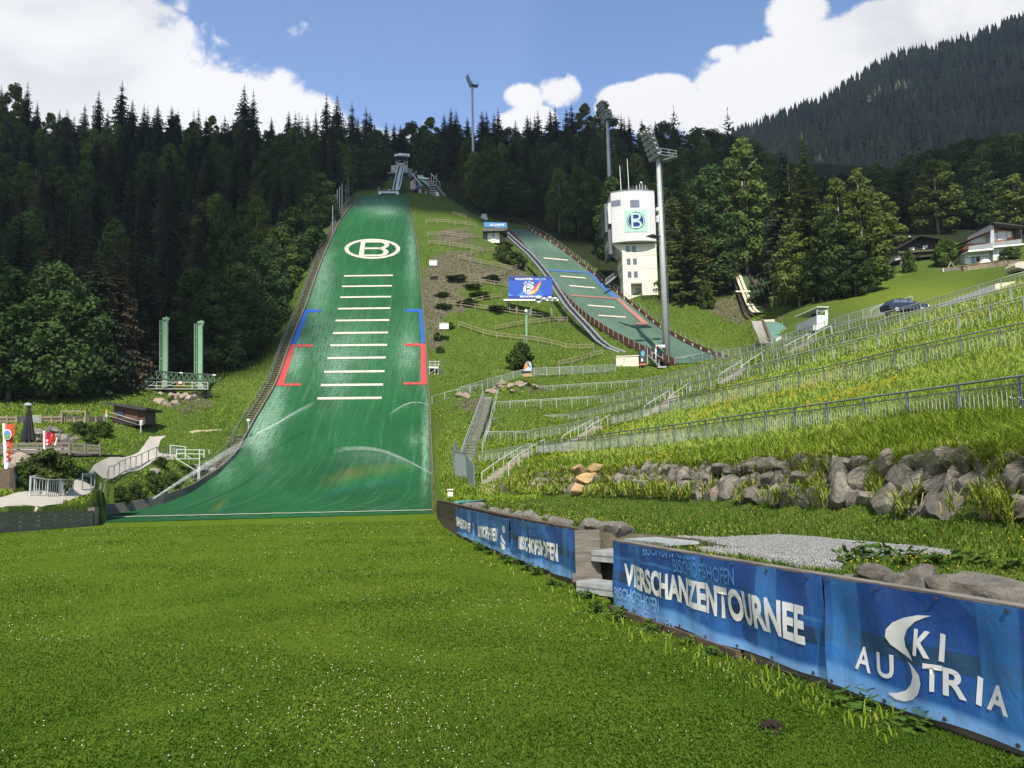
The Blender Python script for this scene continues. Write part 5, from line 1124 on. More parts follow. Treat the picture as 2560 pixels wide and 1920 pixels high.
mesh_fence('mesh fence on the top path from the floodlight mast foot to the white booth', hits(ZB([(1020, 745), (1210, 715), (1600, 660)])+ZC([(10, 1330), (370, 1240), (760, 1110), (1260, 960), (1700, 830), (2200, 690)])), 1.25, 2.0)
mesh_fence('slanting side railing right of the metal stairway, at the left ends of the terrace rows', hits(ZA([(525, 600), (480, 760), (425, 985), (365, 1180), (310, 1390)])), 1.1, 1.6, net=False, name='stair_side_fence')
mesh_fence('low path fence beside the large hill edge at the foot of the mesh fence', hits(zoomed(1000, 500, 2.5525)([(205, 1300), (300, 1270), (420, 1240), (525, 1222)])), 1.05, 1.8, net=False, name='path_fence')
# sheet railing round the landing at the foot of the metal stairway
SHEET = mat('sheet_metal_grey', (.42, .46, .50), .45, .1, 2, metal=.3)
lr = ZL([(585, 330), (600, 400), (720, 425)]); q = [P3(x, y, d) for (x, y), d in zip(ZL([(628, 275), (585, 320), (600, 395), (725, 425), (760, 520), (815, 620)]), (80, 77, 75, 72, 66, 60))]
r = thing('landing_railing', 'light grey sheet railing bent round the landing below the metal stairway', 'railing', q[2]); b = MB(); n = len(q)
b.add(q+[up(p, 2.35 if i == 0 else 2.2) for i, p in enumerate(q)]+[p+Vector((.05, .05, 0)) for p in q]+[up(p, 2.2)+Vector((.05, .05, 0)) for p in q], [(i, i+1, n+i+1, n+i) for i in range(n-1)]+[(2*n+i, 2*n+i+1, 3*n+i+1, 3*n+i) for i in range(n-1)]+[(n+i, n+i+1, 3*n+i+1, 3*n+i) for i in range(n-1)])
b.build('sheet', SHEET, r)
for p in (q[1], q[3], q[5]): b = MB(); b.bar(up(p, -.5)+Vector((0, -.04, 0)), up(p, 2.3)+Vector((0, -.04, 0)), .07); b.build('post', GALVD, r)
b = MB(); b.tube([up(p, 2.28) for p in q], .05, 6); b.build('rail', GALVD, r)
# metal stairway
bot, top = hit(*ZA([(75, 1580)])[0], 50), hit(*ZA([(388, 645)])[0], 60)
ms = thing('metal_stairway', 'long straight metal stairway with open treads rising from the lawn to the upper path', 'stairs', bot)
ax = (top-bot); sx = Vector((ax.y, -ax.x, 0)).normalized(); W_ = 1.1; n = 58
tm = MB(); tm.frame_box(-sx*W_/2-Vector((0, .16, 0)), sx*W_, Vector((0, .26, 0)), Vector((0, 0, .05))); tme = np_mesh('tread', tm.v, tm.f, mat('grating', (.30, .30, .28), .6, .2))
ln = []
for i in range(n+1):
 t = i/n; p = bot.lerp(top, t); ln.append(Vector((p.x, p.y, max(p.z, g1(p.x, p.y))+.28)))
ln = [sum((ln[max(0, min(n, i+k))] for k in range(-4, 5)), Vector())/9 for i in range(n+1)]
for p in ln: obj('tread', tme, ms, p-bot)
for s_ in (-1, 1):
 b = MB(); b.tube([p+sx*s_*(W_/2+.04)-Vector((0, 0, .1)) for p in ln[::4]+ln[-1:]], .09, 5); b.build('stringer', GALVD, ms)
for q in (1.0, .55):
 b = MB(); b.tube([up(p, q)-sx*(W_/2+.05) for p in ln[::6]+ln[-1:]], .045, 5); b.build('handrail', GALV, ms)
for p in ln[::6]+ln[-1:]: b = MB(); b.bar(p-sx*(W_/2+.05), up(p, 1.)-sx*(W_/2+.05), .06); b.build('rail_post', GALV, ms)
# concrete stairs up through the gaps of the rows
SG = [((1236, 1204), (1338, 1134)), ((1434, 1112), (1512, 1066)), ((1640, 1036), (1703, 990)), ((1825, 955), (1882, 918)), ((1992, 880), (2056, 848)), ((2200, 790), (2262, 765))]
SP = [(hit(*a, 40), hit(*c, 40)) for a, c in SG]; SLAB = ['lowest flight of concrete stairs, from the trodden path to the lowest terrace railing', 'concrete stair flight between the first and second terrace rows', 'concrete stair flight between the second and third terrace rows', 'concrete stair flight between the third and fourth terrace rows', 'concrete stair flight between the fourth row and the white booth', 'topmost stair flight to the meadow with the dark car behind it']
STEP = mat('stair_concrete', (.27, .245, .21), .85, .2, 2)
for k, (a, c) in enumerate(SP):
 r = thing('concrete_stairs', SLAB[k], 'stairs', a, 'concrete stairs of the terraces'); dv = c-a; hz = Vector((dv.x, dv.y, 0)); sd2 = Vector((hz.y, -hz.x, 0)).normalized(); n = max(6, int(abs(dv.z)/.19)); b = MB()
 for i in range(n):
  p = a+dv*(i/n); z = g1(p.x, p.y); b.frame_box(Vector((p.x, p.y, z-.3))-sd2*.9, sd2*1.8, hz/n*1.02, Vector((0, 0, .48)))
 b.build('steps', STEP, r)
 for s_ in (-1.05, 1.05):
  m = max(3, int(hz.length/2.6)); pts = [Vector((p.x, p.y, g1(p.x, p.y))) for p in [a+dv*(.02+.93*i/m)+sd2*s_ for i in range(m+1)]]
  b = MB(); b.tube([pts[0], up(pts[0], .95)]+[up(p, 1.05) for p in pts[1:]], .04, 5); hr = b.build('handrail', mat('bright_galvanised', (.55, .57, .55), .5, .1, 3, metal=.2), r)
  for p in pts[1:]: b = MB(); b.bar(p, up(p, 1.05), .06); b.build('baluster', GALV, hr)
# zigzag wooden fences on the slope between the hills
z7 = zoomed(1000, 500, 2.5525)
ZZ = [(ZE([(255, 222), (570, 222), (590, 240), (935, 280)]), 'pale wooden fence highest on the zigzag path, ending at the dark green bin'),
      (ZE([(270, 400), (460, 398), (840, 332)]), 'pale wooden fence of the zigzag path, second from the top, rising right'),
      (ZE([(460, 382), (690, 420), (790, 425), (870, 430)]), 'short pale fence piece crossing the bare patch near the top of the zigzag'),
      (ZE([(515, 500), (750, 452), (995, 432)]), 'pale wooden fence rising to the right just below the kiosk level'),
      (ZE([(285, 515), (560, 540), (790, 580), (1030, 618)]), 'pale wooden fence falling right above the grey rocks of the zigzag'),
      (ZE([(780, 688), (900, 660), (1170, 612)]), 'pale wooden fence rising right to the round bush of the zigzag'),
      (ZE([(700, 720), (820, 748), (1060, 805), (1440, 870)]), 'long pale wooden fence falling right across the grey rocks'),
      (ZE([(840, 1000), (1070, 990), (1330, 945), (1640, 855)]), 'pale wooden fence rising right above the blue welcome billboard'),
      (ZE([(800, 1030), (940, 1045), (1190, 1085), (1385, 1110)]), 'pale wooden fence falling right, ending behind the blue welcome billboard'),
      (ZE([(740, 1345), (880, 1330), (1290, 1258)]), 'pale wooden fence rising right left of the billboard foot'),
      (ZE([(540, 1355), (880, 1400), (1280, 1460), (1600, 1505), (1865, 1530)]), 'long pale wooden fence falling right with a walker behind it'),
      (z7([(610, 842), (740, 815), (900, 795), (1125, 780)]), 'pale wooden fence rising right below the green lamp post'),
      (z7([(375, 815), (560, 876), (740, 900), (1000, 940), (1235, 960)]), 'longest pale wooden fence, lowest falling one of the zigzag'),
      (ZA([(1370, 215), (1510, 190), (1820, 95), (1975, 60)]), 'yellowish wooden fence rising right towards the cream container'),
      (ZE([(625, 105), (800, 160)]), 'short wooden fence just right of the inrun slope of the smaller hill')]
for pts, lab in ZZ:
 f = hits(pts, 0, 90); fence('wooden_fence', lab, 'fence', f, 1.2, 2.6, [1.12, .62], (.07, .12), (.12, .12), WOODF, group='wooden fences of the zigzag path', flat_rail=True)

# ------------------------------------------------------------------ things on the slope between the hills
fb = flat(152.); c00, c10, c11, c01 = [fb(*p) for p in ZE([(1388, 1265), (1997, 1262), (1993, 950), (1388, 942)])]
bb = thing('welcome_billboard', 'blue welcome billboard with ski club emblem standing beside the brown hill side', 'billboard', (c00+c10)/2)
b = MB(); b.prism([c00, c10, c11, c01], (0, .3, 0)); 
m, t, bs = nodes('billboard_blue'); k = NT(t); oc = k.n('ShaderNodeTexCoord').outputs['Object']; sp = k.n('ShaderNodeSeparateXYZ'); t.links.new(oc, sp.inputs[0])
xx = k.math('ADD', sp.outputs[0], 4.1); cur = k.math('ADD', k.math('MULTIPLY', k.math('SINE', k.math('ADD', k.math('MULTIPLY', xx, .95), 3.6)), 1.2), 1.6); dz = k.math('SUBTRACT', sp.outputs[2], cur)
bd = k.math('LESS_THAN', k.math('ABSOLUTE', dz), .35); bl = k.math('LESS_THAN', dz, 0.); col = k.mix(bl, (.012, .075, .42), (.02, .12, .52)); col = k.mix(k.math('MULTIPLY', bd, k.mr(xx, 1, 6, .6, 0)), col, (.08, .32, .72)); edge = k.math('MAXIMUM', k.math('GREATER_THAN', sp.outputs[2], 3.75), k.math('LESS_THAN', sp.outputs[2], .75)); col = k.mix(edge, col, (.008, .035, .26))
k.set(bs.inputs['Base Color'], col); bs.inputs['Roughness'].default_value = .4
b.build('board', m, bb)
def bp(x, y, off=.03): p = fb(*ZE([(x, y)])[0]); p.y -= off; return p
def put_text(s, x0, x1, yb, yt, par, f, m, off=.04, bold=.02, name='lettering', slant=0.):
 V, Fc = text2d(s, bold); w = V[:, 0].max(); P = [f(x0+(x1-x0)*a/w+slant*bq*(yt-yb), yb+(yt-yb)*bq, off) for a, bq in V]; q = MB(); q.add(P, Fc); return q.build(name, m, par, fix=False)
TW = mat('print_white', (.74, .75, .76), .5, .04); TP = mat('print_pale_blue', (.30, .45, .72), .5, .08)
put_text('WILLKOMMEN', 1478, 1728, 997, 966, bb, bp, TW, bold=.03); put_text('WELCOME', 1746, 1908, 999, 970, bb, bp, TP)
put_text('BISCHOFSHOFEN', 1548, 1848, 1236, 1211, bb, bp, TW, bold=.035)
for i, ch in enumerate('SKICLUB'):
 a = math.radians(-128+i*76/6); cx, cy = 1668+88*math.cos(a), 1120+88*math.sin(a); V, Fc = text2d(ch, .03); q = MB(); ra = a+math.pi/2
 q.add([bp(cx+((x-.35)*math.cos(ra)+y*math.sin(ra))*24, cy+((x-.35)*math.sin(ra)-y*math.cos(ra))*24, .04) for x, y in V], Fc); q.build('lettering', TW, bb, fix=False)
b = MB(); n = 36; b.add([bp(1668, 1120, .035)]+[bp(1668+76*math.cos(6.2832*i/n), 1120+76*math.sin(6.2832*i/n), .035) for i in range(n)], [(0, 1+i, 1+(i+1) % n) for i in range(n)]); b.build('emblem_disc', TW, bb)
EMB2 = mat('emblem_grey_blue', (.10, .17, .33), .5, .05); b = MB(); ribbon(b, arcpts(1668, 1120, 70, 70, 0, 360, 36), arcpts(1668, 1120, 64, 64, 0, 360, 36), bp, .045); letter_b(b, bp, 1632, 1066, 72, 104, 13, .045); b.build('emblem_letter', EMB2, bb)
for nm, colr, O, I in [('red_feather', (.55, .03, .10), [(1700, 1140), (1735, 1110), (1775, 1060), (1810, 1025), (1842, 1010)], [(1706, 1150), (1750, 1125), (1790, 1080), (1820, 1040), (1842, 1010)]),
                       ('yellow_feather', (.80, .42, .02), [(1672, 1190), (1720, 1165), (1765, 1115), (1805, 1060), (1842, 1010)], [(1684, 1198), (1745, 1185), (1790, 1140), (1822, 1075), (1842, 1010)])]:
 b = MB(); ribbon(b, O, I, bp, .05); b.build(nm, mat(nm+'_print', colr, .5, .05), bb)
b = MB(); b.frame_box(fb(*ZE([(1322, 1280)])[0])-Vector((0, .5, .12)), fb(*ZE([(2080, 1282)])[0])-fb(*ZE([(1322, 1280)])[0]), (0, 1, 0), (0, 0, .3)); b.build('base_beam', WHITE, bb)
b = MB()
for x, y in ((1800, 1240), (1880, 1255), (1960, 1240), (2030, 1250)): b.lathe(bp(x, y+15, .4), [(.1, -.3), (.5, -.1), (.55, .1), (.2, .35)], 7)
b.prism([bp(x, y, .5) for x, y in ((1750, 1265), (1850, 1265), (1830, 1310), (1800, 1322), (1775, 1295))], (0, .2, 0)); b.build('bundled_tarp', mat('tarp_white', (.62, .68, .74), .6, .15), bb)
for x in (1400, 1700, 1985): p = fb(*ZE([(x, 1265)])[0]); b = MB(); b.bar(p+Vector((0, .5, -3)), p+Vector((0, .5, 4.6)), .16); b.build('support_post', GALVD, bb)
# kiosk with banner on its roof
f_ = flat(191.); kz = lambda x, y, dy=0.: f_(*ZE([(x, y)])[0], dy)
kk = thing('banner_kiosk', 'small cream hut under a flat roof with blue banner, at the smaller hill top', 'kiosk', kz(1180, 460))
b = MB(); b.prism([kz(x, y) for x, y in [(1100, 480), (1265, 480), (1262, 335), (1100, 340)]], (0, 4, 0)); b.build('wall', CREAM, kk)
b = MB(); b.prism([kz(x, y, -1.5) for x, y in [(1035, 300), (1375, 305), (1375, 322), (1340, 335), (1270, 340), (1035, 345)]], (0, 6, 0)); b.build('roof', mat('kiosk_roof', (.12, .12, .11), .8, .1), kk)
b = MB(); b.prism([kz(x, y, .3) for x, y in [(1035, 345), (1100, 345), (1100, 460), (1035, 400)]], (0, 3, 0)); b.prism([kz(x, y, .3) for x, y in [(1265, 345), (1310, 375), (1370, 450), (1265, 460)]], (0, 3, 0)); b.build('side_wall', mat('kiosk_grey', (.14, .14, .13), .8, .2), kk)
b = MB(); b.prism([kz(x, y, -1.6) for x, y in [(1052, 290), (1372, 300), (1370, 232), (1052, 222)]], (0, .08, 0)); b.build('banner', mat('kiosk_banner_blue', (.03, .16, .46), .6, .35, 1.4, c2=(.10, .30, .62)), kk)
put_text('BISCHOFSHOFEN', 1140, 1330, 277, 246, kk, lambda x, y, o: kz(x, y, -1.65), TW, bold=.02)
put_text('BISCHOFSHOFEN', 1205, 1320, 299, 290, kk, lambda x, y, o: kz(x, y, -1.66), TP)
b = MB(); b.prism([kz(x, y, -.1) for x, y in [(1148, 452), (1212, 452), (1210, 348), (1150, 350)]], (0, .1, 0)); dd = b.build('door', WHITE, kk)
b = MB(); n = 16; b.add([kz(1178, 382, -.14)]+[kz(1178+22*math.cos(6.2832*i/n), 382+26*math.sin(6.2832*i/n), -.14) for i in range(n)], [(0, 1+i, 1+(i+1) % n) for i in range(n)]); b.build('door_emblem', mat('emblem_faded', (.30, .33, .42), .6, .2), dd)
# spotlight rack
f_ = flat(215.); kz2 = lambda x, y, dy=0.: f_(*ZE([(x, y)])[0], dy)
rk = thing('spotlight_rack', 'white rack of spotlights on a dark block above the kiosk roof', 'lamp rack', kz2(1030, 200)); b = MB(); b.prism([kz2(x, y) for x, y in [(970, 180), (1030, 185), (1030, 232), (970, 235)]], (0, 2, 0)); b.build('block', DARKM, rk)
b = MB()
for x in (1020, 1042, 1064, 1085): b.bar(kz2(x, 85), kz2(x, 158), .2)
for y in (90, 110, 132, 155): b.bar(kz2(1015, y), kz2(1090, y+3), .2)
b.bar(kz2(970, 165), kz2(1015, 125), .15); b.bar(kz2(1085, 150), kz2(1105, 150), .25); b.bar(kz2(1040, 158), kz2(1030, 190), .25); b.build('rack', WHITE, rk)
# white boxes on legs beside the large hill
for x, y, w, h, d, lab in [(348, 760, 105, 66, 158, 'white box on short legs beside the large hill, higher on the slope'), (498, 1635, 125, 75, 138, 'white box on short legs beside the large hill, lower on the slope')]:
 f_ = flat(d); k0 = lambda X, Y, dy=0.: f_(*ZE([(X, Y)])[0], dy); r = thing('measuring_box', lab, 'box', k0(x, y+h))
 b = MB(); b.prism([k0(x-w/2, y+h/2), k0(x+w/2, y+h/2), k0(x+w/2, y-h/2), k0(x-w/2, y-h/2)], (0, 1.2, 0)); b.build('cabinet', WHITE, r)
 b = MB(); b.frame_box(k0(x-w/2-3, y-h/2)-Vector((0, .1, 0)), k0(x+w/2+3, y-h/2)-k0(x-w/2-3, y-h/2), (0, 1.4, 0), (0, 0, .1)); b.build('lid', WHITE, r)
 for s_ in (-.42, .42): b = MB(); b.bar(k0(x+w*s_, y+h/2)+Vector((0, .4, 0)), k0(x+w*s_, y+h*1.05)+Vector((0, .4, -.5)), .16); b.build('leg', WOODG, r)
# scaffold table and green box at the right hill edge
f_ = flat(128.); k0 = lambda X, Y, dy=0.: f_(*ZM([(X, Y)])[0], dy); r = thing('scaffold_table', 'small scaffold platform at the right edge of the large hill beside the red marks', 'scaffold', k0(945, 945))
for x in (924, 950, 966):
 b = MB(); b.bar(k0(x, 950), k0(x+2, 882), .1); b.build('upright', GALV, r)
b = MB()
for y in (885, 900): b.bar(k0(922, y), k0(978, y), .08)
b.bar(k0(924, 945), k0(966, 915), .07); b.build('guard_rails', GALV, r); b = MB(); b.frame_box(k0(920, 918), k0(968, 918)-k0(920, 918), (0, 1.5, 0), (0, 0, .3)); b.build('platform', mat('platform_white', (.6, .6, .58), .6, .1), r)
r = thing('utility_cabinet', 'dark green cabinet on a pale foot right of the scaffold platform', 'cabinet', k0(980, 968)); b = MB(); b.prism([k0(x, y) for x, y in [(970, 962), (990, 962), (990, 928), (970, 928)]], (0, .8, 0)); b.build('body', STEELD, r); b = MB(); b.prism([k0(x, y, -.05) for x, y in [(968, 972), (986, 972), (986, 962), (968, 962)]], (0, .9, 0)); b.build('foot', CONC, r)
f_ = flat(205.); k0 = lambda X, Y, dy=0.: f_(*ZE([(X, Y)])[0], dy); r = thing('utility_cabinet', 'dark green box at the left end of the highest wooden fence', 'cabinet', k0(237, 220)); b = MB(); b.prism([k0(x, y) for x, y in [(217, 222), (256, 222), (256, 180), (217, 180)]], (0, 1.5, 0)); b.build('body', STEELD, r); b = MB(); b.frame_box(k0(213, 180)-Vector((0, .1, 0)), k0(260, 180)-k0(213, 180), (0, 1.7, 0), (0, 0, .2)); b.build('lid', STEELD, r)
# green lamp post
f_ = flat(143.); k0 = lambda X, Y, dy=0.: f_(*z7([(X, Y)])[0], dy); r = thing('wind_post', 'pale green post with lattice basket on top, before the lowest long fence', 'post', k0(806, 950))
b = MB(); b.tube([k0(807, 960), k0(806, 735)], .22, 8); b.build('pole', STEELG, r); b = MB()
for x0, y0, x1, y1 in [(800, 700, 830, 700), (800, 740, 832, 740), (800, 720, 832, 720), (802, 700, 802, 742), (831, 697, 831, 742), (815, 700, 815, 742)]: b.bar(k0(x0, y0), k0(x1, y1), .09)
b.build('basket', GALVD, r); b = MB(); b.lathe(k0(804, 708), [(.1, -.3), (.25, -.2), (.25, .2), (.1, .3)], 8); b.build('sensor', WHITE, r)
# painted cut-out on its stone foot in front of the round hedge
f_ = flat(119.); k0 = lambda X, Y, dy=0.: f_(*ZA([(X, Y)])[0], dy)
r = thing('picture_board', 'rounded board painted with an orange figure against pale sky, on a stone foot', 'picture board', k0(925, 330))
b = MB(); b.prism([k0(x, y) for x, y in [(870, 340), (1000, 340), (985, 270), (860, 285)]], (0, 1.2, 0)); b.build('stone_foot', mat('foot_tan', (.40, .28, .16), .85, .2, 2), r)
b = MB(); b.prism([k0(x, y, -.2) for x, y in [(850, 262), (985, 262), (985, 274), (850, 278)]], (0, 1.6, 0)); b.build('slab', DARKM, r)
b = MB(); b.prism([k0(x, y, .3) for x, y in [(885, 262), (885, 215), (900, 165), (925, 130), (950, 122), (975, 140), (990, 175), (990, 250), (975, 262)]], (0, .12, 0)); b.build('board', mat('board_sky', (.42, .55, .68), .5, .1), r)
for nm, colr, poly in [('orange_print', (.80, .22, .03), [(885, 240), (885, 205), (905, 170), (930, 150), (945, 175), (930, 205), (905, 240)]), ('red_print', (.45, .03, .02), [(915, 165), (930, 135), (955, 128), (955, 150), (930, 160)]), ('dark_print', (.03, .03, .04), [(925, 170), (955, 160), (960, 175), (980, 205), (970, 210), (945, 185)])]:
 b = MB(); b.prism([k0(x, y, .27) for x, y in poly], (0, .02, 0)); b.build(nm, mat(nm, colr, .5, .05), r)
# container, booth column, steps and sign by the mast foot
f_ = flat(133.); k0 = lambda X, Y, dy=0.: f_(*ZB([(X, Y)])[0], dy)
r = thing('storage_container', 'plain cream container beside the dark booth column at the run-out of the smaller hill', 'container', k0(380, 810)); b = MB(); b.prism([k0(x, y) for x, y in [(228, 835), (540, 815), (530, 603), (222, 617)]], (0, 3, 0)); b.build('body', mat('container_cream', (.66, .60, .48), .7, .06, .8), r)
b = MB(); b.prism([k0(x, y, -.12) for x, y in [(218, 620), (540, 606), (540, 596), (218, 610)]], (0, 3.3, 0)); b.build('roof', CREAM, r); b = MB(); b.prism([k0(x, y, -.04) for x, y in [(320, 666), (344, 665), (344, 656), (320, 657)]], (0, .05, 0)); b.build('plate', DARKM, r)
r = thing('advert_column', 'tall dark column with an oval picture, right of the cream container', 'advertising column', k0(590, 760)); b = MB(); b.prism([k0(x, y) for x, y in [(545, 765), (640, 765), (636, 510), (550, 530)]], (0, 1.8, 0)); b.build('column', mat('column_dark', (.035, .045, .05), .5, .1), r)
b = MB(); n = 20; b.add([k0(593, 575, -.03)]+[k0(593+28*math.cos(6.2832*i/n), 575+42*math.sin(6.2832*i/n), -.03) for i in range(n)], [(0, 1+i, 1+(i+1) % n) for i in range(n)]); b.build('oval_picture', mat('oval_blue', (.10, .32, .46), .5, .3, 2), r)
b = MB(); b.prism([k0(x, y, -.04) for x, y in [(570, 682), (594, 682), (594, 642), (570, 642)]], (0, .03, 0)); b.build('notice', WHITE, r)
r = thing('garden_table', 'orange table at the foot of the dark advertising column', 'table', k0(580, 780)); b = MB(); b.prism([k0(x, y, -1.2) for x, y in [(530, 748), (625, 746), (615, 728), (540, 730)]], (0, 1., 0)); b.build('table_top', mat('orange_top', (.62, .16, .06), .6, .1), r)
for x in (548, 610): b = MB(); b.bar(k0(x, 748, -.8), k0(x, 795, -.8), .1); b.build('leg', GALV, r)
r = thing('run_out_steps', 'steel steps with handrails climbing to the run-out between column and floodlight mast', 'steps', k0(720, 760)); b = MB()
for i in range(10): b.frame_box(k0(650+i*15, 640+i*14, -1), k0(700, 0)-k0(640, 0), (0, .9, 0), (0, 0, .06))
b.build('treads', GALVD, r)
for dx, dy in ((0, 0), (60, -110)):
 b = MB(); b.bar(k0(645+dx, 600+dy*.3, -1.1), k0(805+dx, 770+dy, -1.1), .08); b.build('handrail', GALV, r)
for x, y0, y1 in ((640, 510, 740), (705, 560, 650), (800, 670, 790), (745, 520, 600)): b = MB(); b.bar(k0(x, y0, -1.1), k0(x, y1, -1.1), .09); b.build('post', GALV, r)
b = MB(); b.prism([k0(x, y, -2.) for x, y in [(770, 775), (1030, 765), (1030, 780), (840, 790), (770, 790)]], (0, 2.5, 0)); b.build('landing', CONC, r); b = MB(); b.prism([k0(x, y, -1.5) for x, y in [(828, 790), (848, 790), (848, 860), (828, 860)]], (0, .4, 0)); b.build('pier', CONC, r)
r = thing('start_gate_sign', 'white sign board carried between a thin post and the floodlight mast', 'sign', k0(765, 700)); b = MB(); b.prism([k0(x, y, -.6) for x, y in [(758, 495), (890, 497), (890, 462), (758, 460)]], (0, .15, 0)); b.build('board', mat('sign_white', (.72, .72, .70), .5, .05), r); b = MB(); b.bar(k0(765, 720, -.5), k0(765, 495, -.5), .14); b.build('post', WHITE, r); b = MB(); b.prism([k0(x, y, -.63) for x, y in [(805, 488), (855, 488), (855, 470), (805, 470)]], (0, .02, 0)); b.build('print', TP, r)
fence('run_out_railing', 'grey railing with dark boards closing the run-out, right of the floodlight mast', 'railing', [k0(1000, 745), k0(1210, 715), k0(1420, 672)], 1.3, 2.0, [1.25, .65], .04, (.1, .1), GALV, follow=False)
r = thing('board_fence', 'brown plank wall across the foot of the smaller hill, behind the grey railing', 'fence', k0(1250, 690)); b = MB(); b.prism([k0(x, y, 1.2) for x, y in [(870, 690), (1010, 690), (1180, 712), (1460, 690), (1700, 618), (1700, 585), (1450, 655), (1180, 640), (1010, 625), (870, 575)]], (0, .15, 0)); b.build('planks', WOODR, r)
b = MB(); b.bar(k0(1010, 628, 1.1), k0(1180, 643, 1.1), .12); b.bar(k0(1180, 643, 1.1), k0(1450, 658, 1.1), .12); b.build('cap_rail', GALV, r)
# luge-like chute left of the smaller hill
cp = [(P3(x, y, d)) for (x, y), d in zip(z7([(668, 215), (740, 280), (830, 360), (900, 440), (960, 520), (1010, 600), (1075, 695), (1130, 755), (1200, 830), (1270, 910), (1330, 955), (1420, 990)]), (196, 190, 182, 175, 169, 163, 157, 154, 150, 146, 143, 140))]
r = thing('lift_chute', 'dark grey channel on stilts running down along the left side of the smaller hill', 'chute', cp[5])
b = MB()
for s_ in (-.55, .55): b.tube([p+Vector((s_, 0, .45)) for p in cp], .22, 6)
b.build('side_rim', mat('chute_grey', (.20, .22, .25), .4, .2, 1.), r, True); b = MB(); n = len(cp); b.add([p+Vector((-.6, 0, .1)) for p in cp]+[p+Vector((.6, 0, .1)) for p in cp], [(i, i+1, n+i+1, n+i) for i in range(n-1)]); b.build('trough', mat('chute_dark', (.045, .05, .055), .5, .2, 1.), r)
for p in polyline(cp, 4.): q = MB(); q.bar(up(p, -3), up(p, .2), .13); q.build('stilt', GALVD, r)
# ------------------------------------------------------------------ boards round the lawn and their banners
BLN = [p for p in BL if p[1] < 12]; BLF = [p for p in BL if p[1] > 14]
def smooth_curve(pts, n=200):
 y = np.linspace(pts[0][1], pts[-1][1], n); x = np.interp(y, [p[1] for p in pts], [p[0] for p in pts])
 k = np.ones(15)/15; xe = np.concatenate([2*x[0]-x[1:8][::-1], x, 2*x[-1]-x[-8:-1][::-1]]); return [Vector((a, b, 0)) for a, b in zip(np.convolve(xe, k, 'valid'), y)]
CN, CF = smooth_curve(BLN), smooth_curve(BLF)
BANH = 1.0
def board_fence(name, label, C, m, h0=.97, planks=3, step=2.4, h1=None):
 r = thing(name, label, 'board fence', up(C[len(C)//2], float(z_lawn(C[len(C)//2].y)))); h1 = h1 or h0
 pts = polyline(C, .5); n = len(pts)
 for k in range(planks):
  b = MB(); V = []
  for i, p in enumerate(pts):
   h = h0+(h1-h0)*i/(n-1); q = pts[min(i+1, n-1)]-pts[max(0, i-1)]; nr = Vector((q.y, -q.x, 0)).normalized(); z = float(z_lawn(p.y)); a, c = z+h*k/planks+.012+(0 if k else -.1), z+h*(k+1)/planks-.004; o = .015*((k*7) % 3)
   V += [Vector((p.x, p.y, a))+nr*o, Vector((p.x, p.y, a))+nr*(o+.05), Vector((p.x, p.y, c))+nr*(o+.05), Vector((p.x, p.y, c))+nr*o]
  b.add(V, [(4*i+j, 4*i+(j+1) % 4, 4*i+4+(j+1) % 4, 4*i+4+j) for i in range(n-1) for j in range(4)]+[(0, 1, 2, 3), (4*n-4, 4*n-3, 4*n-2, 4*n-1)]); b.build('plank', m, r)
 b = MB(); V = []
 for i, p in enumerate(pts):
  h = h0+(h1-h0)*i/(n-1); q = pts[min(i+1, n-1)]-pts[max(0, i-1)]; nr = Vector((q.y, -q.x, 0)).normalized(); z = float(z_lawn(p.y))+h
  V += [Vector((p.x, p.y, z))-nr*.03, Vector((p.x, p.y, z))+nr*.08, Vector((p.x, p.y, z+.035))+nr*.08, Vector((p.x, p.y, z+.035))-nr*.03]
 b.add(V, [(4*i+j, 4*i+(j+1) % 4, 4*i+4+(j+1) % 4, 4*i+4+j) for i in range(n-1) for j in range(4)]+[(0, 1, 2, 3), (4*n-4, 4*n-3, 4*n-2, 4*n-1)]); b.build('cap_board', m, r)
 for p in polyline(C, step):
  i = min(range(len(C)), key=lambda i: (C[i]-p).length); q = C[min(i+1, len(C)-1)]-C[max(0, i-1)]; nr = Vector((q.y, -q.x, 0)).normalized(); b = MB(); b.box(Vector((p.x, p.y, float(z_lawn(p.y))+.38))+nr*.15, (.12, .12, 1.1), math.atan2(nr.y, nr.x)); b.build('post', m, r)
 return r
board_fence('board_fence', 'nearest wooden board fence carrying the two large blue banners', CN, WOODG)
board_fence('board_fence', 'long board fence running from the gap by the steps to the large hill foot', CF, WOODB, h1=1.12)
WL_ = [Vector((x, y, 0)) for x, y in WLN[:4]]
board_fence('board_fence', 'grey wooden wall on the far left edge of the lawn beside the gravel path', smooth_curve([(p.x, p.y) for p in WL_])[::-1], mat('light_weathered_wood', (.25, .205, .165), .85, .35, 2.2, stretch=(1, 1, 9), bump=.5), h0=.95, h1=.98, planks=4)
wl = [p.copy() for p in WL_[3:]]+[HB[0][0].copy(), HB[3][0].copy(), HB[6][0].copy(), HB[9][0].copy()]
for p in wl[:1]: p.z = float(z_lawn(p.y))
wl = polyline([Vector((-27.6, 54, -.6)), Vector((-29.6, 58.5, -.7)), Vector((-31.6, 62, -.8))]+[h[0]+Vector((.05, 0, 0)) for h in HB[0:12]], 1.2)
r = thing('curved_board_wall', 'weathered board wall curving up from the left lawn corner along the large hill', 'board wall', wl[6]); b = MB(); n = len(wl); V = []
for i, p in enumerate(wl):
 q = wl[min(i+1, n-1)]-wl[max(0, i-1)]; q.z = 0; nr = Vector((-q.y, q.x, 0)).normalized(); h = 1.05-.45*i/n; V += [up(p, -.4), p+nr*.12+Vector((0, 0, -.4)), p+nr*.12+Vector((0, 0, h)), up(p, h)]
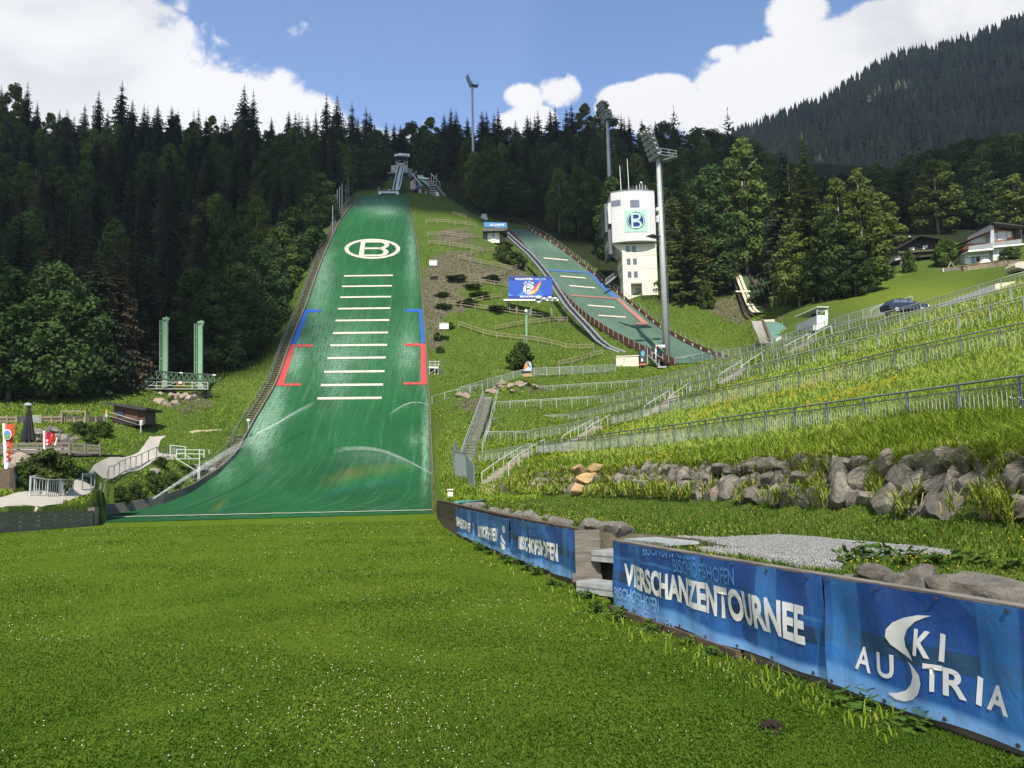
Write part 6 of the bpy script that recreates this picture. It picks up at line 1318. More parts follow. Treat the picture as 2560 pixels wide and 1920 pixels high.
b.add(V, [(4*i+j, 4*i+(j+1) % 4, 4*i+4+(j+1) % 4, 4*i+4+j) for i in range(n-1) for j in range(4)]+[(0, 1, 2, 3), (4*n-4, 4*n-3, 4*n-2, 4*n-1)]); b.build('planks', WOODG, r)
b = MB(); b.box(up(wl[0], .45)+Vector((-.05, -.2, 0)), (.45, .45, 1.15)); b.build('corner_post', WOODG, r)

class Sheet:
 """banner hanging on the lawn side of a board fence between two distances, with soft folds"""
 def __init__(s, C, ya, yb, z0, z1, seed):
  s.C = C; s.ya, s.yb, s.z0, s.z1, s.seed = ya, yb, z0, z1, seed; s.ys = np.array([p.y for p in C]); s.xs = np.array([p.x for p in C])
  pts = [s.base(s.ya+(s.yb-s.ya)*i/60) for i in range(61)]; s.cum = np.concatenate([[0], np.cumsum([(b-a).length for a, b in zip(pts, pts[1:])])]); s.L = s.cum[-1]; s.yt = np.linspace(s.ya, s.yb, 61)
 def base(s, y): return Vector((float(np.interp(y, s.ys, s.xs)), y, 0))
 def pt(s, u, v, off=0.):
  """u metres from the far end, v 0..1 from the bottom"""
  y = float(np.interp(u, s.cum, s.yt)); p = s.base(y); q = s.base(y+.2)-s.base(y-.2); nr = Vector((-q.y, q.x, 0)).normalized()
  if nr.x > 0: nr = -nr
  k = s.seed; pin = math.sin(math.pi*max(0, min(1, v)))*.6+.4*(1-v)
  f = .018*math.sin(u*5.3+v*2.2+k)+.014*math.sin(u*9.7-v*3.1+k*2)+.012*math.sin(u*3.1+v*5+k*.7)+.008*math.sin(u*17+v*2*math.sin(u)+k)
  f = f*pin + .006*math.sin(v*math.pi*2+u)
  sag = -.012*abs(math.sin(u*math.pi/.62))*v
  p = p+nr*(.055+f+off); p.z = float(z_lawn(y))+s.z0+(s.z1-s.z0)*v+sag+ (.012*math.sin(u*4.1+k)*(1-v)); return p
 def uv(s, px, py):
  a, e = ray(px, py); yy = np.linspace(min(s.ya, s.yb)-1, max(s.ya, s.yb)+1, 3000); xx = np.interp(yy, s.ys, s.xs)-.055; i = int(np.argmin(np.abs(xx/yy-a))); y = yy[i]; z = EYE+e*y
  o = np.argsort(s.yt); return float(np.interp(y, s.yt[o], s.cum[o])), (z-float(z_lawn(y))-s.z0)/(s.z1-s.z0)
 def cloth(s, name, m, parent):
  n, k = int(s.L/.06), 16; V = [s.pt(s.L*i/n, j/k) for i in range(n+1) for j in range(k+1)]; w = origin(parent); Fc = [(i*(k+1)+j, (i+1)*(k+1)+j, (i+1)*(k+1)+j+1, i*(k+1)+j+1) for i in range(n) for j in range(k)]
  me = np_mesh(name, [p-w for p in V], Fc, m, True); uv = me.uv_layers.new(name='UVMap'); U_ = [(s.L*i/n, j/k) for i in range(n+1) for j in range(k+1)]
  for lp in me.loops: uv.data[lp.index].uv = U_[lp.vertex_index]
  return obj(name, me, parent)
 def poly(s, name, pts2, faces, m, parent, off=.006, mx=.05):
  V, Fc = densify(pts2, faces, mx); w = origin(parent); return obj(name, np_mesh(name, [s.pt(a, b, off)-w for a, b in V*np.array([1, 1/(s.z1-s.z0)])], Fc, m, True), parent)
 def text(s, t, u0, u1, v0, v1, m, parent, bold=.02, off=.006, v1b=None, v0b=None, slant=0., clip=None):
  """text with cap height from v0 to v1 (v0b/v1b at its end)"""
  V, Fc = text2d(t, bold); w = V[:, 0].max(); hgt = s.z1-s.z0; v0b = v0 if v0b is None else v0b; v1b = v1 if v1b is None else v1b
  f = V[:, 0]/w; lo = v0+(v0b-v0)*f; hi = v1+(v1b-v1)*f; vv = lo+(hi-lo)*V[:, 1]
  if clip is not None: vv = np.minimum(vv, clip)
  P = np.stack([u0+(u1-u0)*f+slant*V[:, 1], vv*hgt], -1); return s.poly('lettering', P, Fc, m, parent, off)
def banner_mat(name, shapes, seed):
 """printed banner: deep blue with lighter and darker swoops; all in banner metres"""
 m, t, b = nodes(name); k = NT(t); uv = k.n('ShaderNodeUVMap').outputs[0]; sp = k.n('ShaderNodeSeparateXYZ'); t.links.new(uv, sp.inputs[0]); u, v = sp.outputs[0], sp.outputs[1]
 col = k.mix(k.mr(v, 0, 1), (.018, .105, .36), (.010, .055, .25))
 for a, fq, ph, amp, wd, colr, st in shapes:      # curved bands running along the banner
  c = k.math('ADD', k.math('MULTIPLY', k.math('SINE', k.math('ADD', k.math('MULTIPLY', u, fq), ph)), amp), a); d = k.math('ABSOLUTE', k.math('SUBTRACT', v, c)); f = k.math('MULTIPLY', k.mr(d, wd*.96, wd*1.04, 1, 0), st); col = k.mix(f, col, colr)
 w1 = k.n('ShaderNodeTexWave'); w1.bands_direction = 'X'; w1.inputs['Scale'].default_value = .22; w1.inputs['Distortion'].default_value = 3.; w1.inputs['Detail'].default_value = 1; w1.inputs['Detail Scale'].default_value = .6; w1.inputs['Phase Offset'].default_value = seed; k.set(w1.inputs['Vector'], k.scale(uv, (1, .35, 1)))
 col = k.mix(k.mr(w1.outputs[0], .86, .9, 0, .5), col, (.05, .22, .55))
 vo = k.n('ShaderNodeTexVoronoi'); vo.inputs['Scale'].default_value = 1.; k.set(vo.inputs['Vector'], k.scale(uv, (1.1, .55, 1))); vs = k.n('ShaderNodeSeparateColor'); t.links.new(vo.outputs['Color'], vs.inputs[0]); col = k.mix(k.math('MULTIPLY', k.math('GREATER_THAN', vs.outputs[0], .55), .28), col, (.04, .20, .55))
 bt = k.math('ADD', k.math('MULTIPLY', k.math('SINE', k.math('ADD', k.math('MULTIPLY', u, 1.15), seed)), .07), .15); col = k.mix(k.mr(k.math('SUBTRACT', v, bt), -.03, .03, .9, 0), col, k.mix(k.mr(v, 0, .22), (.22, .45, .82), (.09, .28, .66)))
 dirt = k.mr(k.noise(k.scale(uv, (2, 2, 1)), 3, 6, .7), .45, .8, 0, .2); col = k.mix(dirt, col, (.12, .15, .18))
 k.set(b.inputs['Base Color'], col); b.inputs['Roughness'].default_value = .42; b.inputs['Specular IOR Level'].default_value = .4
 k.set(b.inputs['Normal'], k.bump(k.noise(k.scale(uv, (1, .5, 1)), 5, 5, .6, .6), .35, .03)); return m
NAVY = (.012, .035, .075)
BM1 = banner_mat('banner_print_wide', [(.44, .5, 2.2, .05, .085, NAVY, .85), (.62, .6, 1., .15, .02, (.05, .22, .5), .5)], .4)
BM2 = banner_mat('banner_print_logo', [(.47, .3, .3, .03, .085, (.015, .06, .10), .8)], 2.2)
BM3 = banner_mat('banner_print_far', [(.48, .4, 1., .05, .08, NAVY, .85)], 4.1)
GHOST = mat('ghost_lettering', (.07, .22, .52), .45, .06); GHOSTL = mat('ghost_lettering_light', (.22, .42, .74), .45, .06); LET = mat('banner_white', (.70, .72, .74), .45, .05); EYELET = mat('eyelet', (.10, .10, .11), .4, .1, metal=.6)
D2P = 2560/2212
def dp(x, y): return x*D2P, y*D2P
def banner(label, C, ya, yb, z0, z1, m, seed):
 s = Sheet(C, ya, yb, z0, z1, seed); r = thing('banner', label, 'banner', s.pt(s.L/2, 0)); s.cloth('cloth', m, r)
 for i in range(int(s.L/.6)+1):
  for v in (.965, .03): b = MB(); p = s.pt(min(s.L-.04, .05+i*.6), v, .004); b.tube([p, p+(s.pt(.2, .5, .01)-s.pt(.2, .5, 0))], .016, 8); b.build('eyelet', EYELET, r)
 return s, r
s1, r1 = banner('long blue banner reading VIERSCHANZENTOURNEE on the nearest board fence', CN, 11.66, 7.42, .10, 1.0, BM1, .3)
def tq(s, r, t, bl, tl, br, tr, m, **k):
 (u0, v0), (_, v1), (u1, v0b), (_, v1b) = [s.uv(*q) for q in (bl, tl, br, tr)]; return s.text(t, u0, u1, v0, v1, m, r, v0b=v0b, v1b=v1b, **k)
zq = lambda x, y: (1500+x/2.087, 1300+y/2.087)
tq(s1, r1, 'VIERSCHANZENTOURNEE', zq(128, 340), zq(112, 220), zq(1072, 648), zq(1055, 440), LET, bold=.04)
tq(s1, r1, 'BISCHOFSHOFEN', zq(228, 180), zq(226, 118), zq(500, 205), zq(500, 128), GHOST, bold=.02, clip=.97)
tq(s1, r1, 'BISCHOFSHOFEN', zq(380, 270), zq(376, 198), zq(704, 342), zq(704, 252), GHOST, bold=.02)
tq(s1, r1, 'BISCHOFSHOFEN', zq(90, 405), zq(82, 345), zq(312, 490), zq(316, 410), GHOSTL, bold=.02)
tq(s1, r1, 'BISCHOFSHOFEN', zq(150, 480), zq(138, 435), zq(386, 572), zq(388, 525), GHOSTL, bold=.02)
b = MB()
s2, r2 = banner('blue banner with large white S-shaped SKI AUSTRIA logo on the nearest board fence', CN, 7.40, 5.32, .07, 1.0, BM2, 1.9)
H2 = s2.z1-s2.z0
def qpoly(s, r, nm, pts, m, off=.006):
 P = []
 for x, y in pts: u, v = s.uv(*zq(x, y)); P.append((u, v*H2))
 bm = bmesh.new(); f = bm.faces.new([bm.verts.new((a, c, 0)) for a, c in P]); f.normal_update(); bmesh.ops.triangulate(bm, faces=[f]); bm.verts.index_update(); V = np.array([(v.co.x, v.co.y) for v in bm.verts]); Fc = [[v.index for v in f.verts] for f in bm.faces]; bm.free(); return s.poly(nm, V, Fc, m, r, off)
qpoly(s2, r2, 'logo_sweep', [(1722, 497), (1650, 489), (1580, 500), (1525, 525), (1495, 560), (1489, 600), (1512, 640), (1562, 680), (1604, 708), (1632, 728), (1612, 690), (1588, 650), (1582, 605), (1600, 560), (1640, 522), (1690, 503)], LET)
qpoly(s2, r2, 'logo_sweep', [(1602, 728), (1622, 770), (1630, 812), (1618, 850), (1588, 880), (1540, 893), (1495, 890), (1530, 922), (1580, 937), (1630, 930), (1665, 902), (1681, 852), (1672, 805), (1642, 765)], LET)
tq(s2, r2, 'K', zq(1632, 698), zq(1650, 560), zq(1722, 722), zq(1745, 588), LET, bold=.03, slant=.03)
tq(s2, r2, 'I', zq(1766, 735), zq(1778, 590), zq(1794, 742), zq(1806, 598), LET, bold=.02, slant=.03)
tq(s2, r2, 'A', zq(1326, 768), zq(1352, 655), zq(1404, 794), zq(1404, 662), LET, bold=.02, slant=.02)
tq(s2, r2, 'U', zq(1436, 804), zq(1446, 682), zq(1524, 828), zq(1540, 700), LET, bold=.02, slant=.02)
for ch, x0, x1, a, c, d, e in [('T', 1690, 1785, 884, 744, 902, 765), ('R', 1788, 1908, 912, 770, 948, 800), ('I', 1950, 1978, 962, 815, 975, 830), ('A', 2006, 2132, 985, 855, 1026, 870)]:
 tq(s2, r2, ch, zq(x0, a), zq(x0+14, c), zq(x1, d), zq(x1+14, e), LET, bold=.025, slant=.02)
z6 = lambda x, y: (1000+x/4.366, 1100+y/4.366)
s3, r3 = banner('blue banner reading BISCHOFSHOFEN next to the gap with the steel planks', CF, 18.95, 14.32, .10, .98, BM3, 2.7)
tq(s3, r3, 'BISCHOFSHOFEN', z6(1300, 1190), z6(1285, 1040), z6(1725, 1328), z6(1722, 1128), LET, bold=.045)
tq(s3, r3, 'BISCHOFSHOFEN', z6(1422, 1035), z6(1420, 968), z6(1632, 1085), z6(1632, 1008), GHOST, bold=.02); tq(s3, r3, 'BISCHOFSHOFEN', z6(1305, 930), z6(1303, 885), z6(1502, 962), z6(1502, 912), GHOST, bold=.02)
tq(s3, r3, 'BISCHOFSHOFEN', z6(1290, 1280), z6(1282, 1215), z6(1448, 1400), z6(1450, 1330), GHOSTL, bold=.02)
s4, r4 = banner('creased blue banner showing VIERSCHANZENTOURNEE and BISCHOFSHOFEN at the far end of the boards', CF, 27.0, 18.97, .10, .96, BM3, 5.2)
tq(s4, r4, 'SCHANZENTOURNEE', z6(598, 925), z6(592, 820), z6(772, 1008), z6(768, 905), LET, bold=.045); tq(s4, r4, 'BISCHOFSHOFEN', z6(850, 1055), z6(842, 925), z6(1062, 1115), z6(1066, 965), LET, bold=.045); tq(s4, r4, 'VIER', z6(1112, 1010), z6(1106, 925), z6(1152, 1005), z6(1152, 940), LET, bold=.045)
tq(s4, r4, 'S', z6(1100, 1175), z6(1094, 1000), z6(1152, 1205), z6(1150, 1110), LET, bold=.05); tq(s4, r4, 'S', z6(790, 1040), z6(786, 870), z6(828, 1100), z6(826, 960), GHOSTL, bold=.05); tq(s4, r4, 'BISCHOFSHOFEN', z6(965, 925), z6(962, 870), z6(1072, 960), z6(1072, 895), GHOST, bold=.02)
# gap between the two board fences: post, steel planks
g0 = Vector((1.30, 13.9, 0)); r = thing('gap_post', 'wide weathered wooden post closing the board fence at the gap beside the BISCHOFSHOFEN banner', 'post', g0); b = MB(); b.box((1.22, 14.05, .62), (.42, .09, .74), -.05); b.box((1.2, 14.02, .2), (.5, .13, .13), -.05); b.build('board', WOODG, r); b = MB(); b.box((1.06, 14.1, .0), (.06, .3, .3)); b.build('foot', WOODB, r)
for i, (z, a, c, lab) in enumerate([(.16, (1.15, 13.75), (2.35, 12.3), 'lower steel deck plank in the gap of the board fence'), (.62, (1.45, 14.1), (2.9, 12.2), 'upper steel deck plank in the gap of the board fence'), (.94, (1.85, 12.3), (2.3, 11.35), 'steel plate lying flat behind the nearest board fence')]):
 a, c = Vector((*a, z)), Vector((*c, z)); r = thing('deck_plank', lab, 'plank', (a+c)/2); dv = (c-a); sd2 = Vector((-dv.y, dv.x, 0)).normalized(); w = .42 if i < 2 else .55
 b = MB(); b.frame_box(a-sd2*w/2, sd2*w, dv, Vector((0, 0, .04))); b.build('deck', mat('plank_steel', (.36, .39, .40), .5, .15, 3, metal=.3), r)
 if i < 2:
  for q in (-w/2-.012, w/2):
   b = MB(); b.frame_box(a+sd2*q-Vector((0, 0, .14)), sd2*.012, dv, Vector((0, 0, .17))); b.build('flange', GALV, r)
   b = MB(); b.frame_box(a+sd2*q-Vector((0, 0, .065)), sd2*.02, dv, Vector((0, 0, .03))); b.build('rib', GALV, r)
tag(obj('sill_beam', MB().frame_box((0, 0, 0), (1, 0, 0), (0, 1, 0), (0, 0, 1)) and np_mesh('sill_beam', *(lambda m: (m.v, m.f))(MB().bar((1.36, 11.8, .03), (2.32, 8.7, .03), .14, .12)), WOODB)), 'dark wooden beam at the foot of the VIERSCHANZENTOURNEE banner', 'beam', None, 'thing')

# ------------------------------------------------------------------ boulders
def boulder_mesh(seed, m, cuts=13):
 g = np.random.default_rng(seed); bm = bmesh.new(); bmesh.ops.create_icosphere(bm, subdivisions=4, radius=1.); P = np.array([v.co[:] for v in bm.verts])
 N_ = g.normal(size=(cuts, 3)); N_ /= np.linalg.norm(N_, axis=1)[:, None]; D = .46+.40*g.random(cuts)
 for n, d in zip(N_, D): k = P@n; P -= np.maximum(0, k-d)[:, None]*n*.96
 for f, a in ((2.3, .03), (6.1, .018), (13., .011)):
  q = g.random((3, 3))*f; ph = g.random(3)*6; P *= (1+a*np.sin(P@q.T*1.7+ph).prod(1)*2+a*.6*np.sin(P@q.T[:, ::-1]*2.9+ph).sum(1)*.4)[:, None]
 for v, p in zip(bm.verts, P): v.co = p
 me = bpy.data.meshes.new('boulder'); bm.to_mesh(me); bm.free(); me.materials.append(m); me.polygons.foreach_set('use_smooth', np.ones(len(me.polygons), bool)); me.set_sharp_from_angle(angle=.3); return me
BOUL = [boulder_mesh(100+i, ROCK) for i in range(9)]; BOULO = [boulder_mesh(140+i, ROCKO) for i in range(3)]; BOULW = [boulder_mesh(160+i, ROCKW) for i in range(4)]
def boulder(p, s, label, group=None, me=None, cat='boulder', name='boulder', g=random):
 o = obj(name, me or g.choice(BOUL), None, p); o.scale = s; o.rotation_euler = (g.uniform(-.3, .3), g.uniform(-.3, .3), g.uniform(0, 6.3)); return tag(o, label, cat, group, 'thing')
gr = random.Random(12)
bwp = polyline([Vector((x, y, z)) for x, y, z, h in BW[1:]], .1)
def wall_boulders(lo, hi, rowz, sz, off):
 i = lo
 while i < hi:
  p = bwp[i]; t = (bwp[min(len(bwp)-1, i+3)]-bwp[max(0, i-3)]).normalized(); nr = Vector((t.y, -t.x, 0))
  if nr.x < 0: nr = -nr
  w = gr.uniform(*sz)
  if gr.random() > .2:
   q = p+nr*off; zz = p.z+rowz+gr.uniform(-.08, .08)
   o = boulder((q.x, q.y, zz), (w*.64, w*.46, w*gr.uniform(.42, .68)), 'grey boulder in the long retaining wall below the terrace grass', 'boulders of the retaining wall', g=gr); o.rotation_euler.z = math.atan2(t.y, t.x)+gr.uniform(-.4, .4)
  i += max(3, int(w*7.4))
k_ = next(i for i, p in enumerate(bwp) if p.y > 11); k2 = next(i for i, p in enumerate(bwp) if p.y > 36); k3 = next(i for i, p in enumerate(bwp) if p.y > 52)
wall_boulders(k_, k2, .16, (.7, 1.15), .12); wall_boulders(k_+4, k2, .58, (.5, .95), .34); wall_boulders(k_+2, k2, .95, (.4, .8), .55); wall_boulders(k2, k3, .2, (.5, .9), .3); wall_boulders(k2, k3, .65, (.4, .8), .6); wall_boulders(k2, k3, 1., (.35, .6), .9)
op = hit(1452, 1236, 20); 
for i, (px, py, s, lab) in enumerate([(1452, 1222, .62, 'ochre boulder at the bottom of the sunlit stack in the retaining wall'), (1462, 1195, .68, 'ochre boulder in the middle of the sunlit stack in the retaining wall'), (1447, 1175, .58, 'ochre boulder topping the sunlit stack in the retaining wall'), (1492, 1172, .52, 'pale boulder just right of the sunlit ochre stack')]):
 p = P3(px, py, op.y-.45); o = boulder(p, (s*1.05, s*.7, s*.62), lab, None, BOULO[i % 3], g=gr)
for px, py, s, lab in [(2300, 1448, .36, 'pale veined rock behind the SKI AUSTRIA banner, left of the long flat rock'), (2190, 1432, .24, 'small pale rock behind the banner beside the leafy weeds'), (2250, 1445, .22, 'small dark rock between the weeds behind the SKI AUSTRIA banner'), (2470, 1476, .55, 'long flat dark rock with white streaks behind the SKI AUSTRIA banner'), (2140, 1445, .16, 'rounded brown stone just behind the banner seam')]:
 a, e = ray(px, py); y = next(y for y in np.linspace(4, 12, 900) if a*y > xBL(y)+.34+s*.75); p = Vector((a*y, y, min(EYE+e*y, 1.0+s*.3)-.02))
 s *= .72; boulder(p, (s*(1.5 if s > .35 else 1), s*.8, s*.6), lab, None, None, g=gr)
for px, py, s, lab in [(1520, 1342, .62, 'large layered grey boulder showing in the gap of the board fence'), (1495, 1322, .4, 'grey stone behind the wide post at the fence gap')]:
 p = P3(px, py, 14.9); boulder(p, (s*1.3, s*.7, s*.62), lab, None, None, g=gr)
gr2 = random.Random(4)
for i in range(26):      # rubble along the far board fence
 y = gr2.uniform(15, 30); x = float(xBL(y))+gr2.uniform(.35, .9); s = gr2.uniform(.12, .3); boulder((x, y, g1(x, y)+.05), (s, s*.8, s*.6), 'loose grey stone lying behind the banners of the far board fence', 'loose stones behind the far boards', g=gr2)
for (px, py, s) in [(x, y, .5) for x, y in ZF([(500, 1280), (650, 1290), (690, 1330), (780, 1290), (900, 1310), (1030, 1310), (1130, 1320), (820, 1330), (930, 1350), (520, 1410), (600, 1440), (720, 1400), (640, 1240), (440, 1390), (1220, 1300), (720, 1440)])]:
 p = hit(px, py, 60); s_ = gr2.uniform(.5, .95); boulder(up(p, .15), (s_, s_*.8, s_*.7), 'pale stone in the small rock slope under the green towers', 'stones under the green towers', gr2.choice(BOULW), g=gr2)
for (px, py) in ZJ([(480, 740), (540, 690), (600, 730), (680, 680), (740, 740), (800, 690), (840, 760), (900, 760), (1020, 770), (700, 640), (560, 790), (480, 670), (780, 650), (180, 1060), (300, 1040), (240, 1110), (160, 1130), (320, 1100)]):
 d = 69 if py < 1110 else 58; p = P3(px, py, d); s_ = gr2.uniform(.55, .95); boulder(p, (s_, s_*.8, s_*.62), 'grey stone of the rock wall behind the wooden deck', 'stones of the wall behind the deck', g=gr2) if py < 1110 else boulder(p, (s_, s_*.8, s_*.62), 'white stone under the wooden deck beside the flags', 'white stones under the deck', gr2.choice(BOULW), g=gr2)
for (px, py) in ZA([(470, 510), (600, 500), (720, 480), (800, 450), (880, 460), (840, 490), (1000, 490), (600, 440), (720, 560), (440, 560), (380, 560), (560, 470), (1050, 490), (100, 620), (20, 610)]):
 p = hit(px, py, 60); s_ = gr2.uniform(.5, 1.); boulder(up(p, .1), (s_*1.2, s_*.8, s_*.6), 'pale rock in the outcrop above the metal stairway', 'rocks above the metal stairway', gr2.choice(BOULW), g=gr2)
for (px, py) in [(520, 1162), (510, 1178), (530, 1180), (490, 1170), (548, 1172), (385, 1180), (540, 1195)]:
 p = hit(px, py, 50); s_ = gr2.uniform(.5, .9); boulder(up(p, .1), (s_, s_*.8, s_*.6), 'grey rock on the bushy bank below the gravel path', 'rocks on the bank below the path', g=gr2)
# ------------------------------------------------------------------ left bank: path, hut, deck, flags, green towers
def sheet(name, poly, m, kind, lift=.03, step=.6):
 """ground cover draped on the terrain: triangulated picture outline"""
 P = [hit(x, y, 6) for x, y in poly]; bm = bmesh.new(); f = bm.faces.new([bm.verts.new((p.x, p.y, 0)) for p in P]); f.normal_update(); bmesh.ops.triangulate(bm, faces=[f])
 for _ in range(7):
  e = [e for e in bm.edges if e.calc_length() > step]
  if not e: break
  bmesh.ops.subdivide_edges(bm, edges=e, cuts=1); bmesh.ops.triangulate(bm, faces=bm.faces)
 X = np.array([v.co.x for v in bm.verts]); Y = np.array([v.co.y for v in bm.verts]); Z = ground(X, Y)+lift; bm.verts.index_update()
 o = obj(name, np_mesh(name, np.stack([X, Y, Z], -1), [[v.index for v in f.verts] for f in bm.faces], m, True)); bm.free(); return tag(o, kind=kind)
GRAVP = mat('pale_path_gravel', (.42, .39, .34), .95, .14, 5, bump=.3)
sheet('gravel_path', ZK([(-60, 1380), (0, 1372), (100, 1340), (200, 1320), (420, 1290), (570, 1240), (620, 1190), (650, 1145), (700, 1112), (880, 1085), (960, 1055), (1000, 1000), (1035, 945), (1150, 940), (1110, 970), (1090, 1030), (1100, 1058), (1220, 1070), (1225, 1100), (1130, 1105), (1010, 1150), (820, 1220), (700, 1280), (620, 1340), (500, 1385), (440, 1412), (300, 1432), (0, 1445), (-60, 1448)]), GRAVP, 'structure', .05, .8)
sheet('footpath', ZK([(1300, 915), (1420, 902), (1530, 895), (1528, 902), (1440, 912), (1330, 925)]), mat('trodden_earth', (.36, .30, .20), .95, .2, 3), 'structure', .05, 1.5)
sheet('footpath', zoomed(1000, 1100, 4.366)([(850, 505), (1000, 455), (1030, 480), (1035, 560), (985, 605), (840, 605), (850, 560)]), mat('trodden_earth', (.36, .30, .20), .95, .2, 3), 'structure', .03, .6)
# wooden hut
def block(r, f, pts, dy, nm, m, y0=0.): b = MB(); b.prism([f(x, y, y0) for x, y in pts], (0, dy, 0)); return b.build(nm, m, r)
f_ = flat(97.); k0 = lambda X, Y, dy=0.: f_(*ZK([(X, Y)])[0], dy)
r = thing('wooden_hut', 'small brown wooden hut with dark sloping roof below the green towers', 'hut', k0(895, 870))
block(r, k0, [(788, 840), (955, 870), (955, 742), (788, 728)], 3, 'front_wall', mat('hut_wood', (.115, .05, .028), .7, .3, 2, stretch=(1, 1, 8))); block(r, k0, [(957, 872), (1002, 855), (1002, 742), (957, 742)], 2.9, 'side_wall', mat('hut_wood_shade', (.07, .04, .028), .7, .3, 2), .05)  # side wall: same wood with its shade put into a darker colour
block(r, k0, [(745, 706), (1032, 748), (1032, 762), (1000, 765), (745, 722)], 4.5, 'roof', mat('hut_roof', (.035, .035, .038), .7, .2), -.7); w_ = block(r, k0, [(810, 808), (860, 810), (860, 764), (810, 760)], .1, 'window', WOODC, -.06); b = MB(); b.prism([k0(x, y, -.1) for x, y in [(815, 804), (855, 806), (855, 769), (815, 765)]], (0, .05, 0)); b.build('pane', mat('pane_dark_blue', (.03, .045, .08), .2, .1), w_)
block(r, k0, [(792, 850), (955, 872), (955, 838), (900, 824), (792, 818)], 1, 'shelf_board', WOODC, -.5); block(r, k0, [(975, 865), (990, 865), (990, 832), (975, 832)], .3, 'meter_box', WHITE, -.3)
fence('ramp_railing', 'pale railing of the ramp in front of the wooden hut', 'railing', [k0(768, 848, -1), k0(823, 850, -1), k0(908, 882, -1), k0(1000, 918, -1)], 1.3, 3.2, [1.25, .8], .05, (.1, .1), GALV, follow=False, drop=.8)
# green towers with ladders, truss, platform
f_ = flat(122.); k0 = lambda X, Y, dy=0.: f_(*ZF([(X, Y)])[0], dy)
for xa, xb, yt, yb, lad, lab in [(537, 606, 95, 1170, 490, 'pale green steel column with ladder, left of two behind the lattice girder'), (1072, 1140, 150, 1200, 1022, 'pale green steel column with ladder, right of two behind the lattice girder')]:
 r = thing('steel_column', lab, 'column', k0((xa+xb)/2, yb)); block(r, k0, [(xa, yb), (xb-2, yb), (xb, yt+20), (xa+2, yt)], .35, 'column', STEELG)
 b = MB(); b.bar(k0(xa, yt+10), k0(xb+30, yt+8), .35); b.bar(k0(xb-4, yt+20), k0(xb+8, yt+60), .25); b.bar(k0(xa+50, yt-20), k0(xb, yt+8), .2); b.build('head_arm', STEELG, r); b = MB()
 for x in (lad, lad+36): b.bar(k0(x, yt+30), k0(x, yb-250), .1)
 for q in range(4): b.bar(k0(lad, yt+230+q*195), k0(xa, yt+230+q*195), .1)
 for q in range(26): b.bar(k0(lad, yt+35+q*30), k0(lad+36, yt+35+q*30), .06)
 b.build('ladder', STEELG, r)
r = thing('lattice_girder', 'long green lattice girder lying across in front of the two green columns', 'girder', k0(870, 1090)); T = lambda t: (320+1105*t, 925+72*t); B_ = lambda t: (305+1112*t, 1040+58*t); b = MB()
b.bar(k0(*T(0), -2), k0(*T(1), -2), .22); b.bar(k0(*B_(0), -2), k0(*B_(1), -2), .22); b.build('chord_pair', STEELD, r); b = MB()
for i in range(28): a_, c_ = (T(i/28), B_((i+1)/28)) if i % 2 else (B_(i/28), T((i+1)/28)); b.bar(k0(*a_, -2), k0(*c_, -2), .12)
b.bar(k0(230, 1035, -1), k0(320, 920, -2), .3); b.build('web', mat('girder_green', (.09, .15, .10), .5, .2), r)
for x in (360, 905, 1405): q = (x-320)/1105; b = MB(); b.prism([k0(x-25, T(q)[1]+4, -2.2), k0(x+25, T(q)[1]+8, -2.2), k0(x+25, T(q)[1]-6, -2.2), k0(x-25, T(q)[1]-10, -2.2)], (0, .15, 0)); b.build('end_plate', WHITE, r)
r = thing('steel_platform', 'galvanised platform with railing and boxes under the lattice girder', 'platform', k0(740, 1210)); b = MB()
for x0, y0, x1, y1 in [(130, 1095, 1325, 1112), (130, 1152, 1325, 1165), (130, 1205, 1325, 1212)]: b.bar(k0(x0, y0, -2.5), k0(x1, y1, -2.5), .1)
b.build('rails', GALV, r)
for x, y0, y1 in [(133, 1095, 1340), (242, 1180, 1440), (550, 1095, 1210), (640, 1078, 1200), (1086, 1095, 1205), (1322, 1110, 1215)]: b = MB(); b.bar(k0(x, y0, -2.5), k0(x, y1, -2.5), .12); b.build('post', GALV, r)
b = MB()
for x0, y0, x1, y1 in [(135, 1215, 242, 1400), (242, 1295, 550, 1095), (250, 1340, 390, 1275), (640, 1190, 850, 1105), (1086, 1110, 1310, 1215)]: b.bar(k0(x0, y0, -2.5), k0(x1, y1, -2.5), .08)
b.build('braces', GALV, r); b = MB(); b.prism([k0(x, y, -2.4) for x, y in [(130, 1200), (1325, 1210), (1325, 1218), (130, 1210)]], (0, 2.2, 0)); b.build('deck', GALVD, r)
for nm, lab, pts, m in [('crate', 'white cabinet at the left end of the galvanised platform', [(228, 1185), (362, 1185), (362, 1055), (228, 1055)], mat('crate_cream', (.60, .62, .55), .6, .08)), ('crate', 'orange crate beside the white cabinet on the galvanised platform', [(172, 1192), (298, 1190), (298, 1105), (172, 1108)], mat('crate_orange', (.55, .27, .14), .6, .1)), ('crate', 'small white box at the right end of the galvanised platform', [(1183, 1195), (1228, 1198), (1228, 1138), (1183, 1138)], mat('crate_cream', (.60, .62, .55), .6, .08))]:
 rr = thing(nm, lab, 'box', k0(*pts[0])); block(rr, k0, pts, .9, 'body', m, -1.9 if 'orange' not in lab else -2.3); (x0, y0), (x1, y1), (x2, y2), _ = pts; block(rr, k0, [(x0-4, y2+8), (x1+4, y2+8), (x1+4, y2-2), (x0-4, y2-2)], 1., 'lid', m, -1.95 if 'orange' not in lab else -2.35)
r = thing('timber_stand', 'yellow timber stand with a pale lamp in the middle of the galvanised platform', 'stand', k0(885, 1195)); b = MB()
for x in (830, 860, 912, 940): b.bar(k0(x, 1070, -1.8), k0(x, 1195, -1.8), .14)
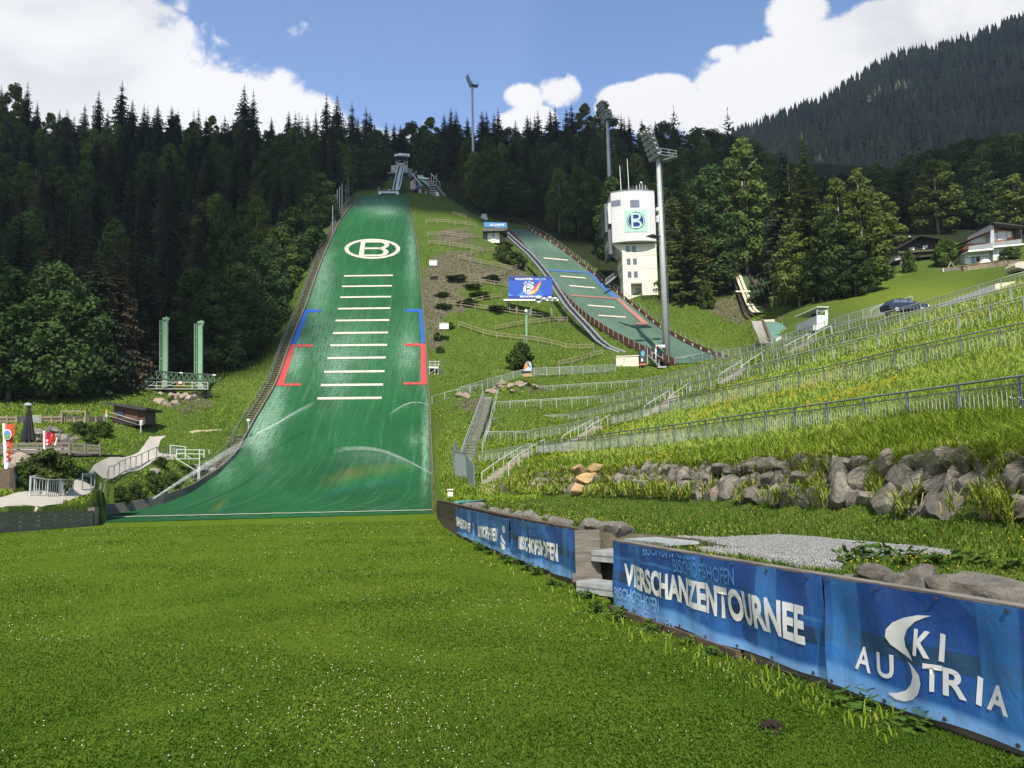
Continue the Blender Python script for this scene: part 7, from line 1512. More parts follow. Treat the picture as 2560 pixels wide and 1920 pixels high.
for y in (1072, 1110, 1150): b.bar(k0(825, y, -1.85), k0(945, y, -1.85), .14)
b.build('frame', mat('timber_yellow2', (.38, .22, .06), .7, .2), r); b = MB(); b.prism([k0(x, y, -2.2) for x, y in [(870, 1125), (912, 1125), (912, 1090), (870, 1090)]], (0, .3, 0)); b.build('lamp', WHITE, r)
# fence line behind the deck, goal frame
f_ = flat(91.); k0 = lambda X, Y, dy=0.: f_(*ZJ([(X, Y)])[0], dy)
def lattice(xa, xb, yt, yb, lab):
 r = thing('lattice_fence', lab, 'fence', k0((xa+xb)/2, yb)); b = MB(); x = xa
 while x < xb-28: b.bar(k0(x, yb-8), k0(x+52, yt), .09); b.bar(k0(x, yt, -.1), k0(x+52, yb-8, -.1), .09); x += 28
 b.build('lattice', WOODF, r)
 for x in (xa, (xa+xb)/2, xb): b = MB(); b.bar(k0(x, yb+12, -.15), k0(x, yt-18, -.15), .22); b.build('post', WOODF, r)
 b = MB(); b.bar(k0(xa, yt+22, -.2), k0(xb, yt+22, -.2), .1); b.build('rail', WOODF, r)
lattice(-20, 242, 450, 540, 'crossed lattice fence at the left picture edge behind the closed parasol'); lattice(580, 880, 445, 530, 'crossed lattice fence between the grey gate and the white goal frame'); lattice(900, 1180, 435, 525, 'crossed lattice fence behind the white goal frame')
r = thing('metal_gate', 'grey bar gate between the closed parasol and the lattice fence', 'gate', k0(505, 535)); b = MB()
for x in range(442, 575, 10): b.bar(k0(x, 535), k0(x, 440), .05)
for y in (440, 532): b.bar(k0(438, y), k0(575, y), .08)
b.build('bars', GALV, r); b = MB(); b.prism([k0(x, y, .1) for x, y in [(255, 545), (345, 545), (345, 445), (255, 445)]], (0, .1, 0)); b.build('panel', DARKM, r)
r = thing('goal_frame', 'pale wooden frame like a small goal in front of the lattice fence', 'goal', k0(1060, 525)); 
for p in ([(895, 520), (895, 385)], [(1222, 525), (1222, 392)]): b = MB(); b.bar(k0(*p[0], -.6), k0(*p[1], -.6), .18); b.build('post', WOODF, r)
b = MB(); b.bar(k0(890, 385, -.6), k0(1228, 385, -.6), .16); b.build('crossbar', WOODF, r); b = MB(); b.bar(k0(1195, 395, .5), k0(1195, 520, .5), .12); b.bar(k0(1195, 395, .5), k0(1222, 388, -.6), .1); b.build('rear_stay', WOODF, r)
r = thing('wire_fence', 'dark low net fence between the goal frame and the wooden hut', 'fence', k0(1340, 520)); block(r, k0, [(1230, 525), (1450, 525), (1450, 450), (1230, 450)], .05, 'net', mat('net_dark', (.05, .05, .035), .9, .3, 6))
for x in (1335, 1448): b = MB(); b.bar(k0(x, 530, -.1), k0(x, 420 if x > 1400 else 440, -.1), .14); b.build('post', WOODF, r)
r = thing('signpost', 'small post with yellow and white plates beside the wooden hut', 'sign', k0(1490, 525)); b = MB(); b.bar(k0(1490, 530, -.2), k0(1490, 365, -.2), .1); b.build('post', GALVD, r); block(r, k0, [(1478, 412), (1503, 412), (1503, 365), (1478, 365)], .08, 'yellow_plate', mat('plate_yellow', (.55, .33, .05), .6, .1), -.35); block(r, k0, [(1480, 460), (1502, 460), (1502, 416), (1480, 416)], .08, 'white_plate', mat('plate_white', (.55, .60, .66), .6, .1), -.35)
# closed parasol on the deck
f_ = flat(63.); k0 = lambda X, Y, dy=0.: f_(*ZJ([(X, Y)])[0], dy)
r = thing('closed_parasol', 'large closed black parasol standing on the wooden deck', 'parasol', k0(375, 830)); c0 = k0(385, 790); b = MB(); n = 24; V = []
prof = [(0, 1.0), (.28, .95), (.62, .8), (.85, .62), (1., .5)]; H_ = (k0(388, 300)-c0).z
for i, (q, w) in enumerate([(0, 1.3), (.12, 1.2), (.4, .9), (.7, .58), (.92, .34), (1., .25)]):
 for j in range(n): a = 6.2832*j/n; rr = w*.36*(1+(.22 if j % 2 else -.16)*(1-q*.6)); V.append(c0+Vector((rr*math.cos(a)-.02*q, rr*math.sin(a), H_*q+(.12*((j*5) % 3-1) if i == 0 else 0))))
b.add(V, [(i*n+j, i*n+(j+1) % n, (i+1)*n+(j+1) % n, (i+1)*n+j) for i in range(5) for j in range(n)]+[tuple(range(5*n, 6*n))]); b.build('canopy', mat('parasol_black', (.022, .022, .026), .85, .25, 3), r); b = MB(); b.lathe(k0(390, 300), [(.12, -.1), (.3, 0), (.3, .12), (.1, .22)], 10); b.build('cap', GALV, r); b = MB(); b.bar(k0(385, 850), k0(385, 760), .12); b.build('mast', DARKM, r)
# wooden deck railing
f_ = flat(61.); k0 = lambda X, Y, dy=0.: f_(*ZJ([(X, Y)])[0], dy)
r = thing('wooden_deck', 'grey weathered wooden deck with board railing above the white stones', 'deck', k0(600, 960))
for (ya0, yb0, ya1, yb1, ya2, yb2) in [(825, 848, 802, 838, 835, 860), (872, 905, 862, 890, 875, 905), (925, 962, 905, 940, 930, 955), (955, 972, 938, 952, 958, 985)]:
 b = MB(); b.prism([k0(x, y) for x, y in [(-60, yb0), (520, yb1+6), (960, yb1), (960, ya1), (520, ya1+8), (-60, ya0)]], (0, .08, 0)); b.build('board', WOODG, r); b = MB(); b.prism([k0(962, yb1), k0(962, ya1), k0(1238, ya2, 1.5), k0(1238, yb2, 1.5)], (0, .08, 0)); b.build('board', WOODG, r)
for x, dy in ((20, 0), (235, 0), (520, 0), (700, 0), (960, -.05), (1100, .7), (1238, 1.45)): b = MB(); b.bar(k0(x, 985, dy+.1), k0(x, 812, dy+.1), .16); b.build('post', WOODG, r)
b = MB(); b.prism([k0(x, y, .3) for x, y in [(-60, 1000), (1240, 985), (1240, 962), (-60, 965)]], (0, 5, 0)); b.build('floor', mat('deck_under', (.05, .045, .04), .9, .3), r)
r = thing('advert_banner', 'white banner hung behind the boards of the wooden deck railing', 'banner', k0(500, 900)); block(r, k0, [(20, 930), (960, 925), (960, 845), (20, 875)], .03, 'cloth', mat('deck_banner_white', (.66, .66, .66), .6, .08), .25)
b = MB(); nn = 14; b.add([k0(842, 865, -.06)]+[k0(842+26*math.cos(6.2832*i/nn), 868+26*math.sin(6.2832*i/nn), .2) for i in range(nn)], [(0, 1+i, 1+(i+1) % nn) for i in range(nn)]); b.build('round_print', mat('print_pink', (.50, .12, .16), .6, .1), r)
# flags
def flag(r, f, pts, m, nm='cloth', wav=.12):
 V = []; n = len(pts); b = MB(); L_ = [Vector(f(*p[0])) for p in pts]; R_ = [Vector(f(*p[1])) for p in pts]; k = 8
 for i, (a, c) in enumerate(zip(L_, R_)):
  for j in range(k+1): p = a.lerp(c, j/k); p.y += wav*math.sin(j*.9+i*.8)*j/k; V.append(p)
 b.add(V, [(i*(k+1)+j, i*(k+1)+j+1, (i+1)*(k+1)+j+1, (i+1)*(k+1)+j) for i in range(n-1) for j in range(k)]); return b.build(nm, m, r, True, fix=False)
f_ = flat(50.); k0 = lambda X, Y, dy=0.: f_(*ZJ([(X, Y)])[0], dy)
r = thing('banner_flag', 'tall orange-red flag with a round mountain emblem on a white pole at the left edge', 'flag', k0(105, 1530)); b = MB(); b.tube([k0(106, 1535), k0(52, 545)], [.12, .08], 8); b.build('pole', WHITE, r)
flag(r, k0, [((66, 552), (188, 552)), ((70, 680), (186, 690)), ((76, 820), (162, 830)), ((82, 950), (150, 960)), ((86, 1025), (140, 1030))], mat('flag_orange', (.55, .075, .035), .7, .12, 2)); flag(r, k0, [((86, 1028), (140, 1032)), ((88, 1070), (136, 1072))], mat('flag_orange', (.55, .075, .035), .7)); flag(r, k0, [((88, 1070), (136, 1072)), ((90, 1150), (122, 1150))], mat('flag_white', (.66, .66, .68), .7, .05), 'hem')
for nm, rad, colr in (('emblem_rim', 72, (.68, .68, .68)), ('emblem_sky', 58, (.12, .22, .52))):
 b = MB(); n = 24; o_ = -.14 if rad > 60 else -.17; b.add([k0(122, 700, o_)]+[k0(122+rad*.8*math.cos(6.2832*i/n), 700+rad*math.sin(6.2832*i/n), o_) for i in range(n)], [(0, 1+i, 1+(i+1) % n) for i in range(n)]); b.build(nm, mat(nm, colr, .6, .08), r)
b = MB(); b.prism([k0(x, y, -.19) for x, y in [(80, 712), (100, 700), (120, 712), (140, 698), (165, 712), (158, 735), (122, 752), (88, 738)]], (0, .01, 0)); b.build('emblem_meadow', mat('emblem_green', (.14, .33, .10), .6, .1), r)
for x, y, w, c in ((122, 850, 22, (.2, .25, .5)), (118, 905, 34, (.2, .45, .25)), (112, 975, 26, (.7, .6, .6)), (112, 1045, 24, (.7, .5, .5))): b = MB(); b.prism([k0(x-w, y+10, -.16), k0(x+w*.7, y+6, -.16), k0(x+w, y-12, -.16), k0(x-w*.7, y-8, -.16)], (0, .01, 0)); b.build('print', mat('flag_print_%d' % y, c, .6, .2, 6), r)
b = MB(); b.lathe(k0(95, 1535), [(.6, -.3), (.52, .3), (.36, 1.6)], 8); b.build('stump_base', WOODB, r); b = MB(); b.bar(k0(125, 1435), k0(210, 1545), .06); b.build('stay', WHITE, r)
r = thing('banner_flag', 'narrow bright red flag behind the orange flag at the left edge', 'flag', k0(160, 830, 4)); flag(r, lambda x, y, d=0.: k0(x, y, 4), [((228, 625), (242, 628)), ((205, 680), (240, 690)), ((180, 740), (225, 750)), ((165, 800), (195, 805)), ((160, 818), (185, 820))], mat('flag_red', (.68, .02, .02), .7)); b = MB(); b.tube([k0(258, 815, 4), k0(290, 700, 4)], .06, 5); b.build('pole', CREAM, r)
r = thing('banner_flag', 'crimson flag with white print at the very left edge', 'flag', k0(20, 900, 5)); flag(r, lambda x, y, d=0.: k0(x, y, 5), [((-60, 620), (55, 600)), ((-60, 740), (50, 730)), ((-60, 820), (48, 820))], mat('flag_crimson', (.38, .012, .04), .7)); b = MB(); b.tube([k0(-30, 1000, 5), k0(-30, 590, 5)], .07, 6); b.build('pole', WHITE, r)
for y in (735, 790): b = MB(); b.prism([k0(x, yy, 4.8) for x, yy in [(22, y+14), (50, y+14), (50, y-14), (30, y-18), (20, y)]], (0, .02, 0)); b.build('print', WHITE, r)
r = thing('inflatable_cushion', 'bright blue patterned cushion object under the flags at the left edge', 'cushion', k0(20, 1380)); b = MB(); b.prism([k0(x, y) for x, y in [(-80, 1390), (70, 1372), (85, 1330), (80, 1235), (40, 1222), (-80, 1225)]], (0, 1.2, 0)); b.build('body', mat('cushion_blue', (.02, .17, .55), .5, .5, 1.6, c2=(.10, .50, .70)), r); b = MB(); b.prism([k0(x, y, -.05) for x, y in [(-80, 1232), (40, 1228), (80, 1240), (80, 1255), (-80, 1246)]], (0, .05, 0)); b.build('piping', mat('piping_dark', (.01, .06, .25), .5), r)
# path railings and the small steel platform by the spray
fence('path_railing', 'long grey railing along the gravel path above the bushy bank', 'railing', hits(ZK([(568, 1318), (625, 1320), (725, 1268), (820, 1215), (912, 1168), (1000, 1130), (1105, 1095), (1160, 1085)]), 0, 40), 1.25, 2.2, [1.2, .1], .04, (.07, .07), GALVD, follow=True)
fence('path_railing', 'pale bar railing across the lower end of the gravel path at the lawn wall', 'railing', [P3(x, y, d) for (x, y), d in zip(ZK([(205, 1412), (265, 1432), (425, 1420), (500, 1412)]), (49.5, 50, 53, 56))], 1.7, 1.6, [1.65, .15], .04, (.09, .09), GALV, bars=(.15, 1.6, .28), bar_r=.016, follow=False)
fence('path_railing', 'short pale railing turning back from the lower end of the gravel path', 'railing', [P3(x, y, d) for (x, y), d in zip(ZK([(205, 1412), (305, 1370)]), (49.5, 56))], 1.7, 2.0, [1.65, .15], .04, (.08, .08), GALV, follow=False)
f_ = flat(90.); k0 = lambda X, Y, dy=0.: f_(*ZK([(X, Y)])[0], dy)
r = thing('steel_platform', 'pale green steel platform on braced legs beside the water jet left of the large hill', 'platform', k0(1300, 1240)); m = mat('pale_green_tube', (.42, .52, .44), .5, .1, 3)
for x, y0, y1 in [(1178, 1003, 1070), (1222, 1035, 1105), (1282, 1015, 1095), (1380, 1030, 1240), (1412, 1035, 1090), (1370, 1150, 1250)]: b = MB(); b.bar(k0(x, y0), k0(x, y1), .1); b.build('post', m, r)
b = MB()
for x0, y0, x1, y1 in [(1178, 1003, 1282, 1015), (1222, 1035, 1412, 1037), (1222, 1062, 1412, 1065), (1222, 1098, 1380, 1098), (1225, 1100, 1370, 1188), (1282, 1072, 1330, 1098), (1445, 1035, 1447, 1065)]: b.bar(k0(x0, y0), k0(x1, y1), .08)
b.build('rails', m, r); b = MB(); b.prism([k0(x, y, .1) for x, y in [(1180, 1062), (1282, 1068), (1282, 1020), (1180, 1010)]], (0, .03, 0)); b.build('mesh_panel', NETM, r); b = MB(); b.prism([k0(x, y) for x, y in [(1225, 1102), (1380, 1102), (1380, 1095), (1225, 1095)]], (0, 1.4, 0)); b.build('deck', GALVD, r)
r = thing('sprinkler_box', 'small white sprinkler box on a post at the foot of the edge stairway', 'sprinkler', P3(*ZK([(1716, 875)])[0], 108)); f_ = flat(108.); k0 = lambda X, Y, dy=0.: f_(*ZK([(X, Y)])[0], dy); b = MB(); b.bar(k0(1718, 890), k0(1718, 835), .1); b.build('post', GALV, r); block(r, k0, [(1709, 838), (1726, 838), (1726, 822), (1709, 822)], .4, 'box', WHITE, -.1)
# cream pillar and pipe at the far end of the boards
f_ = flat(hit(*ZL([(548, 668)])[0], 30).y); k0 = lambda X, Y, dy=0.: f_(*ZL([(X, Y)])[0], dy); r = thing('pillar_box', 'short cream pillar box where the boards meet the large hill', 'pillar', k0(548, 670)); block(r, k0, [(520, 690), (578, 690), (578, 545), (520, 545)], .8, 'body', CREAM); block(r, k0, [(514, 548), (584, 548), (584, 538), (514, 538)], 1., 'cap', CREAM, -.1)
p0, p1 = hit(*ZL([(610, 720)])[0], 15), hit(*ZL([(930, 690)])[0], 15); r = tag(MB().tube([up(p0, .12), up(p1, .12)], .07, 8).build('pipe', mat('teal_pipe', (.06, .24, .21), .5, .2, 3), None, True), 'teal pipe lying in the grass behind the far boards', 'pipe', None, 'thing')

# ------------------------------------------------------------------ right: booth, children jump, car, houses
f_ = flat(104.); k0 = lambda X, Y, dy=0.: f_(*ZC([(X, Y)])[0], dy)
r = thing('judging_booth', 'white open booth with slanting roof and round emblems above the top terrace row', 'booth', k0(1100, 970)); block(r, k0, [(1062, 975), (1215, 895), (1215, 680), (1180, 680), (1180, 765), (1062, 765)], .12, 'front_wall', WHITE)
b = MB(); b.prism([k0(1062, 985), k0(1062, 765), k0(893, 830, 3.2), k0(893, 925, 3.2)], (.1, .1, 0)); b.build('side_wall', mat('booth_grey', (.20, .22, .24), .6, .15), r); b = MB(); b.prism([k0(1058, 660, -.3), k0(1218, 662, -.3), k0(1100, 728, 3.4), k0(882, 725, 3.4)], (0, 0, .12)); b.build('roof', mat('booth_roof', (.55, .55, .53), .6, .08), r)
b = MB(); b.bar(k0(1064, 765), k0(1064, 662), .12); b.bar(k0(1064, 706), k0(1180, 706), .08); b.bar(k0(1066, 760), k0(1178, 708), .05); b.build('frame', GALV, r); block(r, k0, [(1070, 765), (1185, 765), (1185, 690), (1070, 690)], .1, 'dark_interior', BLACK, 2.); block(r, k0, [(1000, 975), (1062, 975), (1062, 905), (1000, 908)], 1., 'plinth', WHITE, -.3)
for cx, cy, rx, ry, dy, m in ((1125, 808, 24, 24, -.03, mat('emblem_mint', (.36, .62, .60), .6, .1)), (990, 855, 16, 34, 1.5, mat('emblem_blue2', (.10, .30, .46), .6, .15))):
 b = MB(); n = 18; b.add([k0(cx, cy, dy)]+[k0(cx+rx*math.cos(6.2832*i/n), cy+ry*math.sin(6.2832*i/n), dy) for i in range(n)], [(0, 1+i, 1+(i+1) % n) for i in range(n)]); b.build('emblem', m, r)
b = MB(); b.prism([k0(x, y, -.04) for x, y in [(1142, 835), (1158, 822), (1182, 788), (1170, 815), (1152, 838)]], (0, .02, 0)); b.build('feather_print', mat('feather_pale', (.66, .38, .32), .6, .1), r)
# children jump: inrun track and green landing
tr = [up(hit(x, y, 90), .5) for x, y in zoomed(1800, 200, 2.7645)([(122, 1362), (150, 1440), (178, 1510), (205, 1575), (230, 1620), (255, 1640)])]
r = thing('children_jump', 'small children jump with two pale tracks between dark wooden sides and faded green landing', 'ski jump', tr[3]); 
for s_ in (-.42, .42):
 b = MB(); V = [p+Vector((s_-.3, 0, .5)) for p in tr]+[p+Vector((s_+.3, 0, .5)) for p in tr]; n = len(tr); b.add(V, [(i, i+1, n+i+1, n+i) for i in range(n-1)]); b.build('track', mat('track_cream', (.62, .56, .42), .6, .1), r)
for s_, w in ((-1.5, .25), (2.6, .35)):
 b = MB(); b.tube([p+Vector((s_, 0, .3)) for p in tr], w, 6); b.build('side_wall', mat('dark_chute', (.035, .028, .024), .7, .3), r)
b = MB(); V = [p+Vector((.75, 0, .35)) for p in tr]+[p+Vector((2.5, 0, .15)) for p in tr]; b.add(V, [(i, i+1, n+i+1, n+i) for i in range(n-1)]); b.build('turf_strip', mat('artificial_turf', (.04, .085, .03), .8, .2, 1.), r)
b = MB(); b.bar(tr[2]+Vector((-2.2, -.3, 1.)), tr[2]+Vector((3., -.3, 1.)), .28); b.build('start_beam', CREAM, r)
ld = [(ZC([a])[0], ZC([c])[0], d) for a, c, d in [((440, 1160), (760, 1085), 117), ((425, 1100), (715, 1050), 119), ((390, 1000), (660, 975), 123), ((355, 920), (590, 905), 128), ((320, 860), (480, 862), 133)]]
b = MB(); V = [up(P3(*a, d), .2) for a, c, d in ld]+[up(P3(*c, d), .2) for a, c, d in ld]; n = len(ld); b.add(V, [(i, i+1, n+i+1, n+i) for i in range(n-1)]); b.build('landing', mat('landing_faded', (.10, .20, .16), .7, .12, 2), r); f_ = flat(133.); k0 = lambda X, Y, dy=0.: f_(*ZC([(X, Y)])[0], dy); block(r, k0, [(300, 868), (468, 862), (462, 828), (280, 835)], .4, 'takeoff_wall', mat('takeoff_cream', (.60, .52, .42), .7, .1), -.5)
b = MB(); b.tube([up(P3(*a, d), .5)+Vector((-.2, 0, 0)) for a, c, d in ld], .22, 6); b.build('landing_side', WOODB, r)
sts = [P3(*ZC([a])[0], d) for a, d in [((240, 870), 131), ((270, 960), 126), ((320, 1060), 121), ((360, 1170), 117)]]; b = MB()
for p in polyline(sts, .7): b.box(up(p, .25), (1.9, .4, .1))
b.build('stairs', CONC, r); f_ = flat(116.); k0 = lambda X, Y, dy=0.: f_(*ZC([(X, Y)])[0], dy); block(r, k0, [(495, 1130), (570, 1115), (570, 1050), (495, 1062)], 1., 'cabin', mat('cabin_grey', (.5, .51, .5), .7, .1))
for i, (x, y0, y1) in enumerate([(1018, 525, 590), (1115, 515, 575), (1213, 495, 555), (1297, 500, 545), (1368, 475, 535)]):
 p = hit(*ZC([(x, y1)])[0], 80); r = thing('fence_post', 'weathered fence post in the row at the shaded wood edge above the booth', 'post', p, 'fence posts at the wood edge'); h = (y1-y0)/5.53*p.y/F; b = MB(); b.tube([up(p, -.3), up(p, h)], .09, 6); b.build('shaft', WOODG, r); b = MB(); b.tube([up(p, h), up(p, h+.1)], [.1, .05], 6); b.build('point', WOODG, r)
# the parked car
cp_ = hit(2262, 785, 40); car = thing('parked_car', 'dark blue estate car parked on the meadow behind the top terrace railing', 'car', cp_, rz=.12)
side = [(-2.15, .35), (-2.2, .8), (-2.05, 1.0), (-1.55, 1.38), (-.9, 1.46), (.2, 1.42), (1.0, 1.0), (1.95, .86), (2.15, .6), (2.12, .32)]
def carpart(nm, poly, w0, w1, m): b = MB(); b.prism([Vector((x, w0, z)) for x, z in poly], (0, w1-w0, 0)); return obj(nm, np_mesh(nm, b.v, b.f, m), car)
CARP = mat('car_blue', (.022, .035, .06), .3, .08); carpart('body', [p for p in side if p[1] <= 1.01], -.86, .86, CARP); carpart('cabin', [(-2.0, 1.0), (-1.55, 1.38), (-.9, 1.45), (.2, 1.42), (.98, 1.0)], -.74, .74, CARP)
for x0, x1 in ((-1.65, -.95), (-.85, -.05), (.05, .62)): carpart('window', [(x0, 1.03), (x0+.18 if x0 < -1.5 else x0, 1.33), (x1-.22 if x1 > .5 else x1, 1.33), (x1, 1.03)], -.75, -.735, GLASS)
for x in (-1.4, 1.35):
 for y in (-.82, .82): b = MB(); b.tube([(x, y-.1, .33), (x, y+.1, .33)], .33, 16); w_ = obj('wheel', np_mesh('wheel', b.v, b.f, BLACK), car); b = MB(); b.tube([(x, y-.11, .33), (x, y+.11, .33)], .2, 12); obj('rim', np_mesh('rim', b.v, b.f, GALV), w_)
carpart('bonnet_sheen', [(1.0, 1.0), (1.0, 1.02), (1.9, .885), (1.9, .865)], -.7, .7, mat('bonnet_sheen_paint', (.30, .34, .40), .25, .05)); carpart('headlight', [(2.02, .66), (2.17, .64), (2.15, .78), (2.0, .8)], -.87, -.6, WHITE)  # pale strip laid on the bonnet as a painted sheen
# shed with pale roof at the right edge
f_ = flat(64.); k0 = lambda X, Y, dy=0.: f_(*ZD([(X, Y)])[0], dy); r = thing('metal_shed', 'pale cream metal shed with grey side at the right edge behind the top railing', 'shed', k0(2150, 1230, 3)); block(r, k0, [(2108, 1160), (2420, 1100), (2420, 990), (2108, 1030)], 3, 'front_wall', brickmat('shed_cream', (.66, .62, .42), (.45, .42, .3), .25, 9.), 3.); b = MB(); b.prism([k0(2106, 1160, 3), k0(2106, 1030, 3), k0(1725, 1150, 8), k0(1725, 1262, 8)], (.02, .1, 0)); b.build('side_wall', mat('shed_grey', (.34, .38, .38), .5, .1, 1., metal=.2), r)
r = thing('boat_cover', 'pale rounded tarpaulin-covered boat at the right edge below the modern house', 'boat', P3(*ZD([(2170, 950)])[0], 118)); f_ = flat(118.); k0 = lambda X, Y, dy=0.: f_(*ZD([(X, Y)])[0], dy); b = MB(); b.prism([k0(x, y) for x, y in [(2068, 880), (2080, 850), (2130, 825), (2300, 815), (2300, 955), (2140, 955), (2090, 925)]], (0, 2.5, 0)); b.build('cover', mat('cover_beige', (.52, .47, .40), .8, .06), r); b = MB(); b.bar(k0(2090, 925, -.1), k0(2300, 962, -.1), .2); b.build('keel', DARKM, r)
# modern house
f_ = flat(150.); k0 = lambda X, Y, dy=0.: f_(*ZD([(X, Y)])[0], dy); W9 = mat('house_white', (.66, .66, .66), .7, .05)
r = thing('modern_house', 'white and larch clad modern house with steep single-pitch roofs and balconies', 'house', k0(1700, 830))
block(r, k0, [(1310, 860), (1690, 850), (1690, 660), (1310, 690)], 8, 'lower_wall', W9); block(r, k0, [(1700, 830), (2040, 830), (2040, 600), (1660, 630), (1700, 680)], 8, 'lower_wall', W9, -.8)
block(r, k0, [(1725, 560), (2090, 545), (2075, 340), (1725, 290)], 7, 'upper_wall', WOODO, .6); block(r, k0, [(1668, 620), (1728, 612), (1722, 285), (1668, 275)], 8, 'white_fin', mat('fin_grey', (.40, .44, .50), .7, .05), -.6)
block(r, k0, [(1290, 620), (1690, 600), (1690, 515), (1350, 545)], 7, 'upper_wall', WOODO, .8); block(r, k0, [(1360, 530), (1680, 520), (1675, 380), (1440, 480)], 6, 'attic_wall', mat('attic_white', (.58, .58, .58), .7, .05), .9)
block(r, k0, [(1665, 268), (2170, 325), (2172, 312), (1700, 245)], 9, 'roof', mat('roof_dark', (.045, .042, .04), .7, .15), -1.5); block(r, k0, [(1275, 530), (1668, 365), (1668, 345), (1275, 512)], 9, 'roof', mat('roof_brown', (.12, .08, .06), .7, .15), -1.5); block(r, k0, [(2080, 330), (2190, 320), (2195, 585), (2110, 580)], 8, 'side_wall', mat('side_dark', (.05, .045, .042), .7, .15), .2)
block(r, k0, [(1275, 715), (1660, 680), (1660, 655), (1275, 692)], 2.5, 'balcony', WHITE, -1.8); block(r, k0, [(1650, 650), (2180, 600), (2180, 582), (1650, 625)], 2.5, 'balcony', WHITE, -1.8)
BG = mat('balcony_glass', (.26, .28, .28), .2, .1); block(r, k0, [(1285, 690), (1650, 655), (1650, 575), (1285, 625)], .05, 'balcony_glazing', BG, -1.7); block(r, k0, [(1665, 620), (2090, 585), (2090, 515), (1665, 570)], .05, 'balcony_glazing', BG, -1.7)
BLINDM = mat('window_blind', (.60, .60, .62), .6, .05)
for q in [(1745, 1812, 375, 475), (1825, 1965, 352, 425), (1828, 1965, 420, 485), (1978, 2040, 352, 440)]: w_ = block(r, k0, [(q[0], q[3]), (q[1], q[3]-6), (q[1], q[2]-6), (q[0], q[2])], .1, 'window', WHITE, .5); block(r, k0, [(q[0]+5, q[3]-5), (q[1]-5, q[3]-11), (q[1]-5, q[2]), (q[0]+5, q[2]+5)], .05, 'x', BLINDM, .46).parent = w_; w_.children[0].name = 'pane'; w_.children[0].location = Vector(r.location)-origin(w_)
for q, m in [((1405, 1460, 750, 840), GLASS), ((1478, 1532, 755, 825), BLACK), ((1790, 1850, 710, 790), GLASS), ((1870, 1990, 670, 720), W9)]: block(r, k0, [(q[0], q[3]), (q[1], q[3]), (q[1], q[2]), (q[0], q[2])], .1, 'window', m, -.9 if q[0] > 1700 else -.06)
block(r, k0, [(1320, 765), (1620, 735), (1620, 722), (1320, 750)], .6, 'sill_band', WHITE, -.5)
# dark chalets
f_ = flat(162.); k0 = lambda X, Y, dy=0.: f_(*ZD([(X, Y)])[0], dy)
r = thing('timber_chalet', 'dark timber chalet with broad low gable and white ground floor beside the round bush', 'house', k0(620, 900)); block(r, k0, [(240, 660), (1000, 660), (1000, 520), (560, 450), (380, 540), (240, 600)], 8, 'upper_wall', WOODC, .5); block(r, k0, [(200, 640), (575, 432), (1015, 500), (1015, 522), (575, 455), (215, 660)], 10, 'roof', mat('chalet_roof', (.022, .02, .018), .8, .2), -1.2); block(r, k0, [(290, 770), (910, 800), (930, 690), (830, 660), (660, 680), (285, 655)], 7, 'lower_wall', W9, .8)
block(r, k0, [(250, 720), (890, 680), (890, 650), (250, 690)], 2, 'balcony', mat('balcony_green', (.07, .085, .04), .8, .3), -1.2)
for x0, x1, y0, y1 in [(474, 503, 598, 640), (512, 543, 592, 635), (674, 704, 570, 620), (714, 747, 562, 606)]: w_ = block(r, k0, [(x0, y1), (x1, y1), (x1, y0), (x0, y0)], .1, 'window', WHITE, .4)
block(r, k0, [(285, 775), (395, 770), (395, 660), (285, 655)], .3, 'glass_porch', WHITE, .2)
b = MB(); b.prism([k0(x, y, .15) for x, y in [(302, 735), (375, 735), (375, 675), (302, 675)]], (0, .05, 0)); b.build('porch_pane', GLASS, r)
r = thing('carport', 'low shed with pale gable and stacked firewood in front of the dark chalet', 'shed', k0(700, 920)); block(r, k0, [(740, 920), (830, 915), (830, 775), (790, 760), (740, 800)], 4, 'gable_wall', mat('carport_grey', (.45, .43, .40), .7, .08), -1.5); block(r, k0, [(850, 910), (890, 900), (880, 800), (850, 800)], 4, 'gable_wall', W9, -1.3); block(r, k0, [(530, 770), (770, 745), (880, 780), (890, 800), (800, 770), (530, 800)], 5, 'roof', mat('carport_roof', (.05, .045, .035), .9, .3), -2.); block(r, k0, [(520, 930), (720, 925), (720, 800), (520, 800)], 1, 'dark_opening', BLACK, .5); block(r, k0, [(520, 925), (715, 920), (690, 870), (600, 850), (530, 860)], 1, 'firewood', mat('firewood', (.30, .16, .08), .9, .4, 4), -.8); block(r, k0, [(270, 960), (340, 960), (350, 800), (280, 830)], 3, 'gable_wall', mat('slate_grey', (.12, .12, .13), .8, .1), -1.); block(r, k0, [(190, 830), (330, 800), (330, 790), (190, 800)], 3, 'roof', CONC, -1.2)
f_ = flat(172.); k0 = lambda X, Y, dy=0.: f_(*ZD([(X, Y)])[0], dy); r = thing('timber_chalet', 'second dark timber chalet with pale chimney, half hidden behind the broad gable', 'house', k0(300, 650)); block(r, k0, [(120, 680), (520, 680), (520, 480), (120, 440)], 8, 'upper_wall', WOODC); rf = block(r, k0, [(110, 450), (150, 430), (560, 480), (560, 500), (150, 452)], 9, 'roof', mat('chalet_roof', (.022, .02, .018), .8, .2), -1.); b = MB(); b.prism([k0(x, y) for x, y in [(430, 470), (472, 472), (472, 430), (430, 430)]], (0, 1, 0)); b.build('chimney', mat('chimney_pale', (.55, .52, .45), .8, .1), rf); w_ = block(r, k0, [(272, 580), (338, 560), (338, 520), (272, 525)], .1, 'window', WHITE, -.05); b = MB(); b.prism([k0(x, y, -.1) for x, y in [(280, 572), (330, 555), (330, 528), (280, 533)]], (0, .03, 0)); b.build('pane', GLASS, w_)
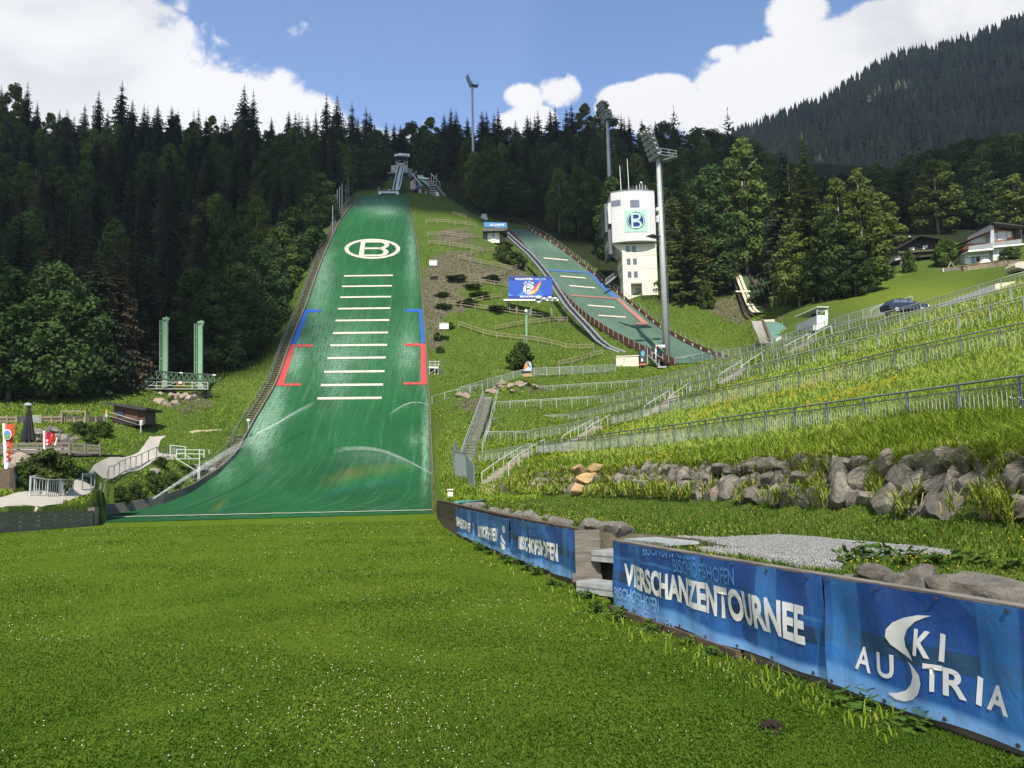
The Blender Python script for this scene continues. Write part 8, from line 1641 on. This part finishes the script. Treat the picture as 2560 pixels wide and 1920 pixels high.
# stone walls, swing
def stone_wall(lab, px, d, h, m):
 P = [P3(x, y, dd) for (x, y), dd in zip(px, d)]; r = thing('stone_wall', lab, 'wall', P[len(P)//2]); b = MB(); n = len(P); V = []
 for p, hh in zip(P, h): V += [up(p, -.6), up(p, hh), p+Vector((.1, .9, hh)), p+Vector((.1, .9, -.6))]
 b.add(V, [(4*i+j, 4*i+(j+1) % 4, 4*i+4+(j+1) % 4, 4*i+4+j) for i in range(n-1) for j in range(4)]+[(0, 1, 2, 3), (4*n-4, 4*n-3, 4*n-2, 4*n-1)]); b.build('masonry', m, r); b = MB(); V = []
 for p, hh in zip(P, h): V += [p+Vector((0, -.08, hh)), p+Vector((0, -.08, hh+.12)), p+Vector((.1, 1., hh+.12)), p+Vector((.1, 1., hh))]
 b.add(V, [(4*i+j, 4*i+(j+1) % 4, 4*i+4+(j+1) % 4, 4*i+4+j) for i in range(n-1) for j in range(4)]); b.build('coping', m, r); return r
m, t, bs = nodes('dry_stone'); k = NT(t); tcv = k.n('ShaderNodeTexCoord').outputs['Object']; vo = k.n('ShaderNodeTexVoronoi'); vo.inputs['Scale'].default_value = 2.6; k.set(vo.inputs['Vector'], k.scale(tcv, (1, 1, 1.7))); vs = k.n('ShaderNodeSeparateColor'); t.links.new(vo.outputs['Color'], vs.inputs[0]); ve = k.n('ShaderNodeTexVoronoi', feature='DISTANCE_TO_EDGE'); ve.inputs['Scale'].default_value = 2.6; k.set(ve.inputs['Vector'], k.scale(tcv, (1, 1, 1.7))); col = k.mix(vs.outputs[0], (.20, .15, .10), (.42, .33, .23)); col = k.mix(k.mr(ve.outputs[0], .0, .09, 1, 0), col, (.07, .055, .04)); k.set(bs.inputs['Base Color'], col); bs.inputs['Roughness'].default_value = .9
stone_wall('long low field-stone wall at the top of the meadow below the chalets', ZD([(240, 1105), (620, 1095), (960, 1060), (1330, 1020), (1650, 975)]), (153, 151, 148, 145, 142), (.9, 1.0, 1.3, 1.6, 1.5), m); stone_wall('higher field-stone garden wall in front of the modern house', ZD([(1280, 925), (1650, 910), (1900, 900), (2200, 890)]), (144, 142, 140, 138), (.3, .8, 1., 1.), m)
r = thing('garden_fence', 'grey garden fence panel standing on the meadow wall', 'fence', P3(*ZD([(1100, 980)])[0], 146)); f_ = flat(146.); k0 = lambda X, Y, dy=0.: f_(*ZD([(X, Y)])[0], dy); block(r, k0, [(960, 985), (1300, 940), (1300, 890), (960, 935)], .1, 'panel', WOODG); b = MB(); b.bar(k0(962, 985, -.1), k0(962, 930, -.1), .25); b.build('post', CONC, r)
r = thing('swing_frame', 'pale A-shaped swing frame in the garden beside the modern house', 'swing', k0(1180, 920, 2)); b = MB()
for x0, x1 in ((1115, 1172), (1275, 1176)): b.bar(k0(x0, 920, 2), k0(x1, 785, 2), .2)
b.build('front_legs', WOODF, r); b = MB(); b.bar(k0(1295, 890, 5), k0(1245, 815, 5), .2); b.build('rear_leg', WOODF, r)
r = thing('garden_figure', 'small pale garden seat on the wall in front of the modern house', 'garden seat', k0(1480, 930)); block(r, k0, [(1425, 935), (1440, 935), (1440, 910), (1462, 905), (1465, 930), (1490, 925), (1525, 920), (1520, 880), (1500, 880), (1495, 850), (1440, 858), (1448, 890), (1425, 905)], .8, 'seat', CREAM, -2.)
b = MB(); b.lathe(k0(1507, 905, -2.2), [(.1, -.9), (.9, -.5), (1., 0), (.8, .6), (.1, .9)], 10); b.build('ball', CREAM, r)
# ------------------------------------------------------------------ bushes and shrubs
kind('bush', 3., [leafy_crown(201+i, 3., 1.9, .02, 2600, .11, BUSH, 22) for i in range(3)], trunk_mesh(3, .06, BARK, 4))
NAME['bush'] = 'bush'
def bush(px, py, w, h, lab, group=None, m=None, d=None):
 p = hit(px, py, 20) if d is None else P3(px, py, d); r = tree('bush', p.x, p.y, h*p.y/F, lab, group, wide=max(.4, w/h*.8), z=p.z); r['category'] = 'bush'
 if m: r.children[1].data = remat(r.children[1].data, m)
 return r
bush(118, 1222, 128, 100, 'large dense green bush under the wooden deck'); bush(45, 1225, 70, 60, 'smaller dark bush between the flag pole and the large bush')
bush(1305, 920, 74, 66, 'round dark hedge bush behind the painted picture board', m=BEECH); bush(1258, 655, 56, 46, 'dark round bush below the banner kiosk', m=BEECH); bush(1290, 668, 60, 40, 'low dark shrub right of the round bush below the kiosk', m=BEECH); bush(1767, 770, 50, 60, 'dense dark shrub near the tower at the wood edge', m=BEECH); bush(1560, 725, 44, 40, 'shrub between the smaller hill and the judges tower foot', m=BEECH)
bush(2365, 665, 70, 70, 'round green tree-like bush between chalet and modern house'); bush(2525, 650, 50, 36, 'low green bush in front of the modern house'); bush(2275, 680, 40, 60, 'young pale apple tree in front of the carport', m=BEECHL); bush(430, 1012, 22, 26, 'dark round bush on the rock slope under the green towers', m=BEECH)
for px, py, w, h in [(200, 1085, 60, 34), (255, 1090, 60, 40), (225, 1110, 50, 30)]: bush(px, py, w, h, 'olive bush on the bank above the wooden deck', 'bushes above the deck', LARCH)
for px, py, w, h in [(300, 1254, 56, 40), (340, 1250, 60, 44), (390, 1235, 60, 48), (430, 1215, 50, 40), (380, 1205, 40, 30), (480, 1190, 40, 30), (400, 1165, 40, 26)]: bush(px, py, w, h, 'rough green bush on the bank between the gravel path and the curved board wall', 'bushes below the gravel path', LARCH if (px+py) % 3 == 0 else None)
for px, py, w, h in [(1110, 770, 44, 14), (1140, 700, 60, 14), (1170, 760, 60, 14), (1095, 850, 26, 22), (1100, 880, 24, 18), (1200, 740, 60, 13), (1260, 620, 44, 18), (1240, 775, 70, 12), (1120, 820, 40, 16), (1105, 740, 40, 12), (1180, 720, 50, 12), (1230, 700, 50, 14)]: bush(px, py, w, h, 'low dark scrub on the rough slope between the two hills', 'scrub on the rough slope', BEECH)

# ------------------------------------------------------------------ grass, flowers, weeds
g = np.random.default_rng(21)
def blade_mesh(name, X, Y, Z, h, w, m, lean=.5, dry=.08):
 n = len(X); a = g.random(n)*6.283; b = a+g.normal(size=n)*.7+1.57; dx, dy = np.cos(a)*w/2, np.sin(a)*w/2; l = h*lean*(.3+g.random(n)); tx_, ty_ = np.cos(b)*l, np.sin(b)*l
 V = np.empty((n, 5, 3)); V[:, 0] = np.stack([X-dx, Y-dy, Z], -1); V[:, 1] = np.stack([X+dx, Y+dy, Z], -1); V[:, 2] = np.stack([X+dx*.75+tx_*.35, Y+dy*.75+ty_*.35, Z+h*.6], -1); V[:, 3] = np.stack([X-dx*.75+tx_*.35, Y-dy*.75+ty_*.35, Z+h*.6], -1); V[:, 4] = np.stack([X+tx_, Y+ty_, Z+h*(1-.3*lean)], -1)
 i = np.arange(n)[:, None]*5; T_ = np.concatenate([i+[[0, 1, 2]], i+[[0, 2, 3]], i+[[3, 2, 4]]], 0); me = np_mesh(name, V.reshape(-1, 3), T_, m)
 c = np.zeros((n, 5, 4), np.float32); c[..., 0] = g.random((n, 1)); c[..., 1] = (g.random((n, 1)) < dry)*g.random((n, 1)); c[..., 3] = 1; me.color_attributes.new('tint', 'FLOAT_COLOR', 'POINT').data.foreach_set('color', c.ravel())
 return tag(obj(name, me), kind='stuff')
def pick(n, u0, u1, y0, y1, test, p=1.):
 y = (g.uniform(y1**-p, y0**-p, n))**(-1/p); x = g.uniform(u0, u1, n)*y; k = test(x, y); return x[k], y[k]
def patchy(x, y, s, ph=0.): return np.sin(x*s+ph+1.7*np.sin(y*s*.63+ph))*np.sin(y*s*.81+1.3*np.sin(x*s*.57)+ph)
on_lawn = lambda x, y: (x > xWL(y)+.2) & (x < xBL(y)-.02)
x, y = pick(640000, -.85, .68, 4.4, 46, on_lawn); f_ = .7+.35*patchy(x, y, 1.1); blade_mesh('grass', x, y, z_lawn(y), (.018+.020*g.random(len(x)))*f_*(1+y/40), .00085*y+.002, BLADE, 1.1, .05)
x, y = pick(60000, -.68, .68, 4.4, 16, lambda a, b: on_lawn(a, b) & (patchy(a, b, 1.7, 2) > -.2)); blade_mesh('clover_leaves', x, y, z_lawn(y)+.012, .018+.012*g.random(len(x)), .010+.012*g.random(len(x)), BLADE, 1.6, .0)
x, y = pick(16000, -.5, .45, 4.4, 40, lambda a, b: on_lawn(a, b) & (a > xBL(b)-.55-.02*b)); blade_mesh('edge_weeds', x, y, z_lawn(y), .05+.13*g.random(len(x))**2, .006+.0012*y, BLADEL, .8, .15)
xBW = lambda y: np.interp(y, [q[1] for q in BW], [q[0] for q in BW]); wBW = lambda y: .5+.012*y
gpoly = [(p.x, p.y) for p in hits(ZO([(-300, 1262), (0, 1275), (150, 1262), (420, 1250), (700, 1270), (1000, 1300), (1400, 1335), (1760, 1385), (1680, 1410), (1350, 1400), (900, 1440), (880, 1520), (560, 1500), (200, 1420), (-100, 1390), (-400, 1330)]), 0, 5)]
ing = lambda x, y: in_poly(x, y, gpoly)
on_strip = lambda x, y: (x > xBL(y)+.3) & (x < xBW(y)-.1) & ~ing(x, y)
x, y = pick(150000, -.15, .75, 5, 56, on_strip); blade_mesh('strip_grass', x, y, ground(x, y), .04+.07*g.random(len(x)), .0012*y+.002, BLADE, .8, .3)
on_bank = lambda x, y: (x > xBW(y)+wBW(y)) & (y < 66)
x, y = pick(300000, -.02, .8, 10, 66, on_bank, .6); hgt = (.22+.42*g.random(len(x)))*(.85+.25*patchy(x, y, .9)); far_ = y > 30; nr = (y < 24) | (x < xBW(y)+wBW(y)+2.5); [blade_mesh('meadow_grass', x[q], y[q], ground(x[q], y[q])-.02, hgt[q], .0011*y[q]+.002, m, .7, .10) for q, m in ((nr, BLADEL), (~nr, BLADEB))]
y = (g.uniform(58**-.8, 9**-.8, 26000))**(-1/.8); x = xBW(y)+g.uniform(-.35, 1., len(y))*(wBW(y)+.25); q = (abs(y-op.y) > 2.2) & (patchy(x, y, 1.9)+.6*patchy(x, y, 5.1)+.03*(y-20)+.5*g.random(len(y)) > .4); x, y = x[q], y[q]; blade_mesh('wall_plants', x-.12, y, ground(x, y)+.05+.3*g.random(len(x)), .14+.34*g.random(len(x)), .0014*y+.005, BLADEL, 1.1, .5)
y = (g.uniform(58**-.8, 9**-.8, 30000))**(-1/.8); x = xBW(y)+wBW(y)*(.75+.6*g.random(len(y))); blade_mesh('overhanging_grass', x, y, ground(x, y)+.02, .3+.4*g.random(len(x)), .0012*y+.003, BLADEL, 1.2, .25)
def slope_ok(a, b):
 z = ground(a, b); px, py = proj_np(a, b, z); ok = (a > np.interp(b, hb_y, hb_r)+.8) | (a < np.interp(b, hb_y, hb_l)-1.2) | (b < 64); ok &= ~in_strip(HS, a, b, .8)[0]; ok &= ~in_poly(px, py, ZK([(-60, 1370), (420, 1280), (640, 1140), (1000, 1000), (1035, 940), (1160, 935), (1100, 1055), (1240, 1070), (1130, 1115), (620, 1345), (440, 1415), (0, 1455)]))
 ok &= ~((px > 1960) & (py < 830)); return ok & ((a > xBL(b)+.5) | (a < xWL(b)-.6) | (b > 70)) & ~((a > xBW(b)-1) & (b < 62)) & (py < 1275)
x, y = pick(250000, -.8, .7, 44, 178, slope_ok, .35); blade_mesh('slope_grass', x, y, ground(x, y)-.03, .16+.30*g.random(len(x))*(1+.5*patchy(x, y, .35)), .0012*y, BLADEL, .9, .1)
def dots(name, x, y, z, r, m):
 n = len(x); o = np.array([[1, 0, 0], [-.5, .87, 0], [-.5, -.87, 0], [0, 0, .9], [0, 0, -.6]]); V = np.stack([x, y, z], -1)[:, None]+o[None]*np.asarray(r)[:, None, None]; i = np.arange(n)[:, None]*5
 return tag(obj(name, np_mesh(name, V.reshape(-1, 3), np.concatenate([i+[t] for t in ([0, 1, 3], [1, 2, 3], [2, 0, 3], [1, 0, 4], [2, 1, 4], [0, 2, 4])], 0), m)), kind='stuff')
CLOV = mat('clover_white', (.62, .62, .50), .8, .15, 9); YEL = mat('flower_yellow', (.62, .42, .015), .7, .2, 9); UMB = mat('umbel_white', (.66, .68, .58), .8, .1, 9)
x, y = pick(4600, -.66, .6, 4.6, 46, lambda a, b: on_lawn(a, b) & (patchy(a, b, .75, 1)+.5*patchy(a, b, 2.6)+g.normal(size=len(a))*.45 > .5), .7); dots('clover_flowers', x, y, z_lawn(y)+.045, .0035+.00055*y, CLOV)
def flowers(name, n, test, m, hz, rs_): x, y = pick(n, -.1, .8, 9, 110, test, .5); dots(name, x, y, ground(x, y)+hz*(.75+.5*g.random(len(x))), rs_*(1+y/16), m)
flowers('yellow_flowers', 60000, lambda a, b: on_bank(a, b) & (patchy(a, b, .42, 3)+.45*patchy(a, b, 1.9) > .62), YEL, .42, .010); flowers('umbel_flowers', 16000, lambda a, b: on_bank(a, b) & (b < 50) & (patchy(a, b, .5, 7)+.5*patchy(a, b, 2.2) > .75), UMB, .5, .009); flowers('dandelions', 700, lambda a, b: on_strip(a, b) & (b < 40), YEL, .09, .009)
# gravel patch with weeds behind the nearest boards
m_, t_, b_ = nodes('grey_gravel'); k = NT(t_); pos = k.n('ShaderNodeNewGeometry').outputs['Position']; vo = k.n('ShaderNodeTexVoronoi'); vo.inputs['Scale'].default_value = 24; k.set(vo.inputs['Vector'], pos); vs = k.n('ShaderNodeSeparateColor'); t_.links.new(vo.outputs['Color'], vs.inputs[0]); k.set(b_.inputs['Base Color'], k.mix(vs.outputs[0], (.10, .105, .11), (.36, .36, .355))); b_.inputs['Roughness'].default_value = .9; k.set(b_.inputs['Normal'], k.bump(vo.outputs['Distance'], 1., .03))
bm = bmesh.new(); f = bm.faces.new([bm.verts.new((*q, 0)) for q in gpoly]); f.normal_update(); bmesh.ops.triangulate(bm, faces=[f])
for _ in range(6):
 e = [e for e in bm.edges if e.calc_length() > .4]
 if e: bmesh.ops.subdivide_edges(bm, edges=e, cuts=1); bmesh.ops.triangulate(bm, faces=bm.faces)
Q_ = np.array([v.co[:] for v in bm.verts]); Q_[:, 2] = ground(Q_[:, 0], Q_[:, 1])+.02; bm.verts.index_update(); tag(obj('gravel', np_mesh('gravel', Q_, [[v.index for v in f.verts] for f in bm.faces], m_, True)), kind='structure'); bm.free()
x, y = pick(26000, .0, .8, 5, 20, lambda a, b: ing(a, b) & (a > xBL(b)+.15), .5); tag(dots('pebbles', x, y, ground(x, y)+.02, .008+.022*g.random(len(x)), mat('pebble_grey', (.16, .165, .17), .85, .5, 30, c2=(.38, .38, .37))), kind='stuff')
LEAF = [quads_mesh('leaves', (c_ := g.normal(size=(60, 3))*[.06, .06, .045]+[0, 0, .08]), np.cross(nn_ := g.normal(size=(60, 3))*.5+[0, 0, 1], [1, .2, 0])*.030, np.cross(nn_, [.1, 1, 0])*.018, WEED) for _ in range(3)]
def weed(p, s, lab, group): o = obj('weed', LEAF[random.randrange(3)], None, p); o.scale = (s,)*3; o.rotation_euler.z = random.random()*6; tag(o, lab, 'plant', group, 'thing')
for px, py, s in [(2118, 1412, 1.1), (2170, 1405, 1.3), (2210, 1400, 1.2), (2250, 1420, 1.), (2290, 1405, 1.), (2340, 1420, 1.1), (2400, 1410, 1.1), (2460, 1420, 1.2), (2530, 1430, 1.2)]: p = hit(px, py, 5); weed(p, s, 'leafy weed growing beside the gravel behind the SKI AUSTRIA banner', 'weeds behind the nearest boards')
for i in range(34): yy = random.uniform(4.6, 24)**1; weed((float(xBL(yy))-random.uniform(.1, .35), yy, float(z_lawn(yy))-.02), random.uniform(.5, 1.1), 'small leafy weed at the foot of the banners along the lawn edge', 'weeds at the lawn edge')
p = hit(1930, 1822, 4); x = g.normal(size=320)*.055+p.x; y = g.normal(size=320)*.07+p.y; tag(dots('molehill', x, y, np.maximum(0, .05-6*((x-p.x)**2+(y-p.y)**2))+.005, .008+.012*g.random(320), mat('dark_earth', (.022, .014, .010), .95, .4, 20)), 'small dark heap of loose earth on the lawn', 'molehill', None, 'thing')

# ------------------------------------------------------------------ people
def person(p, h, label, shirt, legs, hair, yaw, walk=.25, lean=0., arm=.3):
 r = thing('person', label, 'person', p, None, yaw); s = h/1.75; bm = bmesh.new(); J = dict(hip=(0, 0, .95), sp=(0, .03+lean*.3, 1.2), ch=(0, .02+lean*.7, 1.42), nk=(0, .02+lean, 1.53), hd=(0, .04+lean*1.15, 1.66), tp=(0, .03+lean*1.15, 1.76)); B = [('hip', 'sp'), ('sp', 'ch'), ('ch', 'nk'), ('nk', 'hd'), ('hd', 'tp')]; R_ = dict(hip=.15, sp=.14, ch=.16, nk=.055, hd=.10, tp=.07)
 for q, sg in (('l', -1), ('r', 1)):
  w = walk*sg; J.update({'h'+q: (sg*.1, 0, .9), 'k'+q: (sg*.11, w*.55+.04, .5), 'a'+q: (sg*.11, w*.9-.04, .09), 't'+q: (sg*.12, w*.9+.13, .04), 's'+q: (sg*.2, lean*.8, 1.43), 'e'+q: (sg*.27, -w*.4+lean*.8+arm*.1, 1.16), 'w'+q: (sg*.25, -w*.5+.12+lean*.8+arm*.2, .95+arm*.3), 'f'+q: (sg*.24, -w*.5+.17+lean*.8+arm*.25, .87+arm*.35)}); B += [('hip', 'h'+q), ('h'+q, 'k'+q), ('k'+q, 'a'+q), ('a'+q, 't'+q), ('ch', 's'+q), ('s'+q, 'e'+q), ('e'+q, 'w'+q), ('w'+q, 'f'+q)]; R_.update({'h'+q: .11, 'k'+q: .075, 'a'+q: .05, 't'+q: .04, 's'+q: .075, 'e'+q: .055, 'w'+q: .04, 'f'+q: .035})
 ks = list(J); me = bpy.data.meshes.new('body'); me.from_pydata([J[k] for k in ks], [(ks.index(a), ks.index(c)) for a, c in B], []); o = obj('body', me, r); o.scale = (s,)*3
 o.modifiers.new('s', 'SKIN'); o.modifiers.new('u', 'SUBSURF').levels = 1
 for k, v in zip(ks, me.skin_vertices[0].data): v.radius = (R_[k],)*2; v.use_root = k == 'hip'
 m2 = bpy.data.meshes.new_from_object(o.evaluated_get(bpy.context.evaluated_depsgraph_get())); o.modifiers.clear(); o.data = m2; m2.materials.clear()
 for m in (mat('skin', (.45, .27, .19), .6, .08), mat('shoe_dark', (.03, .03, .035), .6, .1)): m2.materials.append(m)
 for nm, zz, m in (('jacket', (.93, 1.5), shirt), ('trousers', (.1, .96), legs)):
  b = bmesh.new(); b.from_mesh(m2); bmesh.ops.delete(b, geom=[f for f in b.faces if not zz[0] < f.calc_center_median().z < zz[1] or (nm == 'trousers' and abs(f.calc_center_median().x) > .21)], context='FACES'); b.normal_update()
  for v in b.verts: v.co += v.normal*.018
  q = bpy.data.meshes.new(nm); b.to_mesh(q); b.free(); q.materials.append(m); obj(nm, q, r).scale = o.scale
 for f in m2.polygons: f.material_index = 1 if f.center.z < .1 else 0; f.use_smooth = True
 b = MB(); b.lathe((0, .01+lean*1.15, 1.66), [(.10, -.04), (.115, .05), (.09, .12), (.02, .145)], 10); q = obj('hair', np_mesh('hair', b.v, b.f, hair, True), r); q.scale = o.scale; b = MB(); b.tube([(0, .13+lean*1.15, 1.66), (0, .17+lean*1.15, 1.64)], [.012, .02], 6); q = obj('nose', np_mesh('nose', b.v, b.f, mat('skin', ())), r); q.scale = o.scale; return r
DK = mat('cloth_dark', (.03, .035, .045), .8, .2); f_ = flat(132.6); k0 = lambda X, Y, dy=0.: f_(*ZB([(X, Y)])[0], dy)
person(k0(800, 606), 1.85, 'person in red jacket and bright trousers carrying yellow-green skis behind the white sign board', mat('cloth_red', (.32, .03, .05), .8, .2), mat('cloth_blue_green', (.02, .20, .30), .8, .3), DK, 2.6, .3, .12, .8)
for q in (0, .12): tag(MB().bar(k0(735-q*60, 405, -.5-q), k0(872, 560, -.5-q), .12, .03).build('ski', mat('ski_lime', (.45, .62, .10), .5, .1)), 'long yellow-green ski carried on the shoulder of the person in the red jacket', 'ski', 'pair of skis', 'thing')
person(k0(738, 612), 1.75, 'person in dark clothes standing beside the steps to the run-out', DK, DK, DK, -.4, .15)
p = hit(*ZE([(1507, 1470)])[0], 80); person(p, 1.72, 'walker in a pinkish top on the zigzag path behind the long wooden fence', mat('cloth_pink', (.36, .20, .22), .8, .2), mat('cloth_grey', (.16, .13, .14), .8, .2), DK, 1.3, .3)

# ------------------------------------------------------------------ water: sprinkler jets with falling mist, rainbow painted as colour bands in the spray
def mist(name, c, a, edge=.8, ns=2.):
 m, t, b = nodes(name); k = NT(t); at = k.n('ShaderNodeAttribute', attribute_name='fade'); nz = k.mr(k.noise(k.scale(k.n('ShaderNodeTexCoord').outputs['Object'], (1, 1, .5)), ns, 5, .7), .25, .7); k.set(b.inputs['Base Color'], c) if c else k.set(b.inputs['Base Color'], k.n('ShaderNodeAttribute', attribute_name='hue').outputs['Color']); b.inputs['Roughness'].default_value = 1; b.inputs['Specular IOR Level'].default_value = 0
 k.set(b.inputs['Alpha'], k.math('MULTIPLY', k.math('MULTIPLY', at.outputs['Fac'], nz), a)); return m
JET = mist('water_jet', (.90, .92, .93), .42, ns=2.5); VEIL = mist('water_mist', (.80, .86, .84), .26); RBOW = mist('rainbow_mist', None, .15, ns=.5)
def jet(label, pts, drop, ds, w0=.07, w1=.5, veil=1.):
 P = polyline([P3(x, y, d) for (x, y), d in zip(pts, ds)], .7); n = len(P); r = thing('water_jet', label, 'water jet', P[0]); w = P[0]; q = MB().tube([p-w for p in P], [w0+(w1-w0)*i/(n-1) for i in range(n)], 8, False)
 me = np_mesh('stream', q.v, q.f, JET, True); me.attributes.new('fade', 'FLOAT', 'POINT').data.foreach_set('value', np.repeat((1-np.linspace(0, 1, n))**.7, 8).astype(np.float32)); obj('stream', me, r)
 V = []; fd = []; kk = 5
 for i, p in enumerate(P):
  t = i/(n-1)
  for j in range(kk+1): V.append(p+Vector((.15*math.sin(i*.9+j), .2*j/kk, -drop*t*j/kk))-w); fd.append(veil*(1-j/kk)*min(1, t*2)*(1-t)**.8*1.3 if j else .6*veil*t*(1-t)**.5)
 me = np_mesh('spray', V, [(i*(kk+1)+j, i*(kk+1)+j+1, (i+1)*(kk+1)+j+1, (i+1)*(kk+1)+j) for i in range(n-1) for j in range(kk)], VEIL); me.attributes.new('fade', 'FLOAT', 'POINT').data.foreach_set('value', np.array(fd, np.float32)); obj('spray', me, r); return r
jet('water jet arching from the right edge over the foot of the large hill', [(1078, 1184), (1040, 1163), (1000, 1143), (960, 1128), (925, 1121), (890, 1120), (860, 1122), (830, 1130)], 3.2, (84, 82.5, 81, 80, 79, 78.5, 78, 78), .06, .22)
jet('long water jet shooting from the bushes across the lower left of the large hill', [(382, 1247), (440, 1210), (500, 1172), (560, 1135), (610, 1108), (660, 1086)], 2.4, (65, 69, 75, 81, 87, 92), .07, .42, 1.4); jet('faint water jet rising over the upper left of the transition below the lowest line', [(640, 1085), (690, 1060), (740, 1030), (790, 1005)], 1.4, (100, 103, 107, 110), .07, .25, .6); jet('thin water arc at the right edge below the lowest white line', [(1071, 1012), (1050, 1006), (1030, 1006), (1010, 1012), (990, 1024), (972, 1038)], 1.6, (112, 111, 110, 109, 109, 108), .04, .14, .5)
def rainbow(label, pts, d, ww):
 HUE = [(.35, .06, .02), (.55, .28, .03), (.5, .5, .08), (.1, .45, .15), (.06, .32, .42), (.08, .1, .4)]; V = []; hu = []; fd = []; n = len(pts)
 for i, (x, y) in enumerate(pts):
  for j, c in enumerate(HUE): V.append(P3(x+j*ww*.25, y+j*ww, d-.02*j)); hu.append((*c, 1)); fd.append(math.sin(math.pi*(i+.15)/(n-.7))*(0 if j in (0, 5) else 1))
 w = V[0]; me = np_mesh('rainbow', [p-w for p in V], [(i*6+j, i*6+j+1, i*6+j+7, i*6+j+6) for i in range(n-1) for j in range(5)], RBOW); me.attributes.new('fade', 'FLOAT', 'POINT').data.foreach_set('value', np.array(fd, np.float32)); me.color_attributes.new('hue', 'FLOAT_COLOR', 'POINT').data.foreach_set('color', np.array(hu, np.float32).ravel()); tag(obj('rainbow', me, None, w), label, 'rainbow', None, 'thing')
rainbow('broad faint rainbow in the spray over the foot of the large hill', [(790, 1196), (830, 1178), (870, 1166), (920, 1156), (970, 1150), (1020, 1148)], 77.5, 13); rainbow('small orange glow of rainbow near the lower left corner of the large hill', [(520, 1275), (545, 1255), (570, 1238)], 64., 6)

# ------------------------------------------------------------------ unseen clouds, added towards the sun to shade the woods and the mountain
CLM = mat('cloud_white', (.8, .8, .8), 1., .03, .02); ico = bmesh.new(); bmesh.ops.create_icosphere(ico, subdivisions=2, radius=1.); iv = np.array([v.co[:] for v in ico.verts]); ifc = np.array([[v.index for v in f.verts] for f in ico.faces])
def cloud(label, targets, alt, r):
 V = []; Fc = []; n = 0
 for x, y, z in targets: q = np.array([x, y, z])+np.array(sd)*(alt-z)/sd.z+g.normal(size=3)*r*[.12, .12, .25]; V.append(iv*(r*(.8+.5*g.random()))*[1, 1, .7]*(1+.12*np.sin(iv@(g.random((3, 3))*9)).sum(1))[:, None]+q); Fc.append(ifc+n); n += len(iv)
 tag(obj('cloud', np_mesh('cloud', np.concatenate(V), np.concatenate(Fc), CLM, True)), kind='structure')
tg = []
for yy in np.arange(92, 430, 15):
 for xx in np.arange(-330, 330, 15):
  edge = np.interp(yy, hb_y, hb_l)-4; z = g1(xx, yy)
  if xx < edge-3 and yy > (126 if xx > -64 else 104) or yy > (204 if xx < 20 else 214 if xx < 62 else 198): tg.append((xx, yy, z+8))
cloud('', tg, 950., 13.)
cloud('', [(xx, yy, 120+(yy-500)*.55) for xx in np.arange(90, 1300, 75) for yy in np.arange(480, 1400, 75)], 1500., 62.)

# ------------------------------------------------------------------ the air: far woods fade to blue
m, t, b = nodes('haze_air'); t.nodes.remove(b); k = NT(t); pv = k.n('ShaderNodeVolumePrincipled'); pv.inputs['Color'].default_value = (.62, .74, .92, 1); pv.inputs['Density'].default_value = .00010; pv.inputs['Anisotropy'].default_value = .1
t.links.new(pv.outputs[0], [n for n in t.nodes if n.type == 'OUTPUT_MATERIAL'][0].inputs['Volume'])
b = MB(); b.frame_box((-1400, -300, -7.2), (3400, 0, 0), (0, 2100, 0), (0, 0, 810)); tag(b.build('haze', m), kind='stuff')
